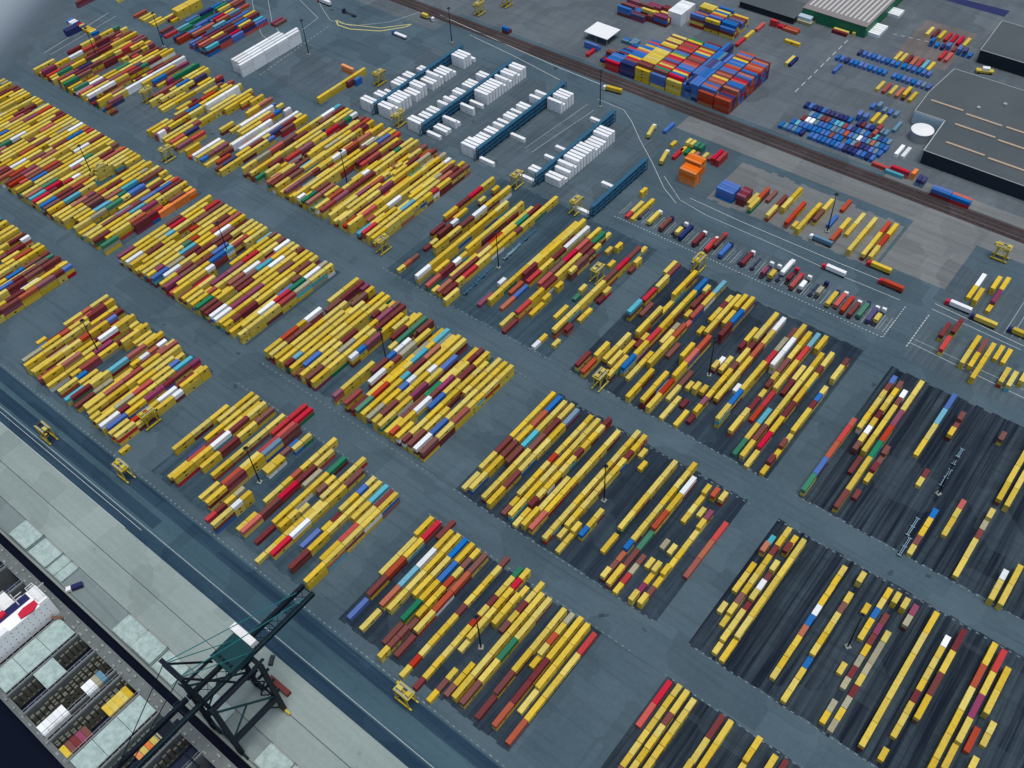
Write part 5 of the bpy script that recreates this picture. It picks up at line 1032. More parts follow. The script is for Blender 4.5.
(-231.8, ((297.6,1,0),(309.6,1,4,1),(322.2,1,0),(328.5,1,0),(341.2,1,1),(347.4,1,2,0),(373.5,1,1),(379.6,1,0,0),)),
(-214.1, ((385.5,2,0),)),
(-209.85, ((290.0,2,8,0,1),(340.6,2,0,1,7),(356.0,2,0,2),(369.9,2,0,0),(382.4,2,5,1),)),
(-205.6, ((289.5,2,0,-1),(301.9,2,0,0,0),(347.0,2,1),)),
(-201.35, ((304.2,2,1,0),(316.8,2,0,0),)),
(-197.1, ((303.0,2,3,0),(315.5,2,0),(330.3,2,2,0,0),(342.8,2,10,1,0),(355.2,2,0),(367.6,2,7,0,0),(380.1,2,0,11,0),)),
(-192.85, ((295.5,1,1,0),(301.8,2,7,0),(322.6,1,10,1),(328.9,1,1,0),)),
(-188.6, ((303.0,2,0,7,5),(315.5,2,11,10,0),(328.0,2,1,0,2),(340.5,2,1,0,0),(353.0,2,1,1,0),(365.5,2,0,8,0),(378.0,2,1,5,5),)),
(-184.35, ((301.8,2,0),(314.3,1,0),(320.6,1,0),(335.6,2,0),(348.1,1,10),(361.3,1,0),(367.5,2,1,1),(380.3,1,0,2,0),)),
(-180.1, ((316.4,2,0,0),(328.9,2,0,0),(341.4,2,0,3),(353.9,1,2),(360.1,2,5,4),(372.6,2,9,0),(385.1,2,0,7),)),
(-175.85, ((289.3,2,0,0),(301.8,2,1,0),(328.6,2,1),)),
(-171.6, ((354.2,1,0),(366.7,1,0),(372.9,1,0),(379.2,1,1),(385.4,1,0),)),
(-167.35, ((290.2,2,1,1,0),(302.8,2,9,5,0),(329.2,2,0,0,0),(354.8,2,3,0),(367.3,2,1,0),(379.8,2,1,0),)),
(-163.1, ((289.6,2,0,0),(302.1,2,0,3),(314.6,2,0,0,0),(327.1,2,0,5,2),(339.6,2,0,1,3),(366.9,2,0,0),(379.7,2,10,1,0),)),
(-158.85, ((302.5,2,0),(315.0,2,1),(355.3,2,1,1,1),(367.8,2,0,5,5),(380.3,2,10,11,0),)),
(-154.6, ((289.4,2,0),(301.9,1,0),(315.0,1,0),)),
(-150.35, ((302.6,1,1),(314.9,1,0,0),(334.3,1,11,0),(340.6,1,9),)),
(-146.1, ((289.9,2,0),(315.2,1,1,0),(334.9,1,1,0),(341.2,1,10,0),(355.8,1,11,1),(362.1,2,0,0),)),
(-141.85, ((295.8,1,1),(302.0,1,0,0),(308.3,1,0,11),(314.5,1,1,0),(320.8,1,0,0),(327.0,1,1,0),(333.3,1,0,0),(339.5,1,4,1),(345.8,2,0,0),(358.3,1,1,1),(364.5,2,1,1,0),(377.0,2,9,1,0),)),
(-137.6, ((316.0,2,1,0),(328.5,2,0,0),(341.0,2,4,0),(353.5,2,1,3),(366.0,2,10,0),(378.5,2,10,9),)),
(-133.35, ((328.5,1,9),)),
(-129.1, ((302.9,2,0,7,-1),(315.4,2,1,0,5),(327.9,2,0,0,0),(340.2,2,0,1,0),(352.6,2,0,2),(365.1,2,0,10),(377.4,2,1),)),
(-124.85, ((352.7,2,9,0,9),(365.2,2,10,5,9),(377.7,2,0,4,0),)),
(-120.6, ((301.9,2,3,0),(314.4,1,0,0),(320.6,2,1),(333.1,1,0),(339.4,1,0,1),(345.6,1,0,0),(351.9,2,0,1),(364.4,2,3,0),(376.9,2,0,0),)),
(-116.35, ((316.1,2,3),(328.6,2,2),(341.1,2,0,0),(353.6,2,3,0),(366.1,2,0,2),(378.6,2,0,7),)),
(-112.1, ((304.3,2,0),(316.8,2,7),(342.0,2,1),(354.5,2,0),(379.3,2,0,0),)),
(-107.85, ((291.4,2,10,-1),(303.9,2,0,1),(316.4,2,1,0),(328.9,2,0,0),(341.4,2,2,0),(353.9,2,0,0),(366.4,2,0,0),)),
(-103.6, ((301.3,2,10,-1),(313.8,2,1,0),(326.3,2,0,1),(338.8,2,3,0),(351.3,2,7,0),(363.8,1,0,1),(370.0,2,0,0),)),
(-95.1, ((289.5,1,0),(295.8,1,4,1),(302.0,1,0),(308.3,1,0,1),(314.5,1,0),(320.8,1,1,0),(327.0,2,0,0),(339.5,1,0,1),(345.8,1,0,5),(352.0,1,0,0),(364.5,2,0,0),(377.0,1,0,1),)),
(-73.5, ((290.9,2,0,-1),(303.4,2,1,5),(315.9,2,10,3),(328.4,2,0,2),(340.9,1,0,2),)),
(-69.25, ((342.6,1,9,0),(348.8,1,0,0),(355.1,1,0,0),(361.3,1,0,0),(367.6,1,9,0),(373.8,1,2,1),(380.1,1,0,5),)),
(-65, ((328.6,1,1,1),(334.9,1,0,0),(341.1,1,2,9),(347.4,1,0,0),(353.6,1,2,1),(359.9,1,0,0),(366.1,1,0,0),(372.4,1,0,0),(378.6,1,0,1),)),
(-60.75, ((316.0,2,1),(330.1,2,0,0),(342.6,2,1,0),(355.1,2,10,0),(367.6,1,1,1),(373.9,1,9,9),)),
(-56.5, ((291.5,2,0,-1),(304.0,2,0,0),(316.5,2,0,0),(329.0,2,7,8),(341.5,2,0,3),(354.0,2,1,11),(366.5,2,3,0),(379.0,2,11,0),)),
(-52.25, ((303.2,1,1),(315.7,1,0),(321.9,1,0,1),(328.2,1,1),(334.4,1,0,1),)),
(-39.5, ((345.4,2,0),(357.9,2,0),(370.4,2,7),(382.9,2,5),)),
(-31, ((328.4,1,0),(334.6,1,1),(365.2,1,1,0),(371.5,1,1),(377.7,1,1,1),)),
(-18.25, ((289.8,1,0),(296.0,1,1),(302.2,1,0),(308.5,1,0),(314.8,1,5),)),
(-9.75, ((308.9,1,0),(315.1,1,0),(321.4,1,0),(327.6,1,2),(377.2,1,0,1),)),
(3, ((303.8,2,0),(316.3,1,1),(322.6,1,10),(328.8,1,0,0),(341.6,2,1,0),(354.1,2,2,0),(366.6,2,11,0),(379.1,2,0,0),)),
(7.25, ((340.2,2,0,0),(352.7,2,8,0),(365.2,2,0,0),(377.7,2,7,0),)),
(20, ((287.6,1,0,0),(293.8,1,9,0),(300.1,1,2,9),)),
(24.25, ((287.8,2,0,-1),(300.3,2,0,-1),)),
(-62.25, ((428.5,2,0,1),(468.7,2,0),(481.2,2,9),)),
(-58, ((418.7,2,0,2),(435.2,2,0,1),(465.7,2,0,0),)),
(-53.75, ((481.1,2,0,0),)),
(-49.5, ((464.5,1,0),(470.6,2,0,11),(483.1,2,7,0),)),
(-45.25, ((415.8,2,0,0),(428.3,2,2,0),)),
(-41, ((415.9,1,10,0),(422.2,1,0,0),(428.4,2,0,1),)),
(-36.75, ((408.7,2,0,0),(421.2,1,0,0),(427.5,2,0,0),)),
(-32.5, ((431.4,2,0),)),
(-28.25, ((431.2,2,0),)),
(-24, ((414.7,2,3,0),)),
(-19.75, ((414.3,2,7,0),)),
(-15.5, ((421.4,2,0,0),)),
(-649, ((291.4,1,5),(297.6,2,6,11),(328.9,2,0,0),(341.4,2,6,0),(353.9,1,0,0),(360.1,2,11),)),
(-644.75, ((291.6,1,0,1),(335.4,2,11,5),(347.9,2,0,1),)),
(-640.5, ((291.8,1,1),(335.6,2,0),(348.1,2,3),(360.6,1,0),(366.8,1,0),)),
(-636.25, ((342.0,1,2,11),(348.2,2,8,8),(360.7,1,8,8),(367.0,1,8,8),)),
(-632, ((341.3,2,1),(353.8,2,0),)),
(-627.75, ((322.9,1,2,1),(329.1,2,2,4),(341.6,2,0),(354.1,2,1,0),(366.6,1,0,0),)),
(-623.5, ((316.5,2,0,0),(335.3,1,1,0),(341.5,2,0,5),(354.0,1,0,0),(360.3,2,0,0),)),
(-619.25, ((323.2,2,1,0),(335.7,2,0,0),(348.2,1,1,0),(354.5,2,1,6),)),
(-615, ((317.5,2,0),(330.0,2,0),(355.0,2,0),)),
(-610.75, ((316.7,2,0),(329.2,1,0),(335.4,2,0),(347.9,2,0),(360.4,2,0),)),
(-606.5, ((366.1,1,6,4),)),
(-602.25, ((323.9,1,0),(330.2,1,0),(336.4,1,1),(355.2,2,1),)),
(-598, ((322.6,2,0,0),(347.6,2,4,0),)),
(-593.75, ((291.5,2,0,0),(304.0,1,0,0),(316.5,2,0,0),(329.0,2,3,1),(341.5,2,0,3),(360.3,1,0,0),(366.5,1,0,4),)),
(-589.5, ((292.8,2,0,0),(305.3,1,0,0),(311.5,2,0,1),(324.0,2,0,5),(336.5,1,3,0),(342.8,2,0,0),(355.3,2,0,0),)),
(-585.25, ((291.6,2,3,11),(304.1,2,6,0),(316.6,1,2,0),(322.9,2,0,0),(335.4,2,0,0),(347.9,2,6,0),(366.6,1,0,0),)),
(-581, ((292.2,1,9,9,9),(335.9,2,9,9,9),(348.4,1,9,9,9),(354.7,2,9,9,9),)),
(-576.75, ((292.0,1,0,0),(298.2,2,0,0),(310.7,2,0,0),(335.7,2,2,0),(348.2,2,3,0),)),
(-572.5, ((291.4,2,0,0),(303.9,2,11,0),(316.4,1,0,4),(322.6,2,0,0),(335.1,1,0,0),(341.4,2,3,0),(353.9,2,0,0),(366.4,1,3,0),)),
(-568.25, ((292.6,2,0,2),(305.1,2,0,6),(342.6,2,0,0),(355.1,2,1,0),)),
(-564, ((291.6,2,11,0),(354.1,2,2,0),)),
(-559.75, ((291.3,2,0,11),(303.8,2,0,2),(360.1,2,0,0),)),
(-555.5, ((354.2,1,0),(360.4,2,0),)),
(-551.25, ((292.3,2,0,0),(323.6,2,1,0),(348.6,2,0,0),(361.1,2,0,4),)),
(-547, ((291.2,2,3),(303.7,2,4),(328.7,1,0),(334.9,2,0),(347.4,2,3),(359.9,2,5),)),
(-542.75, ((291.9,2,9,9),(304.4,2,9,9),(335.7,2,9,9),(348.2,2,9,9),(360.7,1,9,9),)),
(-538.5, ((291.9,2,0,0),(304.4,2,0,0),(329.4,2,0,0),(341.9,1,0,0),(348.1,2,0,0),(366.9,1,1,0),)),
(-534.25, ((291.8,1,0,5),(298.0,1,0,1),(304.3,2,0,11),(316.8,2,0),(329.3,2,1,0),(341.8,1,0,0),(348.0,2,0,3),(360.5,1,0,5),)),
(-530, ((291.5,2,0),(304.0,2,1),(316.5,2,9,9),(329.0,2,9,9),(341.5,2,9,9),(366.5,1,9,9),)),
(-525.75, ((298.3,2,3),(323.3,2,3),(335.8,2,0),(348.3,2,1),(360.8,2,1),)),
(-521.5, ((316.3,2,9,9),(328.8,2,9,9),(341.3,2,9,9),(353.8,2,9,9),(366.3,1,9,9),)),
(-517.25, ((291.0,1,0,1),(297.3,2,1,6),(309.8,2,0,0),(322.3,2,6,1),(334.8,1,0,0),(341.0,2,4,6),(353.5,2,0,1),(366.0,1,2,0),)),
(-513, ((291.5,2,0,0),(304.0,1,0,0),(310.3,2,1,0),(322.8,2,0,0),(335.3,1,0,5),(347.8,2,2,1),(360.3,2,0,0),)),
(-202.3, ((464.8,2,8,0),(477.2,2,1,3),)),
(-198.05, ((480.6,2,1),)),
(-189.55, ((464.4,2,3,0),(476.9,2,0,1),)),
(-185.3, ((476.6,2,0,0),(489.1,2,0,0),)),
(-176.8, ((465.2,2,4,3),(477.7,2,0,3),)),
(-172.55, ((467.1,1,0),)),
(-168.3, ((463.3,2,0,0),(475.8,2,1,0),(488.3,1,0,0),)),
(-164.05, ((477.6,2,0,1),(490.1,2,0,0),)),
(-155.55, ((480.6,2,5),(499.0,2,3),)),
(-147.05, ((466.7,2,1,3),(479.2,2,0,0),)),
(-142.8, ((479.2,2,0),(491.7,2,0),)),
(-134.3, ((464.0,2,0,0),(476.5,2,0,0),(489.0,2,0,0),)),
(-125.8, ((465.2,2,1,0),(477.7,2,0,0),(490.2,2,0,3),)),
(-121.55, ((465.9,2,0,0),(478.4,2,10,3),(490.9,2,0,0),)),
(-266.35, ((437.9,1,0,0),)),
(-262.1, ((415.3,1,2),(421.5,2,0),)),
(-257.85, ((415.1,2,0),(427.6,2,0),)),
]
for x, stacks in LANES:
    for st_ in stacks:
        for i, c in enumerate(st_[2:]):
            if c >= 0: stuff_box(x+random.uniform(-.06,.06), st_[0]+random.uniform(-.03,.03), i*TH, 12.28 if st_[1] == 2 else 6.03, CKEY[c])
def pile(x0, y0, nx, ny, dx, dy, size, axis, t0, t1, pal, fill=1.0, same=False):
    L = 12.28 if size == 2 else 6.03
    for i in range(nx):
        for j in range(ny):
            if random.random() > fill: continue
            t = random.randint(t0, t1); c = random.choice(pal)
            for k in range(t):
                if not same or random.random() < .3: c = random.choice(pal)
                stuff_box(x0+i*dx, y0+j*dy, k*TH, L, c, axis)
# the tall block stack beyond the railway
colx = ['bnbmbbrn','ymbrybnb','yymyymby','yrgbymrm','ymrbymrb','bbnbtbrb','oymrbobm','mbnroobm']
for i, pal in enumerate(colx):
    nr = [15,17,20,21,22,22,23,22][i]
    for j in range(nr):
        t = (3 if j < 5 else 2) if i == 0 else (4 if i == 1 else 5)
        if i in (0,1) and j > 9: t -= 1
        if j < 1 and i > 1: t = 4
        if i == 7: t = 4 if j < 4 else 5
        c = random.choice(pal)
        for k in range(t):
            if random.random() < .5: c = random.choice(pal)
            if i == 5: stuff_box(-374+i*13.5+(j%5)*2.6, 553+(j//5)*12.6, k*TH, 12.28, random.choice('bbntbnb'), 'y')
            else: stuff_box(-375+i*13.5, 553+j*2.6, k*TH, 12.28, c, 'x')
pile(-381, 555, 1, 5, 1, 2.65, 1, 'x', 1, 3, 'bmyn')
pile(*(-372.8, 636.2), 1, 8, 1, 2.6, 2, 'x', 4, 4, 'w', 1, True); pile(*(-355.9, 642.0), 3, 9, 13.4, 2.65, 2, 'x', 3, 4, 'ymbyomyn')
pile(*(-412.9, 624.3), 2, 6, 13, 2.65, 2, 'x', 2, 3, 'nbmmp'); pile(*(-394.7, 629.0), 2, 7, 13, 2.65, 2, 'x', 2, 3, 'ymmpb')
pile(*(-309.5, 633.7), 1, 1, 3, 1, 2, 'y', 1, 1, 'r'); pile(*(-309.0, 646.4), 1, 1, 3, 1, 2, 'y', 1, 1, 'y'); pile(*(-307.9, 661.6), 1, 1, 3, 1, 2, 'y', 1, 1, 'r')
# right hand far yard: swap-bodies and twenty-footers in ranks
pile(-231, 557.5, 22, 1, 3.2, 7.2, 1, 'y', 1, 1, 'bbbbnbbtb', .97); pile(-226, 565, 21, 1, 3.2, 7.2, 1, 'y', 1, 1, 'bnbtcbbbm', .97); pile(-222, 572.5, 20, 1, 3.2, 7.2, 1, 'y', 1, 1, 'bmtcobbwt', .97); pile(-220, 580, 19, 1, 3.2, 7.2, 1, 'y', 1, 1, 'nbcmtbbsb', .97)
pile(-228, 589, 19, 1, 3.3, 7, 1, 'y', 1, 1, 'nbtmnnb', .95)
pile(*(-173.6, 581.5), 1, 2, 3.5, 7.5, 1, 'y', 1, 2, 'ms')
pile(*(-238.5, 658.1), 22, 1, 3.7, 7, 1, 'y', 1, 1, 'bbnbtb', .97); pile(*(-228.2, 673.6), 9, 1, 3.7, 7, 1, 'y', 1, 1, 'bbnb', 1); pile(*(-202.9, 680.8), 7, 1, 4.2, 7, 2, 'y', 1, 1, 'yrcyosm', 1); pile(*(-193.6, 673.9), 6, 1, 3.8, 7, 1, 'y', 1, 1, 'btbn', 1)
pile(*(-196.5, 636.7), 6, 1, 4.9, 7, 2, 'y', 1, 2, 'ysmymo', 1); pile(*(-189.6, 613.9), 5, 1, 4.3, 7, 1, 'y', 1, 2, 'tbbnb', 1); pile(*(-191.7, 596.2), 2, 1, 4.6, 7, 1, 'y', 2, 2, 'bb', 1); pile(*(-182.3, 598.3), 2, 1, 5, 7, 2, 'y', 1, 1, 'y', 1)
pile(*(-198.2, 727.0), 7, 1, 4.8, 7, 2, 'y', 1, 1, 'yrymmr', 1); pile(*(-189.9, 715.1), 8, 1, 4.2, 7, 1, 'y', 1, 2, 'bntbmb', 1); pile(*(-176.7, 700.4), 2, 1, 4.4, 7, 2, 'y', 1, 1, 'r', 1)
pile(*(-165.6, 597.0), 1, 1, 3, 7, 2, 'y', 1, 1, 't'); pile(*(-153.0, 572.5), 2, 1, 4.5, 7, 2, 'y', 1, 1, 'w')
pile(*(-161.5, 555.8), 2, 1, 12.6, 7, 2, 'x', 1, 2, 'mr'); pile(*(-151.4, 553.7), 1, 1, 12.6, 7, 2, 'x', 1, 1, 'c'); pile(*(-134.2, 555.4), 1, 1, 3, 7, 1, 'y', 2, 2, 'x'); pile(*(-129.1, 551.3), 2, 1, 3, 7, 1, 'y', 2, 2, 'tnb')
pile(*(-118.5, 548.7), 2, 2, 12.6, 2.6, 2, 'x', 2, 2, 'wmrb')
pile(*(-232.2, 640.9), 1, 1, 3, 7, 2, 'y', 1, 1, 'b'); pile(*(-265.5, 631.2), 1, 1, 3, 7, 2, 'y', 1, 1, 'y'); pile(*(-263.1, 631.3), 1, 1, 3, 7, 2, 'y', 1, 1, 'n'); pile(*(-282.4, 660.9), 1, 1, 3, 3, 2, 'x', 1, 1, 'y'); pile(*(-292.2, 675.8), 1, 2, 3, 3, 2, 'x', 1, 1, 'yo'); pile(*(-304.2, 676.9), 2, 2, 7, 3, 1, 'x', 1, 2, 'rm')
pile(*(-289.0, 692.7), 1, 3, 3, 2.7, 2, 'x', 1, 1, 'ykt'); pile(*(-259.8, 694.1), 1, 2, 3, 2.7, 2, 'x', 1, 1, 'ym'); pile(*(-278.0, 696.4), 1, 1, 3, 2.7, 2, 'y', 1, 1, 'r'); pile(*(-244.0, 697.7), 1, 1, 3, 2.7, 2, 'y', 1, 1, 'y')
pile(*(-238.9, 741.4), 1, 4, 3, 2.8, 2, 'x', 1, 1, 'w'); pile(*(-239.1, 706.4), 1, 6, 3, 2.8, 2, 'x', 1, 1, 'w')
pile(*(-395.6, 557.5), 1, 1, 3, 7, 2, 'y', 1, 1, 'r'); pile(*(-405.4, 568.4), 1, 2, 3, 2.7, 2, 'x', 1, 2, 'b'); pile(*(-382.0, 558.2), 3, 5, 7, 2.7, 1, 'x', 1, 2, 'tbcmgb', .8); pile(*(-385.9, 590.7), 2, 3, 7, 2.7, 1, 'x', 1, 1, 'bt', .9)
pile(*(-472.9, 549.9), 1, 2, 3, 2.7, 1, 'x', 1, 2, 'bm')
# small clusters by the gate road
pile(*(-256.5, 468.7), 1, 3, 3, 2.7, 2, 'x', 4, 4, 'x', 1, True); pile(*(-259.6, 479.8), 1, 3, 3, 2.7, 2, 'x', 4, 4, 'x', 1, True)
pile(*(-271.6, 484.9), 1, 1, 3, 3, 2, 'y', 1, 1, 'r'); pile(*(-271.0, 500.5), 4, 1, 3.4, 3, 1, 'y', 2, 2, 'ggyg'); pile(*(-270.8, 493.7), 4, 1, 3.4, 3, 1, 'y', 1, 1, 'ygys'); pile(*(-255.1, 496.5), 2, 1, 3.6, 3, 1, 'y', 1, 1, 'ym')
pile(*(-247.3, 495.2), 2, 1, 3.4, 3, 2, 'y', 2, 2, 'rs'); pile(*(-228.1, 468.3), 1, 4, 3, 2.7, 2, 'x', 3, 3, 'bnb', 1, True); pile(*(-214.0, 469.5), 1, 4, 3, 2.7, 1, 'x', 3, 3, 'mp', 1)
pile(*(-292.8, 506.6), 1, 1, 3, 3, 2, 'y', 1, 1, 'b'); pile(*(-280.0, 495.6), 1, 1, 3, 3, 1, 'y', 1, 1, 'y')
pile(*(-206.3, 471.3), 1, 1, 3, 3, 2, 'y', 1, 1, 'y')
# white block and strays in the upper left
pile(-609, 386, 1, 4, 1, 12.5, 2, 'y', 4, 4, 'w'); pile(-605.4, 386, 1, 4, 1, 12.5, 2, 'y', 4, 4, 'w'); pile(-601.8, 386, 1, 5, 1, 12.5, 2, 'y', 4, 4, 'w'); pile(-598.2, 384, 1, 5, 1, 12.5, 2, 'y', 4, 4, 'w')
pile(*(-521.8, 392.6), 1, 4, 3, 12.5, 2, 'y', 2, 2, 'y'); pile(*(-519.0, 420.4), 1, 1, 3, 3, 1, 'y', 2, 2, 'm'); pile(*(-515.9, 425.9), 1, 1, 3, 3, 1, 'y', 2, 2, 'b'); pile(*(-540.2, 436.1), 1, 1, 3, 3, 2, 'x', 2, 2, 'x')
pile(-700, 386, 7, 6, 4.25, 12.6, 2, 'y', 1, 2, 'bbcnmytrgob', .7); pile(-665, 388, 6, 5, 4.25, 12.6, 2, 'y', 2, 3, 'bcmrtbyn', .9); pile(-745, 392, 9, 2, 4.25, 12.6, 2, 'y', 1, 1, 'yybmo', .5)
pile(-780, 400, 1, 4, 3, 12.6, 2, 'y', 1, 1, 'y', .9); pile(-716,412,3,2,2.6,12.6,2,'y',3,3,'y',1)
pile(*(-770.2, 340.9), 2, 1, 2.7, 3, 2, 'y', 2, 2, 'nb'); pile(*(-785.9, 353.6), 12, 1, 3.2, 7, 1, 'y', 1, 1, 'ywyrnby', .9); pile(*(-802.1, 374.8), 1, 2, 3, 12.6, 2, 'y', 2, 2, 'mp')
pile(*(-637.3, 450.0), 2, 1, 4, 3, 2, 'y', 1, 1, 'mp')

# ------------------------------------------------------------------ ship's boxes that stand in the holds
stuff_box(-369.34,100.99,0,6.03,'y','y')
stuff_box(-268.6,-10.4,9.3,6.03,'w','x')
stuff_box(-268.6,-7.9,9.3,6.03,'w','x')
stuff_box(-268.6,-5.4,9.3,6.03,'w','x')
stuff_box(-268.6,-2.9,9.3,6.03,'w','x')
stuff_box(-268.6,-0.4,9.3,6.03,'w','x')
stuff_box(-268.6,11.6,9.3,6.03,'w','x')
stuff_box(-268.6,14.1,9.3,6.03,'w','x')
stuff_box(-268.6,16.6,9.3,6.03,'k','x')
stuff_box(-268.6,19.1,9.3,6.03,'t','x')
stuff_box(-253.9,11.6,9,6.03,'y','x')
stuff_box(-253.9,14.1,9,6.03,'y','x')
stuff_box(-253.9,16.6,9,6.03,'y','x')
stuff_box(-253.9,19.1,9,6.03,'y','x')
stuff_box(-253.9,21.6,9,6.03,'y','x')
stuff_box(-254.2,-10,7.4,6.03,'y','x')
stuff_box(-254.2,-7.4,7.4,6.03,'m','x')
stuff_box(-254.2,-4.8,7.4,6.03,'m','x')
stuff_box(-254.2,-2.2,7.4,6.03,'p','x')
stuff_box(-254.2,0.4,7.4,6.03,'m','x')
stuff_box(-230.5,8,3,6.03,'x','x')
stuff_box(-230.5,10.6,3,6.03,'y','x')
stuff_box(-230.5,13.2,3,6.03,'x','x')
stuff_box(-230.5,15.8,3,6.03,'y','x')
stuff_box(-230.5,18.4,3,6.03,'k','x')

me = bpy.data.meshes.new('container_stacks'); me.from_pydata(SV, [], SF)
for m in CMAT.values(): me.materials.append(m)
me.materials.append(M['black']); me.polygons.foreach_set('material_index', SM)
a = me.attributes.new('tint', 'FLOAT', 'FACE'); a.data.foreach_set('value', ST); me.update()
so = bpy.data.objects.new('shipping_containers', me); COL.objects.link(so)
tag(so, 'mass of smaller stacked shipping containers filling the rest of the terminal yard', 'shipping containers', None, 'stuff')

# ------------------------------------------------------------------ reefer racks and their white boxes
def rack(x, y0, y1, label, hgt=9.0):
    r = empty('reefer_rack', (x, y0, 0), 0, label, 'reefer rack', 'blue reefer racks')
    L = y1-y0; f = MB(); n = max(2, int(L/6.2))
    for i in range(n+1):
        y = L*i/n
        for s in (-1.15, 1.15): f.beam((s,y,0),(s,y,hgt),.3,.3)
        f.beam((-1.15,y,hgt-.2),(1.15,y,hgt-.2),.2,.3)
        if i < n and i % 2 == 0:
            for s in (-1.15,1.15): f.beam((s,y,0),(s,L*(i+1)/n,hgt),.12,.12)
    for s in (-1.15,1.15): f.beam((s,-.15,hgt-.2),(s,L+.15,hgt-.2),.32,.34)
    f.build('frame', M['rackblue'], r)
    for k in range(1,4):
        z = hgt*k/3-.1
        d = MB().box(-1.1,1.1,.1,L-.1,z-.12,z)
        for s in (-1.2,1.2): d.beam((s,0,z+1.05),(s,L,z+1.05),.07,.07).beam((s,0,z-.3),(s,L,z-.3),.2,.5)
        d.build('walkway', M['rackblue'], r)
    p = MB()
    for i in range(n): p.box(-.35,.35,L*i/n+1.2,L*i/n+5,.1,hgt-.6)
    p.build('power_panel', M['rackblue'], r)
    st = MB(); 
    for k in range(3): st.beam((-.6,-.6-2.6*(k%2),hgt*k/3),(-.6,-.6-2.6*((k+1)%2),hgt*(k+1)/3),.9,.25)
    for q in ((-1.1,-3.4),(0,-3.4)): st.beam((q[0],q[1],0),(q[0],q[1],hgt),.18,.18)
    st.build('stair', M['rackblue'], r)
    return r
rb = MB(); rb.box(0,12.2,-1.22,1.22,0,2.88)
rb.box(-.02,.0,-1.0,1.0,.25,2.7,1); rb.box(12.2,12.22,-1.05,1.05,.2,2.75,0)
for x in (3,6,9): rb.box(x-.35,x+.35,-1.235,-1.22,1.1,1.9,1) if x == 6 else None
reef_me = rb.mesh('reefer_body', [M['reef'], M['grey']])
NTH = ['nearest','second','third','fourth','fifth','sixth','seventh','eighth','ninth','tenth','eleventh','twelfth','thirteenth','fourteenth','fifteenth','sixteenth','seventeenth','eighteenth','nineteenth','twentieth','twenty-first','twenty-second','twenty-third','twenty-fourth','twenty-fifth','twenty-sixth','twenty-seventh','twenty-eighth','twenty-ninth','thirtieth']
RK = ['first','second','third','fourth','fifth']
def reefers(ri, x, y0, y1, side, spans):
    n = 0
    for u0, u1, t in spans:
        y = y0+(y1-y0)*u0
        while y <= y0+(y1-y0)*u1+.1:
            tt = t if random.random() < .8 else max(1, t-1)
            for k in range(tt):
                o = put(reef_me, 'refrigerated_container', ((x+1.9) if side == 'right' else (x-1.9-12.2), y, k*2.9))
                if side == 'left': o.rotation_euler.z = 0
                lv = 'only box' if tt == 1 else ('top box' if k == tt-1 else ('bottom box' if k == 0 else 'middle box'))
                tag(o, 'white refrigerated container, %s of %s stack right-hand side of %s blue rack from left' % (lv, NTH[n], RK[ri]) if side == 'right' else
                       'white refrigerated container, %s of %s stack left-hand side of %s blue rack from left' % (lv, NTH[n], RK[ri]), 'refrigerated container', 'refrigerated containers at the blue racks')
            n += 1; y += 3.35
racks = [(-477,408,505),(-431,409,511),(-380.5,409,509),(-330,410,499.5),(-281,404,466)]
for (x, a_, b_), lb in zip(racks, ['leftmost blue reefer rack, white boxes thinly spread along both sides','second blue reefer rack from left, long row of tall white boxes at far right','third blue reefer rack from left, right side nearly empty of boxes','fourth blue reefer rack from left, white boxes mostly along right side','short blue reefer rack at right end, beside the parked chassis strip']):
    rack(x, a_, b_, lb)
reefers(0,-477,408,505,'right',[(.02,.26,3),(.30,.42,3),(.49,.60,3),(.64,.76,2),(.86,.94,3),(.98,.98,1)])
reefers(0,-477,408,505,'left',[(.0,.05,3),(.14,.18,2),(.25,.25,1),(.33,.40,2),(.46,.52,2),(.62,.66,1)])
reefers(1,-431,409,511,'right',[(.02,.02,1),(.09,.15,1),(.19,.24,2),(.38,.38,3),(.48,.51,1),(.54,.98,3)])
reefers(1,-431,409,511,'left',[(.0,.04,3),(.11,.15,2),(.19,.27,2),(.31,.40,2),(.44,.52,2),(.58,.70,2),(.74,.78,2)])
reefers(2,-380.5,409,509,'right',[(.0,.03,2),(.34,.34,1),(.77,.93,3)])
reefers(2,-380.5,409,509,'left',[(.0,.07,3),(.12,.2,2),(.24,.34,2),(.39,.5,2),(.54,.68,2),(.76,.84,2)])
reefers(3,-330,410,499.5,'right',[(.08,.16,2),(.20,.40,3),(.43,.80,3)])
reefers(3,-330,410,499.5,'left',[(.0,.0,1),(.1,.16,1),(.30,.30,1),(.44,.44,1),(.9,.9,1)])
reefers(4,-281,404,466,'left',[(.0,.05,1),(.5,.5,1)])

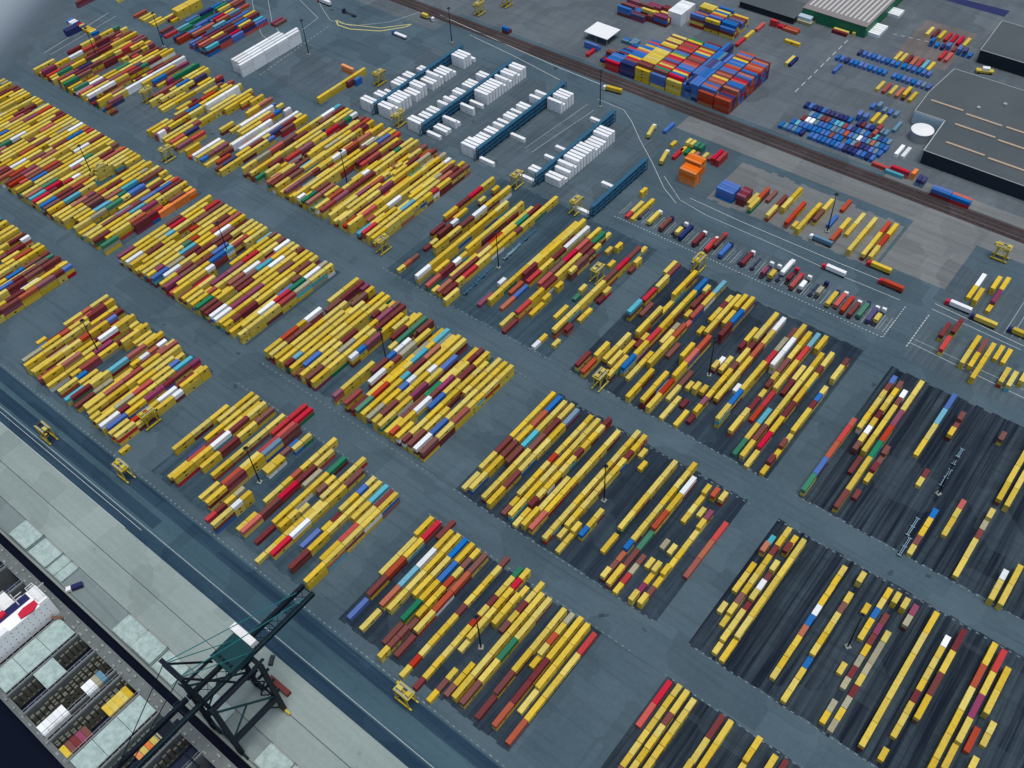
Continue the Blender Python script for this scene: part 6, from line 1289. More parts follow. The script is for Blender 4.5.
# ------------------------------------------------------------------ straddle carriers
def make_straddle():
    r = empty('straddle_carrier', (0,0,0))
    hw = 2.35
    for s in (-1, 1):
        f = MB(); x = s*hw
        f.box(x-.38, x+.38, -5.3, 5.3, .9, 1.75)
        for y in (-3.6, 3.6): f.beam((x,y,1.75),(x,y*.86,12.4),.5,.62,0,(0,1,0))
        f.beam((x,-3.4,4.6),(x,0,12.2),.2,.25); f.beam((x,3.4,4.6),(x,0,12.2),.2,.25)
        f.box(x-.3,x+.3,-4.6,4.6,12.3,13.0)
        f.build('side_frame', M['yel'], r)
        for y in (-4.2,-1.5,1.5,4.2):
            MB().tube((x-.3,y,.78),(x+.3,y,.78),.78,.78,14).tube((x-.32,y,.78),(x+.32,y,.78),.36,.36,10,1).build('wheel', [M['rubber'], M['yel']], r)
    t = MB()
    for y in (-4.4,4.4,-1.6): t.box(-hw+.3,hw-.3,y-.3,y+.3,12.35,12.95)
    t.box(-hw+.3,hw-.3,2.0,2.3,12.5,12.9)
    t.box(-.25,.25,-4.5,4.5,12.4,12.8)
    t.build('top_frame', M['yel'], r)
    MB().box(-1.2,1.2,-4.2,-1.9,13.0,14.6).build('engine_housing', M['yel'], r)
    MB().box(-1.0,1.0,1.0,4.2,13.0,13.7).build('hoist_winch', M['yel'], r)
    MB().box(-2.2,-1.5,-4.0,4.0,13.02,13.4).box(1.5,2.2,-4.0,4.0,13.02,13.4).build('cable_tray', M['grey'], r)
    rl_ = MB()
    for s in (-1,1):
        rl_.beam((s*2.6,-4.6,14.0),(s*2.6,4.6,14.0),.07,.07)
        for y in (-4.6,-2.3,0,2.3,4.6): rl_.beam((s*2.6,y,13),(s*2.6,y,14.0),.06,.06)
    rl_.build('railing', M['yel'], r)
    c = MB().box(.9,2.3,4.75,6.1,9.6,12.0).build('cabin', M['yel'], r)
    MB().box(.98,2.22,6.1,6.14,10.2,11.8).box(2.3,2.33,4.9,6.0,10.2,11.8).build('window', M['glass'], c)
    s_ = MB().box(-1.1,1.1,-3.0,-2.6,8.2,8.6).box(-1.1,1.1,2.6,3.0,8.2,8.6).box(-.5,.5,-3.0,3.0,8.25,8.7).build('spreader', M['yel'], r)
    rp = MB()
    for x in (-.9,.9):
        for y in (-2.6,2.6): rp.beam((x,y,8.6),(x,y,12.5),.08,.08)
    rp.build('hoist_rope', M['dark'], s_)
    ld = MB()
    for x in (-2.75,-2.35): ld.beam((x,4.75,1.8),(x,4.4,12.6),.07,.07)
    for k in range(14): ld.beam((-2.75,4.72-.025*k,2+.75*k),(-2.35,4.72-.025*k,2+.75*k),.05,.05)
    ld.build('ladder', M['grey'], r)
    return r
strads = [
 ((-355.0, 94.1),'x','yellow straddle carrier driving on the dark quay road'),
 ((-409.9, 84.2),'x','dark straddle carrier on white lines at far left of the quay road'),
 ((-157.3, 94.8),'x','yellow straddle carrier on quay road below the bottom centre stacks'),
 ((-373.3, 124.3),'y','yellow straddle carrier at near corner of the lower left stack block'),
 ((-368.0, 301.5),'y','yellow straddle carrier at corner of alley left of the upper centre block'),
 ((-194.2, 290.4),'y','tall yellow straddle carrier astride near left lane of block right of centre'),
 ((-244.4, 358.2),'y','yellow straddle carrier inside upper centre block beside one long yellow row'),
 ((-200.3, 401.0),'y','yellow straddle carrier at far edge of block right of centre, below parked chassis'),
 ((-292.5, 402.4),'y','yellow straddle carrier standing in alley left of the short blue reefer rack'),
 ((-340.4, 401.4),'y','yellow straddle carrier in alley between third and fourth blue reefer racks'),
 ((-453.3, 407.8),'y','yellow straddle carrier in front of leftmost blue reefer rack'),
 ((-502.6, 438.4),'y','yellow straddle carrier behind the near white boxes of leftmost blue rack'),
 ((-559.3, 282.2),'y','yellow straddle carrier in alley at near end of the upper left white row'),
 ((-631.9, 321.2),'y','yellow straddle carrier standing among upper left stacks with white rows'),
 ((-60.9, 513.8),'x','broad yellow straddle carrier parked near the railway at right edge'),
 ((-580.4, 242.1),'y','yellow straddle carrier almost buried inside dense left edge block'),
 ((-506.5, 561.4),'y','small yellow straddle carrier on open grey ground at top edge centre'),
 ((-496.2, 584.0),'y','small yellow straddle carrier beside top edge with red load'),
]
proto = make_straddle()
for i, ((x, y), ax, lb) in enumerate(strads):
    o = proto if i == 0 else copy_tree(proto)
    o.location = (x, y, 0); o.scale = (.92,.92,.8); o.rotation_euler.z = (math.pi/2 if ax == 'x' else 0) + (math.pi if i % 3 == 1 else 0)
    tag(o, lb, 'straddle carrier', 'yellow straddle carriers')
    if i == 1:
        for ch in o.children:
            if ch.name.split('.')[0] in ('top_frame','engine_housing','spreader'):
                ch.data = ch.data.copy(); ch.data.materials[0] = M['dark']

# ------------------------------------------------------------------ light masts
def make_mast(h=30):
    r = empty('light_mast', (0,0,0))
    MB().tube((0,0,.9),(0,0,h),.42,.2,10).build('pole', M['cdark'], r)
    MB().box(-1.2,1.2,-1.2,1.2,.0,.9).build('base', M['conc'], r)
    cr = MB().tube((0,0,h-.9),(0,0,h-.7),.8,.8,12).tube((0,0,h-.7),(0,0,h+.5),.3,.12,8).build('crown', M['cdark'], r)
    fl = MB()
    for k in range(10):
        t = 2*math.pi*k/10; c, s = math.cos(t), math.sin(t)
        fl.beam((c*.8,s*.8,h-.6),(c*1.35,s*1.35,h-1.0),.42,.35)
    fl.build('floodlight', M['dark'], cr)
    return r
masts = [((-149.2, 230.2),'dark light mast on open ground in block below picture centre'),((-296.2, 133.8),'dark light mast in the gap of the block above the quay crane'),((-147.6, 133.1),'dark light mast inside the bottom centre block'),
 ((-19.9, 231.4),'dark light mast between sparse rows of bottom right block'),((-21.3, 331.4),'dark light mast on bare ground of sparse right edge block'),((-298.7, 231.7),'dark light mast in notch of centre left block'),((-299.3, 331.6),'dark light mast among blue chassis in upper centre block'),
 ((-150.8, 331.9),'dark light mast on bare spot in block right of centre'),((-442.4, 238.5),'dark light mast in middle of the dense left centre block'),((-439.0, 138.1),'dark light mast in middle of lower left block'),((-433.0, 334.4),'dark light mast in dense block below leftmost reefer rack'),
 ((-582.8, 236.3),'dark light mast in middle of dense left edge block'),((-712.3, 332.3),'dark light mast in far upper left block'),((-686.5, 377.1),'thick dark light mast in alley of upper left corner'),((-578.5, 436.2),'dark light mast right of the solid white stack'),
 ((-495.9, 514.0),'dark light mast at far end of leftmost reefer rack'),((-348.5, 508.2),'dark light mast at far end of third reefer rack near the railway'),((-154.2, 477.3),'dark light mast among rows beyond the white lined road')]
mp = make_mast()
for i, ((x, y), lb) in enumerate(masts):
    o = mp if i == 0 else copy_tree(mp); o.location = (x, y, 0); o.rotation_euler.z = i*.3
    tag(o, lb, 'light mast', 'light masts of the yard')

# ------------------------------------------------------------------ lorries and trailers
def truck(loc, ang, cabm, cargo, label, clen=12.2, chgt=2.7, half=False, group='lorries in the yard'):
    r = empty('lorry', (loc[0], loc[1], 0), ang, label, 'lorry', group)       # front is +y
    c = MB().box(-1.22,1.22,5.9,7.9,.6,3.1).box(-1.1,1.1,5.9,7.2,3.1,3.5).box(-.5,.5,4.6,5.9,.7,1.1,1).build('cab', [cabm, M['dark']], r)
    MB().box(-1.05,1.05,7.9,7.94,1.9,2.9).build('windscreen', M['glass'], c)
    ch = MB().box(-.45,-.2,-7,5.2,1.0,1.3).box(.2,.45,-7,5.2,1.0,1.3)
    for y in (-6.8,-3.4,0,3.4,5.0): ch.box(-1.2,1.2,y-.12,y+.12,1.02,1.32)
    ch.build('trailer_frame', M['dark'], r)
    if cargo:
        L = 6.03 if half else clen; y1 = -.9 if half else 5.3
        if half: y1 = 1.2
        MB().box(-1.22,1.22,y1-L,y1,1.34,1.34+chgt).build('cargo_box', cargo, r)
    for y in (-6.0,-4.7,-3.4,5.2,7.1):
        MB().tube((-1.2,y,.5),(1.2,y,.5),.5,.5,12).build('axle', M['rubber'], r)
    return r
XD = -math.pi/2          # heading +x ; heading -x is +pi/2
W = M['white']
truck((-133.8, 445.9), math.pi/2, M['redp'], W, 'white box lorry with red cab on road beside the parked chassis strip')
truck((-113.6, 463.7), math.pi/2, M['redp'], CMAT['y'], 'lorry with red cab and yellow container beyond the white lined road')
truck((-101.4, 453.4), math.pi/2, M['redp'], CMAT['o'], 'all red lorry at right end of the parked chassis strip')
truck((-152.4, 465.8), math.pi/2, W, CMAT['t'], 'lorry with white cab carrying blue box and orange end, beyond white lines')
truck((-63.6, 459.3), math.pi/2, M['redp'], W, 'white box lorry with red cab between white lines at right edge')
truck((-47.9, 456.0), math.pi/2, M['navyP'], CMAT['y'], 'lorry with dark cab and yellow container near right edge')
truck((-27.5, 458.4), math.pi/2, M['navyP'], CMAT['y'], 'lorry with yellow container partly out of frame at right edge')
truck((-351.8, 529.4), math.pi*.55, W, CMAT['y'], 'lorry with white cab and yellow container below the tall stack by railway')
truck((-300.2, 501.5), .25, W, CMAT['y'], 'lorry with yellow container on curved road, upper of two')
truck((-276.5, 481.4), .25, W, CMAT['y'], 'lorry with yellow container on curved road, lower of two')
truck((-626.7, 500.6), math.pi*.5, M['redp'], W, 'white box lorry with red cab at top edge')
truck((-595.7, 499.4), math.pi*.5, M['navyP'], None, 'dark flatbed lorry inside yellow road marking at top')
truck((-537.7, 530.7), -math.pi*.5, W, CMAT['y'], 'lorry with short yellow load right of yellow road marking at top', half=True)
truck((-536.8, 497.3), math.pi*.5, M['blueP'], W, 'blue cabbed lorry with long white trailer on open ground', clen=12.2, chgt=1.2)
# ranks at the chassis strip
STRIPW = [(-247.1, 424.4), (-237.9, 423.8), (-227.4, 424.0), (-223.4, 423.5), (-213.6, 423.5), (-204.5, 423.2), (-202.5, 429.2), (-195.1, 423.7), (-180.5, 424.8), (-166.5, 422.6), (-161.6, 423.0), (-157.3, 431.6), (-152.0, 426.7), (-147.3, 423.8), (-142.8, 424.9), (-132.5, 426.1), (-123.9, 423.1), (-119.5, 424.8), (-114.8, 423.1), (-110.1, 422.5), (-105.6, 424.8), (-100.0, 424.4), (-96.3, 425.2)]
NM = {'y':'yellow','m':'maroon','n':'navy','r':'red','b':'blue','p':'plum','w':'white','o':'rust red','k':'khaki','g':'dark green','t':'steel blue','s':'pale red'}
strip = [('y', 0, 'w'), ('m', 0, 'n'), ('y', 1, 'w'), ('n', 0, 'n'), ('m', 0, 'w'), ('r', 0, 'w'), ('m', 0, 'm'), ('b', 0, 'n'), ('m', 0, 'w'), ('p', 1, 'w'), ('y', 1, 'w'), ('w', 0, 'w'), ('m', 1, 'm'), ('s', 0, 'm'), ('w', 1, 'w'), ('k', 1, 'n'), ('y', 0, 'n'), ('r', 0, 'w'), ('o', 0, 'm'), ('m', 0, 'w'), ('g', 0, 'n'), ('n', 0, 'w'), ('y', 1, 'w')]
CABN = {'w':W,'n':M['navyP'],'m':M['redp']}
CABT = {'w':'white','n':'dark','m':'red'}
for i, (c, hf, cb) in enumerate(strip):
    x, y = STRIPW[i]
    truck((x, y, 0), 0, CABN[cb], CMAT[c], 'lorry with %s cab and %s%s box, %s from left in the parked chassis strip' % (CABT[cb], 'short ' if hf else '', NM[c], 'first' if i == 0 else NTH[i]), half=bool(hf), chgt=2.6, group='lorries parked in the chassis strip')
def chassis(loc, ang, label, mat):
    b = MB().box(-.5,-.25,-6,6,.95,1.3).box(.25,.5,-6,6,.95,1.3)
    for y in (-5.8,0,5.8): b.box(-1.1,1.1,y-.16,y+.16,1.31,1.45)
    r = b.build('container_trailer', mat, None, (loc[0],loc[1],0), ang)
    for y in (-5.0,-3.7): MB().tube((-1.2,y,.5),(1.2,y,.5),.5,.5,12).build('axle', M['rubber'], r)
    return tag(r, label, 'trailer', 'empty trailers')
M['chw'] = plain('chassis_pale_blue', (.24,.38,.48), .5); M['chb'] = plain('chassis_blue', (.05,.17,.30), .5)
for (q, lb, mt) in [((-21.6, 293.0),'empty pale blue trailer at near end of sparse right edge block','chw'),((-23.2, 305.6),'empty pale blue trailer ahead of another at near end of sparse right edge block','chw'),((-22.2, 342.0),'white frame trailer beside light mast in sparse right edge block','chw'),((-22.6, 357.8),'empty pale trailer farthest inside sparse right edge block','chw'),
  ((-301.0, 306.4),'empty blue trailer nearest the alley in upper centre block','chb'),((-301.7, 315.6),'second empty blue trailer in upper centre block','chb'),((-302.3, 323.9),'empty blue trailer by light mast in upper centre block','chb'),((-301.1, 345.0),'pale trailer behind light mast in upper centre block','chw'),((-301.5, 349.4),'rightmost pale trailer behind light mast in upper centre block','chw'),((-301.9, 356.0),'blue trailer right of tall yellow row in upper centre block','chb'),((-302.1, 366.4),'far blue trailer right of tall yellow row in upper centre block','chb')]:
    chassis(q, 0, lb, M[mt])

for i, sl in enumerate((1,3,5,7,9,13,15,17,20,22,24,26,28,31,34,36,38,40)):
    chassis((-268.2+sl*4.26, 424.5), 0, 'empty dark trailer parked in the chassis strip, %s empty one from left' % ('first' if i == 0 else NTH[i]), M['navyP'])
# small vehicles on the quay
def van(loc, ang, body, label, cat='van'):
    b = MB(); b.quadbox([(-.95,-2.5,.35),(.95,-2.5,.35),(.95,2.5,.35),(-.95,2.5,.35),(-.95,-2.5,1.15),(.95,-2.5,1.15),(.95,2.5,1.0),(-.95,2.5,1.0)])
    b.quadbox([(-.9,-2.4,1.15),(.9,-2.4,1.15),(.9,1.5,1.12),(-.9,1.5,1.12),(-.8,-2.2,2.0),(.8,-2.2,2.0),(.8,.6,2.0),(-.8,.6,2.0)])
    r = b.build('van', body, None, (loc[0],loc[1],0), ang); tag(r, label, cat)
    MB().quadbox([(-.78,.72,1.95),(.78,.72,1.95),(.86,1.52,1.2),(-.86,1.52,1.2),(-.78,.78,1.97),(.78,.78,1.97),(.86,1.58,1.2),(-.86,1.58,1.2)]).build('windscreen', M['glass'], r)
    for y in (-1.6,1.6): MB().tube((-1,y,.36),(1,y,.36),.36,.36,12).build('axle', M['rubber'], r)
    return r
def pickup(loc, ang, label):
    r = empty('work_truck', (loc[0],loc[1],0), ang, label, 'truck')
    c = MB().box(-1.15,1.15,1.2,3.4,.5,2.5).box(-1.0,1.0,3.4,3.9,.5,1.4).build('cab', M['white'], r)
    MB().box(-.95,.95,3.4,3.44,1.5,2.3).build('windscreen', M['glass'], c)
    MB().box(-1.2,1.2,-4.2,1.1,.85,2.6).build('box_body', M['navyP'], r)
    for y in (-3.0,2.6): MB().tube((-1.15,y,.48),(1.15,y,.48),.48,.48,12).build('axle', M['rubber'], r)
    return r
pickup((-320.7, 38.4), math.pi*.85, 'small truck with white cab and navy body behind a pair of hatch covers on quay')
van((-217.9, 71.4), .6, M['dark'], 'dark van with white items standing on pale quay beside the crane')

# ------------------------------------------------------------------ hatch covers on the quay
def hatch(x0, x1, y0, y1, z, label, group='hatch covers laid on the quay', two=False):
    b = MB(); cx, cy = (x0+x1)/2, (y0+y1)/2; w, d = (x1-x0)/2, (y1-y0)/2
    b.box(-w,w,-d,d,.25,1.05)
    for k in range(5): b.box(-w+.3+k*(2*w-.6)/4-.15,-w+.3+k*(2*w-.6)/4+.15,-d+.2,d-.2,0,.25)
    r = b.build('hatch_cover', M['hatch'], None, (cx,cy,z)); tag(r, label, 'hatch cover', group)
    c = MB()
    for i in range(6):
        for s in (-1,1):
            c.box(-w+.3+i*(2*w-.9)/5,-w+.6+i*(2*w-.9)/5,s*(d-.5)-.2,s*(d-.5)+.2,1.05,1.2)
    for j in range(1,5): c.box(-w+.15,w-.15,-d+2*d*j/5-.03,-d+2*d*j/5+.03,1.05,1.09)
    c.build('twistlock_socket', M['grey'], r)
    p = MB().box(-w+.5,w-.5,d,d+.9,.35,.55).build('side_step', M['conc'], r)
    return r
for x0,x1,n,lb in [(-372.5,-357.5,2,'pale stained hatch cover on quay, lower of the leftmost stack'),(-356.5,-342,1,'pale mottled hatch cover on quay, second from left'),(-340.5,-334.6,1,'narrow pale hatch cover on quay, left one of a pair by white cabbed truck'),(-334.2,-328.5,1,'narrow pale hatch cover on quay, right one of a pair by white cabbed truck'),(-288,-274.5,1,'pale hatch cover on quay, middle of picture left of crane, nearest white ship tower'),(-273.6,-259.5,2,'pale hatch cover on quay, lower of the pile left of crane legs'),(-258.6,-244.5,1,'pale hatch cover on quay half under the crane'),(-226,-213,1,'pale hatch cover on quay between the crane legs'),(-190,-176,1,'pale hatch cover on quay at bottom edge right of crane'),(-175,-161,1,'pale hatch cover on quay, last one at bottom edge right of crane')]:
    for k in range(n):
        hatch(x0+.1*k, x1-.1*k, 36.2, 46.0, .02+1.25*k, lb if k == 0 else lb.replace('lower of','upper of'))

# ------------------------------------------------------------------ ship
ship = empty('container_ship', (-260,6,-4), 0, 'moored container ship with open holds, white tower and red decks at lower left', 'container ship')
def sp(mb, name, mats): 
    o = mb.build(name, mats, ship); o.matrix_parent_inverse = Matrix.Translation((260,-6,4)); return o
DZ = 10.0; Y0, Y1 = -14.0, 29.6
hb = MB()
hb.box(-430,-120,Y0,Y0+2.6,-6,DZ).box(-430,-120,Y1-5.2,Y1,-6,DZ).box(-430,-120,Y0+2.6,Y1-5.2,-6,-1)
sp(hb, 'hull', M['hullm'])
dkk = MB().box(-430,-120,Y0,Y0+2.7,DZ,DZ+.12).box(-430,-120,Y1-5.3,Y1,DZ,DZ+.12)
sp(dkk, 'side_deck', M['deck'])
bars = [-305.5,-291.2,-278.3,-263.5,-259.6,-246.2,-232.8,-219,-205,-190,-176,-160,-146,-335,-349,-363,-377]
for x in bars:
    sp(MB().box(x-.6,x+.6,Y0+2.6,Y1-5.2,-1,DZ+1.2), 'cross_deck', M['deck'])
    lb_ = MB()
    for dx in (-.7,.7):
        lb_.beam((x+dx,Y0+1,DZ+2.6),(x+dx,Y1-4.5,DZ+2.6),.14,.14)
        for k in range(12): lb_.beam((x+dx,Y0+2+k*3.3,DZ+1.15),(x+dx,Y0+2+k*3.3,DZ+2.6),.12,.12)
    for k in range(12): lb_.beam((x-.7,Y0+2+k*3.3,DZ+2.55),(x+.7,Y0+2+k*3.3,DZ+2.55),.1,.1)
    sp(lb_, 'lashing_bridge', M['grey'])
for x in (-276.4,-274.6,-272.2,-257.8,-256.2,-244.4,-289.3,-231,-217):
    cg = MB().box(x-.5,x+.5,Y0+2.9,Y1-5.5,1.4,2.0)
    for k in range(15):
        h_ = random.uniform(-2.4,.5); cg.box(x-.45,x+.45,Y0+3.2+k*2.42,Y0+4.9+k*2.42,2,DZ+h_)
    sp(cg, 'cell_guide', M['guide'])
rr = MB()
for y, s in ((Y0+.15,1),(Y1-.15,-1)):
    for z in (.6,1.1): rr.beam((-430,y,DZ+z),(-120,y,DZ+z),.08,.08)
    for k in range(160): rr.beam((-430+k*1.95,y,DZ),(-430+k*1.95,y,DZ+1.1),.08,.08)
sp(rr, 'deck_railing', M['grey'])
for k in range(33):
    for y in (Y0+1.4,Y1-1.4,Y1-4.2):
        x = -360+k*6.2+random.uniform(-1,1); l_ = random.uniform(.5,2.2)
        sp(MB().box(x,x+l_,y-.5,y+.4,DZ+.12,DZ+random.uniform(.4,1.3)), 'deck_fitting', M['conc'])
def scover(x0,x1,y0,y1,z=DZ+1.3):
    b = MB().box(x0,x1,y0,y1,z,z+.9)
    for i in range(7):
        for j in range(5): b.box(x0+.4+i*(x1-x0-1.2)/6,x0+.75+i*(x1-x0-1.2)/6,y0+.4+j*(y1-y0-1.2)/4,y0+.7+j*(y1-y0-1.2)/4,z+.9,z+1.02)
    return sp(b, 'deck_hatch', M['hatch'])
for y0,y1 in [(Y0+2.9,-.2),(0,12),(12.2,Y1-5.5)]: scover(-304.4,-292.4,y0,y1)
scover(-290,-279.5,1,11)
for y0,y1 in [(Y0+2.9,-.2),(0,12),(12.2,Y1-5.5)]: scover(-245,-234,y0,y1)
scover(-189,-177,-8,4); scover(-189,-177,12,22)
TZ = DZ+13
M['tower'] = plain('tower_white', (.90,.91,.91), .5, 0, .03)
tower = sp(MB().box(-319,-308,Y0,Y1-3.4,DZ,TZ), 'superstructure', M['tower'])
def sub(mb, name, mats):
    o = mb.build(name, mats, tower); return o
wn = MB()
for k in range(4):
    for j in range(13): wn.box(-308.0,-307.96,Y0+2+j*2.9+.4*(k%2),Y0+2.4+j*2.9+.4*(k%2),DZ+2.5+k*2.8,DZ+3.0+k*2.8)
sub(wn, 'window', M['glass'])
sub(MB().box(-318.8,-314.6,Y0+.4,21,TZ,TZ+.06), 'top_deck', M['navyP'])
sub(MB().box(-318.4,-316,-4,10,TZ+.06,TZ+1.6), 'deck_locker', M['redp'])
hx = [(-311.8, 13.0),(-312.6, 16.2),(-311.9, 22.6),(-309.4, 21.6),(-307.6, 18.2),(-308.7, 12.5)]
sub(MB().prism(hx, TZ+.3, TZ+.9), 'red_deck', M['redp'])
sub(MB().box(-311,-308.1,Y0+.2,6,TZ+.07,TZ+.9), 'bridge_wing', M['white'])
sub(MB().box(-311.5,-308.1,21.5,Y1-3.6,TZ+.07,TZ+1.0), 'bridge_wing', M['white'])
lt = MB()
for k in range(9):
    x = -319+k*1.2
    lt.beam((x,22.2,TZ+.1),(x,22.2,TZ+2.6),.16,.16).beam((x,25.6,TZ+.1),(x,25.6,TZ+2.6),.16,.16).beam((x,22.2,TZ+2.6),(x,25.6,TZ+2.6),.2,.2)
for y in (22.2,25.6): lt.beam((-319.2,y,TZ+2.6),(-309.2,y,TZ+2.6),.2,.2).beam((-319.2,y,TZ+1.3),(-309.2,y,TZ+1.3),.14,.14)
sub(lt, 'bridge_gantry', M['white'])
mast_ = MB().beam((-316,16,TZ),(-316,16,TZ+9),.5,.5).beam((-316,12,TZ+6),(-316,20,TZ+6),.25,.25).beam((-316,13,TZ+4),(-316,19,TZ+4),.25,.25)
sub(mast_, 'radar_mast', M['white'])
sp(MB().box(-336,-320,Y0+3,16,DZ,DZ+3), 'deckhouse', M['white'])
sp(MB().box(-334,-322,-10,9,DZ+3,DZ+3.4), 'red_platform', M['redp'])
sp(MB().box(-331,-324,1,9,DZ+3.4,DZ+12), 'funnel', M['navyP'])
rg = MB()
for (x,y0_,y1_,z_) in ((-320.5,Y0,Y1,TZ-4),(-336,Y0+3,16,DZ+4),(-322,-10,9,DZ+4.4),(-334,-10,9,DZ+4.4)):
    rg.beam((x,y0_,z_),(x,y1_,z_),.12,.12).beam((x,y0_,z_-.5),(x,y1_,z_-.5),.1,.1)
    k = y0_
    while k <= y1_: rg.beam((x,k,z_-1),(x,k,z_),.1,.1); k += 1.8
sp(rg, 'tower_railing', M['white'])
sp(MB().tube((-307,22,DZ+2.2),(-303.6,24.6,DZ+2.2),.9,.9,10).tube((-303.6,24.6,DZ+2.2),(-302.8,25.2,DZ+2.3),.9,.3,10), 'lifeboat', M['rust'])

# ------------------------------------------------------------------ quay crane
cr = empty('quay_crane', (-205,48,0), 0, 'dark green ship-to-shore gantry crane reaching over the moored ship', 'gantry crane')
def cp(mb, name, mats, parent=None):
    o = mb.build(name, mats, parent or cr)
    if parent is None: o.matrix_parent_inverse = Matrix.Translation((205,-48,0))
    return o
XA, XB, YL, YW, GZ = -196.5, -214.0, 59.4, 35.6, 45.0
for x in (XA, XB):
    for y in (YL, YW):
        cp(MB().beam((x,y,2.2),(x,y,GZ),2.0,2.2), 'leg', M['cdark'])
        bg = MB()
        for k in range(-3,4): bg.tube((x+k*1.1,y-.35,.55),(x+k*1.1,y+.35,.55),.48,.48,10)
        bg.box(x-3.9,x+3.9,y-.5,y+.5,1.0,2.2)
        cp(bg, 'bogie', M['yel'] if (x == XA and y == YL) else M['cdark'])
for x in (XA, XB):
    cp(MB().beam((x,YL,14),(x,YW,14),1.9,2.6), 'portal_beam', M['cdark'])
    cp(MB().beam((x,YL,15),(x,YW,GZ-2),.7,.7).beam((x,YW,15),(x,(YL+YW)/2,29),.6,.6), 'diagonal_brace', M['teal'])
    cp(MB().beam((x,YL,GZ),(x,YW,GZ),.9,1.1), 'upper_beam', M['cdark'])
for y in (YL, YW):
    cp(MB().beam((XA,y,GZ-1),(XB,y,GZ-1),1.6,2.4), 'cross_beam', M['cdark'])
    cp(MB().beam((XA,y,9),(XB,y,9),.9,1.5), 'sill_beam', M['cdark'])
for x in (-208.4,-202.4):
    cp(MB().beam((x,94.5,GZ),(x,33,GZ),1.5,2.3), 'trolley_girder', M['cdark'])
    cp(MB().beam((x,32.6,GZ),(x,-32,GZ+.2),1.5,2.3), 'boom', M['cdark'])
gx = MB()
for y in (94,84,74,66,28,16,4,-10,-22,-31): gx.beam((-208.4,y,GZ-.3),(-202.4,y,GZ-.3),.4,.5)
cp(gx, 'girder_tie', M['cdark'])
hs = cp(MB().box(-212,-200.4,49.2,61,GZ+1.2,GZ+5).box(-212.3,-200.1,48.9,61.3,GZ+5,GZ+5.3), 'machinery_house', M['teal'])
cp(MB().box(-216.5,-203.5,61.8,65,GZ+1,GZ+3.6), 'electrical_house', M['white'])
af = MB()
for x in (-212.5,-198.5):
    af.beam((x,YW,GZ),(x+(2.5 if x < -205 else -2.5),33.5,73),1.1,1.1).beam((x,YW+13,GZ),(x+(2.5 if x < -205 else -2.5),33.5,72),.7,.7)
for z in (54,63,72.5): 
    t = (z-GZ)/28; af.beam((-212.5+2.5*t,YW-2.9*t,z),(-198.5-2.5*t,YW-2.9*t,z),.7,.7)
af.beam((-212,35.5,54),(-200,34.5,63),.45,.45).beam((-199,35.5,54),(-211,34.5,63),.45,.45)
af.box(-212,-199,32.6,34.4,73,73.4).beam((-212,35.5,45),(-200,33.5,54),.5,.5).beam((-199,35.5,45),(-211,33.5,54),.5,.5)
cp(af, 'apex_frame', M['cdark'])
for x in (-210,-201):
    cp(MB().tube((x,33.5,73),(x*.5-102.7,90,GZ+1),.22,.22,6), 'back_stay', M['tstay'])
    cp(MB().tube((x,33.5,73),(x*.5-102.7,0,GZ+1),.2,.2,6), 'fore_stay', M['cdark'])
    cp(MB().tube((x,34,72),(x,58.5,GZ+5.2),.2,.2,6), 'inner_stay', M['tstay'])
lat = MB()
for k in range(13):
    y = 93-k*4.6; lat.beam((-208.4,y,GZ-.9),(-202.4,y-4.6,GZ-.9),.22,.22).beam((-202.4,y,GZ-.9),(-208.4,y-4.6,GZ-.9),.22,.22)
cp(lat, 'girder_lattice', M['cdark'])
vt = MB()
for k in range(5): vt.box(-211.5+k*2.2,-210.3+k*2.2,50.5,51.7,GZ+5.3,GZ+5.9)
cp(vt, 'roof_vent', M['cdark'], hs)
for x in (XA-1.7, XB+1.7):
    for z in (14,24,34,43): cp(MB().box(x-.7,x+.7,YL-3,YL+3,z,z+.12), 'landing', M['cdark'])
rl2 = MB()
for x in (-209.5,-201.3):
    rl2.beam((x,94,GZ+1.9),(x,-31,GZ+1.9),.08,.08)
    for k in range(42): rl2.beam((x,94-k*3,GZ+.8),(x,94-k*3,GZ+1.9),.07,.07)
cp(rl2, 'walkway_rail', M['tstay'])
tc = cp(MB().box(-208,-203,17,23,GZ-2.2,GZ-.9).box(-206.5,-204.5,23.2,25.4,GZ-4.6,GZ-2.2), 'trolley', M['cdark'])
sp2 = MB().box(-211.5,-199.5,19.6,20.4,14.2,14.7)
for x in (-211,-200): sp2.box(x-.3,x+.3,18.9,21.1,14.1,14.6)
cp(sp2, 'spreader', M['cdark'])
hr = MB()
for x in (-207.5,-203.5):
    for y in (19,21): hr.beam((x,y,14.6),(x,y,GZ-2),.07,.07)
cp(hr, 'hoist_rope', M['cdark'])
ldr = MB()
for k in range(6): ldr.beam((XA-1.6,YL-1-4*(k%2),3+6.5*k),(XA-1.6,YL-1-4*((k+1)%2),9.5+6.5*k),.8,.15)
cp(ldr, 'stairway', M['cdark'])


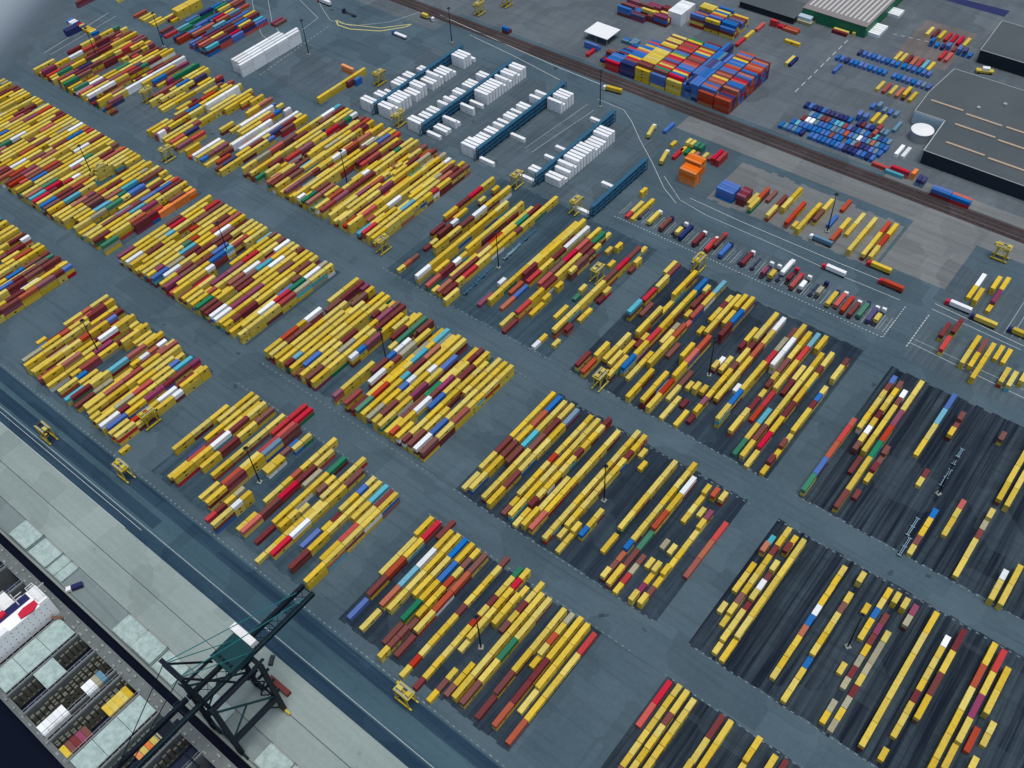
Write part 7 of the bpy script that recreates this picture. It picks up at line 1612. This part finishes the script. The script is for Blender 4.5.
# ------------------------------------------------------------------ buildings
def wpt(lst, z): return [(p[0], p[1]) for p in lst]
wh = empty('warehouse', (-100,640,0), 0, 'large dark roofed warehouse with tan skylight strips and a white round tank at its corner', 'warehouse')
def wp(mb, name, mats, par=None, off=(100,-640,0)):
    o = mb.build(name, mats, par or wh)
    if par is None: o.matrix_parent_inverse = Matrix.Translation(off)
    return o
WY0, WY1, WX0 = 585.0, 694.0, -146.0
out = [(WX0+2,WY0),(200,WY0),(200,WY1),(-172,WY1),(-176,662),(-177,638),(-152,638),(-150,612)]
out = [(-137.0, 575.6), (200,(-137.0, 575.6)[1]), (200,(-159.2, 679.2)[1]), (-159.2, 679.2), (-161.9, 641.5), (-160.3, 614.4), (-139.2, 614.7)]
wp(MB().prism(out, 0, 10, 0, 1), 'wall', [M['wallD'], M['roof']])
tm = MB()
ring = out+[out[0]]
for a_, b_ in zip(ring[:-1], ring[1:]): tm.beam((a_[0],a_[1],10.2),(b_[0],b_[1],10.2),.3,.4)
wp(tm, 'roof_edge', M['trimw'])
SKY = [((-129.2, 592.0), (-103.5, 591.3)), ((-100.7, 590.7), (-77.5, 590.4)), ((-132.4, 614.7), (-105.3, 612.8)), ((-102.8, 613.2), (-85.4, 612.0)), ((-156.7, 632.5), (-134.1, 630.7)), ((-131.0, 629.9), (-106.5, 630.0)), ((-103.9, 630.3), (-92.0, 630.3))]
for (a_, b_) in SKY:
    wp(MB().beam((a_[0],a_[1],10.35),(b_[0],a_[1],10.35),1.6,.5), 'skylight', M['skylight'])
nl = MB(); a_, b_ = (-160.3, 614.4), (-139.2, 614.7); c_ = (-137.0, 575.6)
nl.beam((a_[0],a_[1]-.4,5.2),(b_[0],b_[1]-.4,5.2),.3,9.2)
nl.beam((b_[0]-.4,b_[1]-.6,5.2),(c_[0]-.4,c_[1]+.5,5.2),.3,9.2)
wp(nl, 'pale_cladding', M['wallL'])
tk = empty('storage_tank', (*(-148.4, 601.9), 0), 0, 'round white topped tank in the notch of the big dark warehouse', 'tank')
MB().tube((0,0,0),(0,0,6.5),7.2,7.2,32).build('shell', M['grey'], tk)
MB().tube((0,0,6.5),(0,0,6.9),7.5,7.5,32).tube((0,0,6.9),(0,0,8.0),7.3,.4,32).build('lid', M['white'], tk)
for k in range(9):
    wp(MB().box(-128+k*13,-126+k*13,640+(k%3)*14,642.4+(k%3)*14,10.02,11.3), 'roof_vent', M['grey'])
w2 = empty('warehouse', (-120,740,0), 0, 'second dark warehouse at top right corner of the picture', 'warehouse')
o2 = [(-153.9, 713.8), (120,(-153.9, 713.8)[1]), (120,(-156.4, 762.0)[1]), (-156.4, 762.0)]
def w2p(mb, name, mats):
    o = mb.build(name, mats, w2); o.matrix_parent_inverse = Matrix.Translation((120,-740,0)); return o
w2p(MB().prism(o2, 0, 10, 0, 1), 'wall', [M['wallD'], M['roof']])
tm = MB()
for a_, b_ in zip(o2, o2[1:]+o2[:1]): tm.beam((a_[0],a_[1],10.2),(b_[0],b_[1],10.2),.3,.4)
w2p(tm, 'roof_edge', M['trimw'])
gs = empty('green_shed', (-270,730,0), 0, 'green walled shed with white striped roof at top edge', 'shed')
ga, gb = (-288.9, 698.9), (-235.7, 699.9)
def gp(mb, name, mats):
    o = mb.build(name, mats, gs); o.matrix_parent_inverse = Matrix.Translation((270,-730,0)); return o
gy = (ga[1]+gb[1])/2
gp(MB().box(ga[0],gb[0],gy,gy+75,0,9), 'wall', M['wallG'])
gp(MB().box(ga[0]-.4,gb[0]+.4,gy-.4,gy+75.4,9.002,9.4), 'roof', M['roofg'])
stp = MB()
for i in range(14): stp.box(ga[0]+2+i*(gb[0]-ga[0]-5)/13, ga[0]+3.5+i*(gb[0]-ga[0]-5)/13, gy+6, gy+70, 9.402, 9.6)
gp(stp, 'roof_light', M['trimw'])
gp(MB().box(ga[0]-12,ga[0]+10,gy-6,gy-.6,0,5), 'annex', M['wallL'])
ls = empty('low_shed', (-330,735,0), 0, 'low dark brick shed left of the green shed at top edge', 'shed')
la = (-311.9, 692.5)
MB().box(-26,-2+24,-5,20,0,5).build('wall', M['wallD'], ls); MB().box(-26.4,22.4,-5.4,20.4,5.002,5.3).build('roof', M['roof'], ls)
ls.location = (la[0],la[1],0)
wc = empty('white_canopy', (*(-402.2, 586.8), 0), 0, 'flat white roofed shelter on steel posts near the tall container stack', 'canopy')
MB().box(-11,11,-9,9,6,6.4).build('roof', M['white'], wc)
pc = MB()
for x in (-10.5,0,10.5):
    for y in (-8.5,8.5): pc.beam((x,y,0),(x,y,6),.3,.3)
pc.build('post', M['grey'], wc)
dw = MB().poly([(*(-214.6, 796.1),.02),(*(-214.6, 788.2),.02),(*(-161.3, 788.0),.02),(*(-160.9, 799.4),.02)][::-1])
sheet('dock_basin', dw, M['navyP'])
mg = empty('mobile_loader', (*(-143.9, 703.1), 0), .4, 'orange and yellow loader with white cover between two dark warehouses', 'loader')
MB().box(-6,6,-2,2,1,2.6).build('chassis', M['yel'], mg); MB().box(-2,3,-1.6,1.6,2.6,4.6).build('cover', M['white'], mg)
for x in (-4,4): MB().tube((x,-2.2,.8),(x,2.2,.8),.8,.8,12).build('axle', M['rubber'], mg)

# ------------------------------------------------------------------ aircraft strut
CAMZ = 405.0
wd = [Vector(v) for v in [(-4.154, 1.914, 402.98), (-4.217, 1.487, 402.762), (-0.521, -0.325, 0.79), (-0.844, 0.337, -0.418)]]
wing = MB(); n = 20; k0 = len(wing.v)
pA, pB, outv, fwd = wd
axis = (pB-pA).normalized()
secs = [(-3.0,.55),(-1.2,.58),(0,.6),(1.2,.6),(3.0,.6)]
for t, r_ in secs:
    c = (pA+pB)/2 + axis*t + outv*r_
    for i in range(n):
        th = 2*math.pi*i/n
        wing.v.append(tuple(c + outv*(r_*math.cos(th)) + fwd*(.22*math.sin(th))))
for s in range(len(secs)-1):
    for i in range(n):
        j = (i+1) % n; wing.f.append((s*n+i, s*n+j, (s+1)*n+j, (s+1)*n+i)); wing.m.append(0)
wing.f.append(tuple(range(n-1,-1,-1))); wing.m.append(0); wing.f.append(tuple((len(secs)-1)*n+i for i in range(n))); wing.m.append(0)
M['wing'] = plain('aircraft_paint', (.74,.82,.86), .4, 0, .03)
wo = wing.build('aircraft_wing', M['wing'])
for p in wo.data.polygons: p.use_smooth = True
tag(wo, 'pale out of focus aircraft wing crossing the top left corner', 'aircraft wing')

# ------------------------------------------------------------------ light, sky, camera
w = bpy.data.worlds.new('World'); SC.world = w; w.use_nodes = True; nt = w.node_tree
bg = nt.nodes['Background']; sk = nt.nodes.new('ShaderNodeTexSky'); sk.sky_type = 'NISHITA'; sk.sun_disc = False
SUN_EL, SUN_AZ = R(79), R(0)          # azimuth measured from +x towards +y
sk.sun_elevation = SUN_EL; sk.sun_rotation = math.pi/2 - SUN_AZ; sk.air_density = 1.0; sk.dust_density = 2.0; sk.ozone_density = 1.0
nt.links.new(sk.outputs[0], bg.inputs[0]); bg.inputs[1].default_value = .062
sd = bpy.data.lights.new('sun', 'SUN'); sd.energy = 1.5; sd.angle = R(34); sd.color = (1,.955,.88)
so_ = bpy.data.objects.new('sun', sd); COL.objects.link(so_)
dv = Vector((math.cos(SUN_EL)*math.cos(SUN_AZ), math.cos(SUN_EL)*math.sin(SUN_AZ), math.sin(SUN_EL)))
so_.rotation_euler = dv.to_track_quat('Z', 'Y').to_euler(); so_.location = dv*800
cd_ = bpy.data.cameras.new('camera'); cam = bpy.data.objects.new('camera', cd_); COL.objects.link(cam)
rot = Matrix([[0.7798162, 0.6243976, -0.0448806], [-0.4493308, 0.6082077, 0.6543587], [0.4358768, -0.4901133, 0.7548513]]).transposed()
cam.matrix_world = Matrix.Translation((0,0,CAMZ)) @ rot.to_4x4()
cd_.sensor_width = 36; cd_.lens = 34.2990; cd_.clip_start = .5; cd_.clip_end = 8000
cd_.dof.use_dof = True; cd_.dof.focus_distance = 540; cd_.dof.aperture_fstop = .30
SC.camera = cam
SC.render.engine = 'CYCLES'; SC.render.resolution_x = 1024; SC.render.resolution_y = 768
SC.cycles.max_bounces = 5
vs = SC.view_settings; vs.view_transform = 'Standard'; vs.look = 'None'; vs.exposure = 0.7; vs.gamma = 1; vs.use_curve_mapping = False
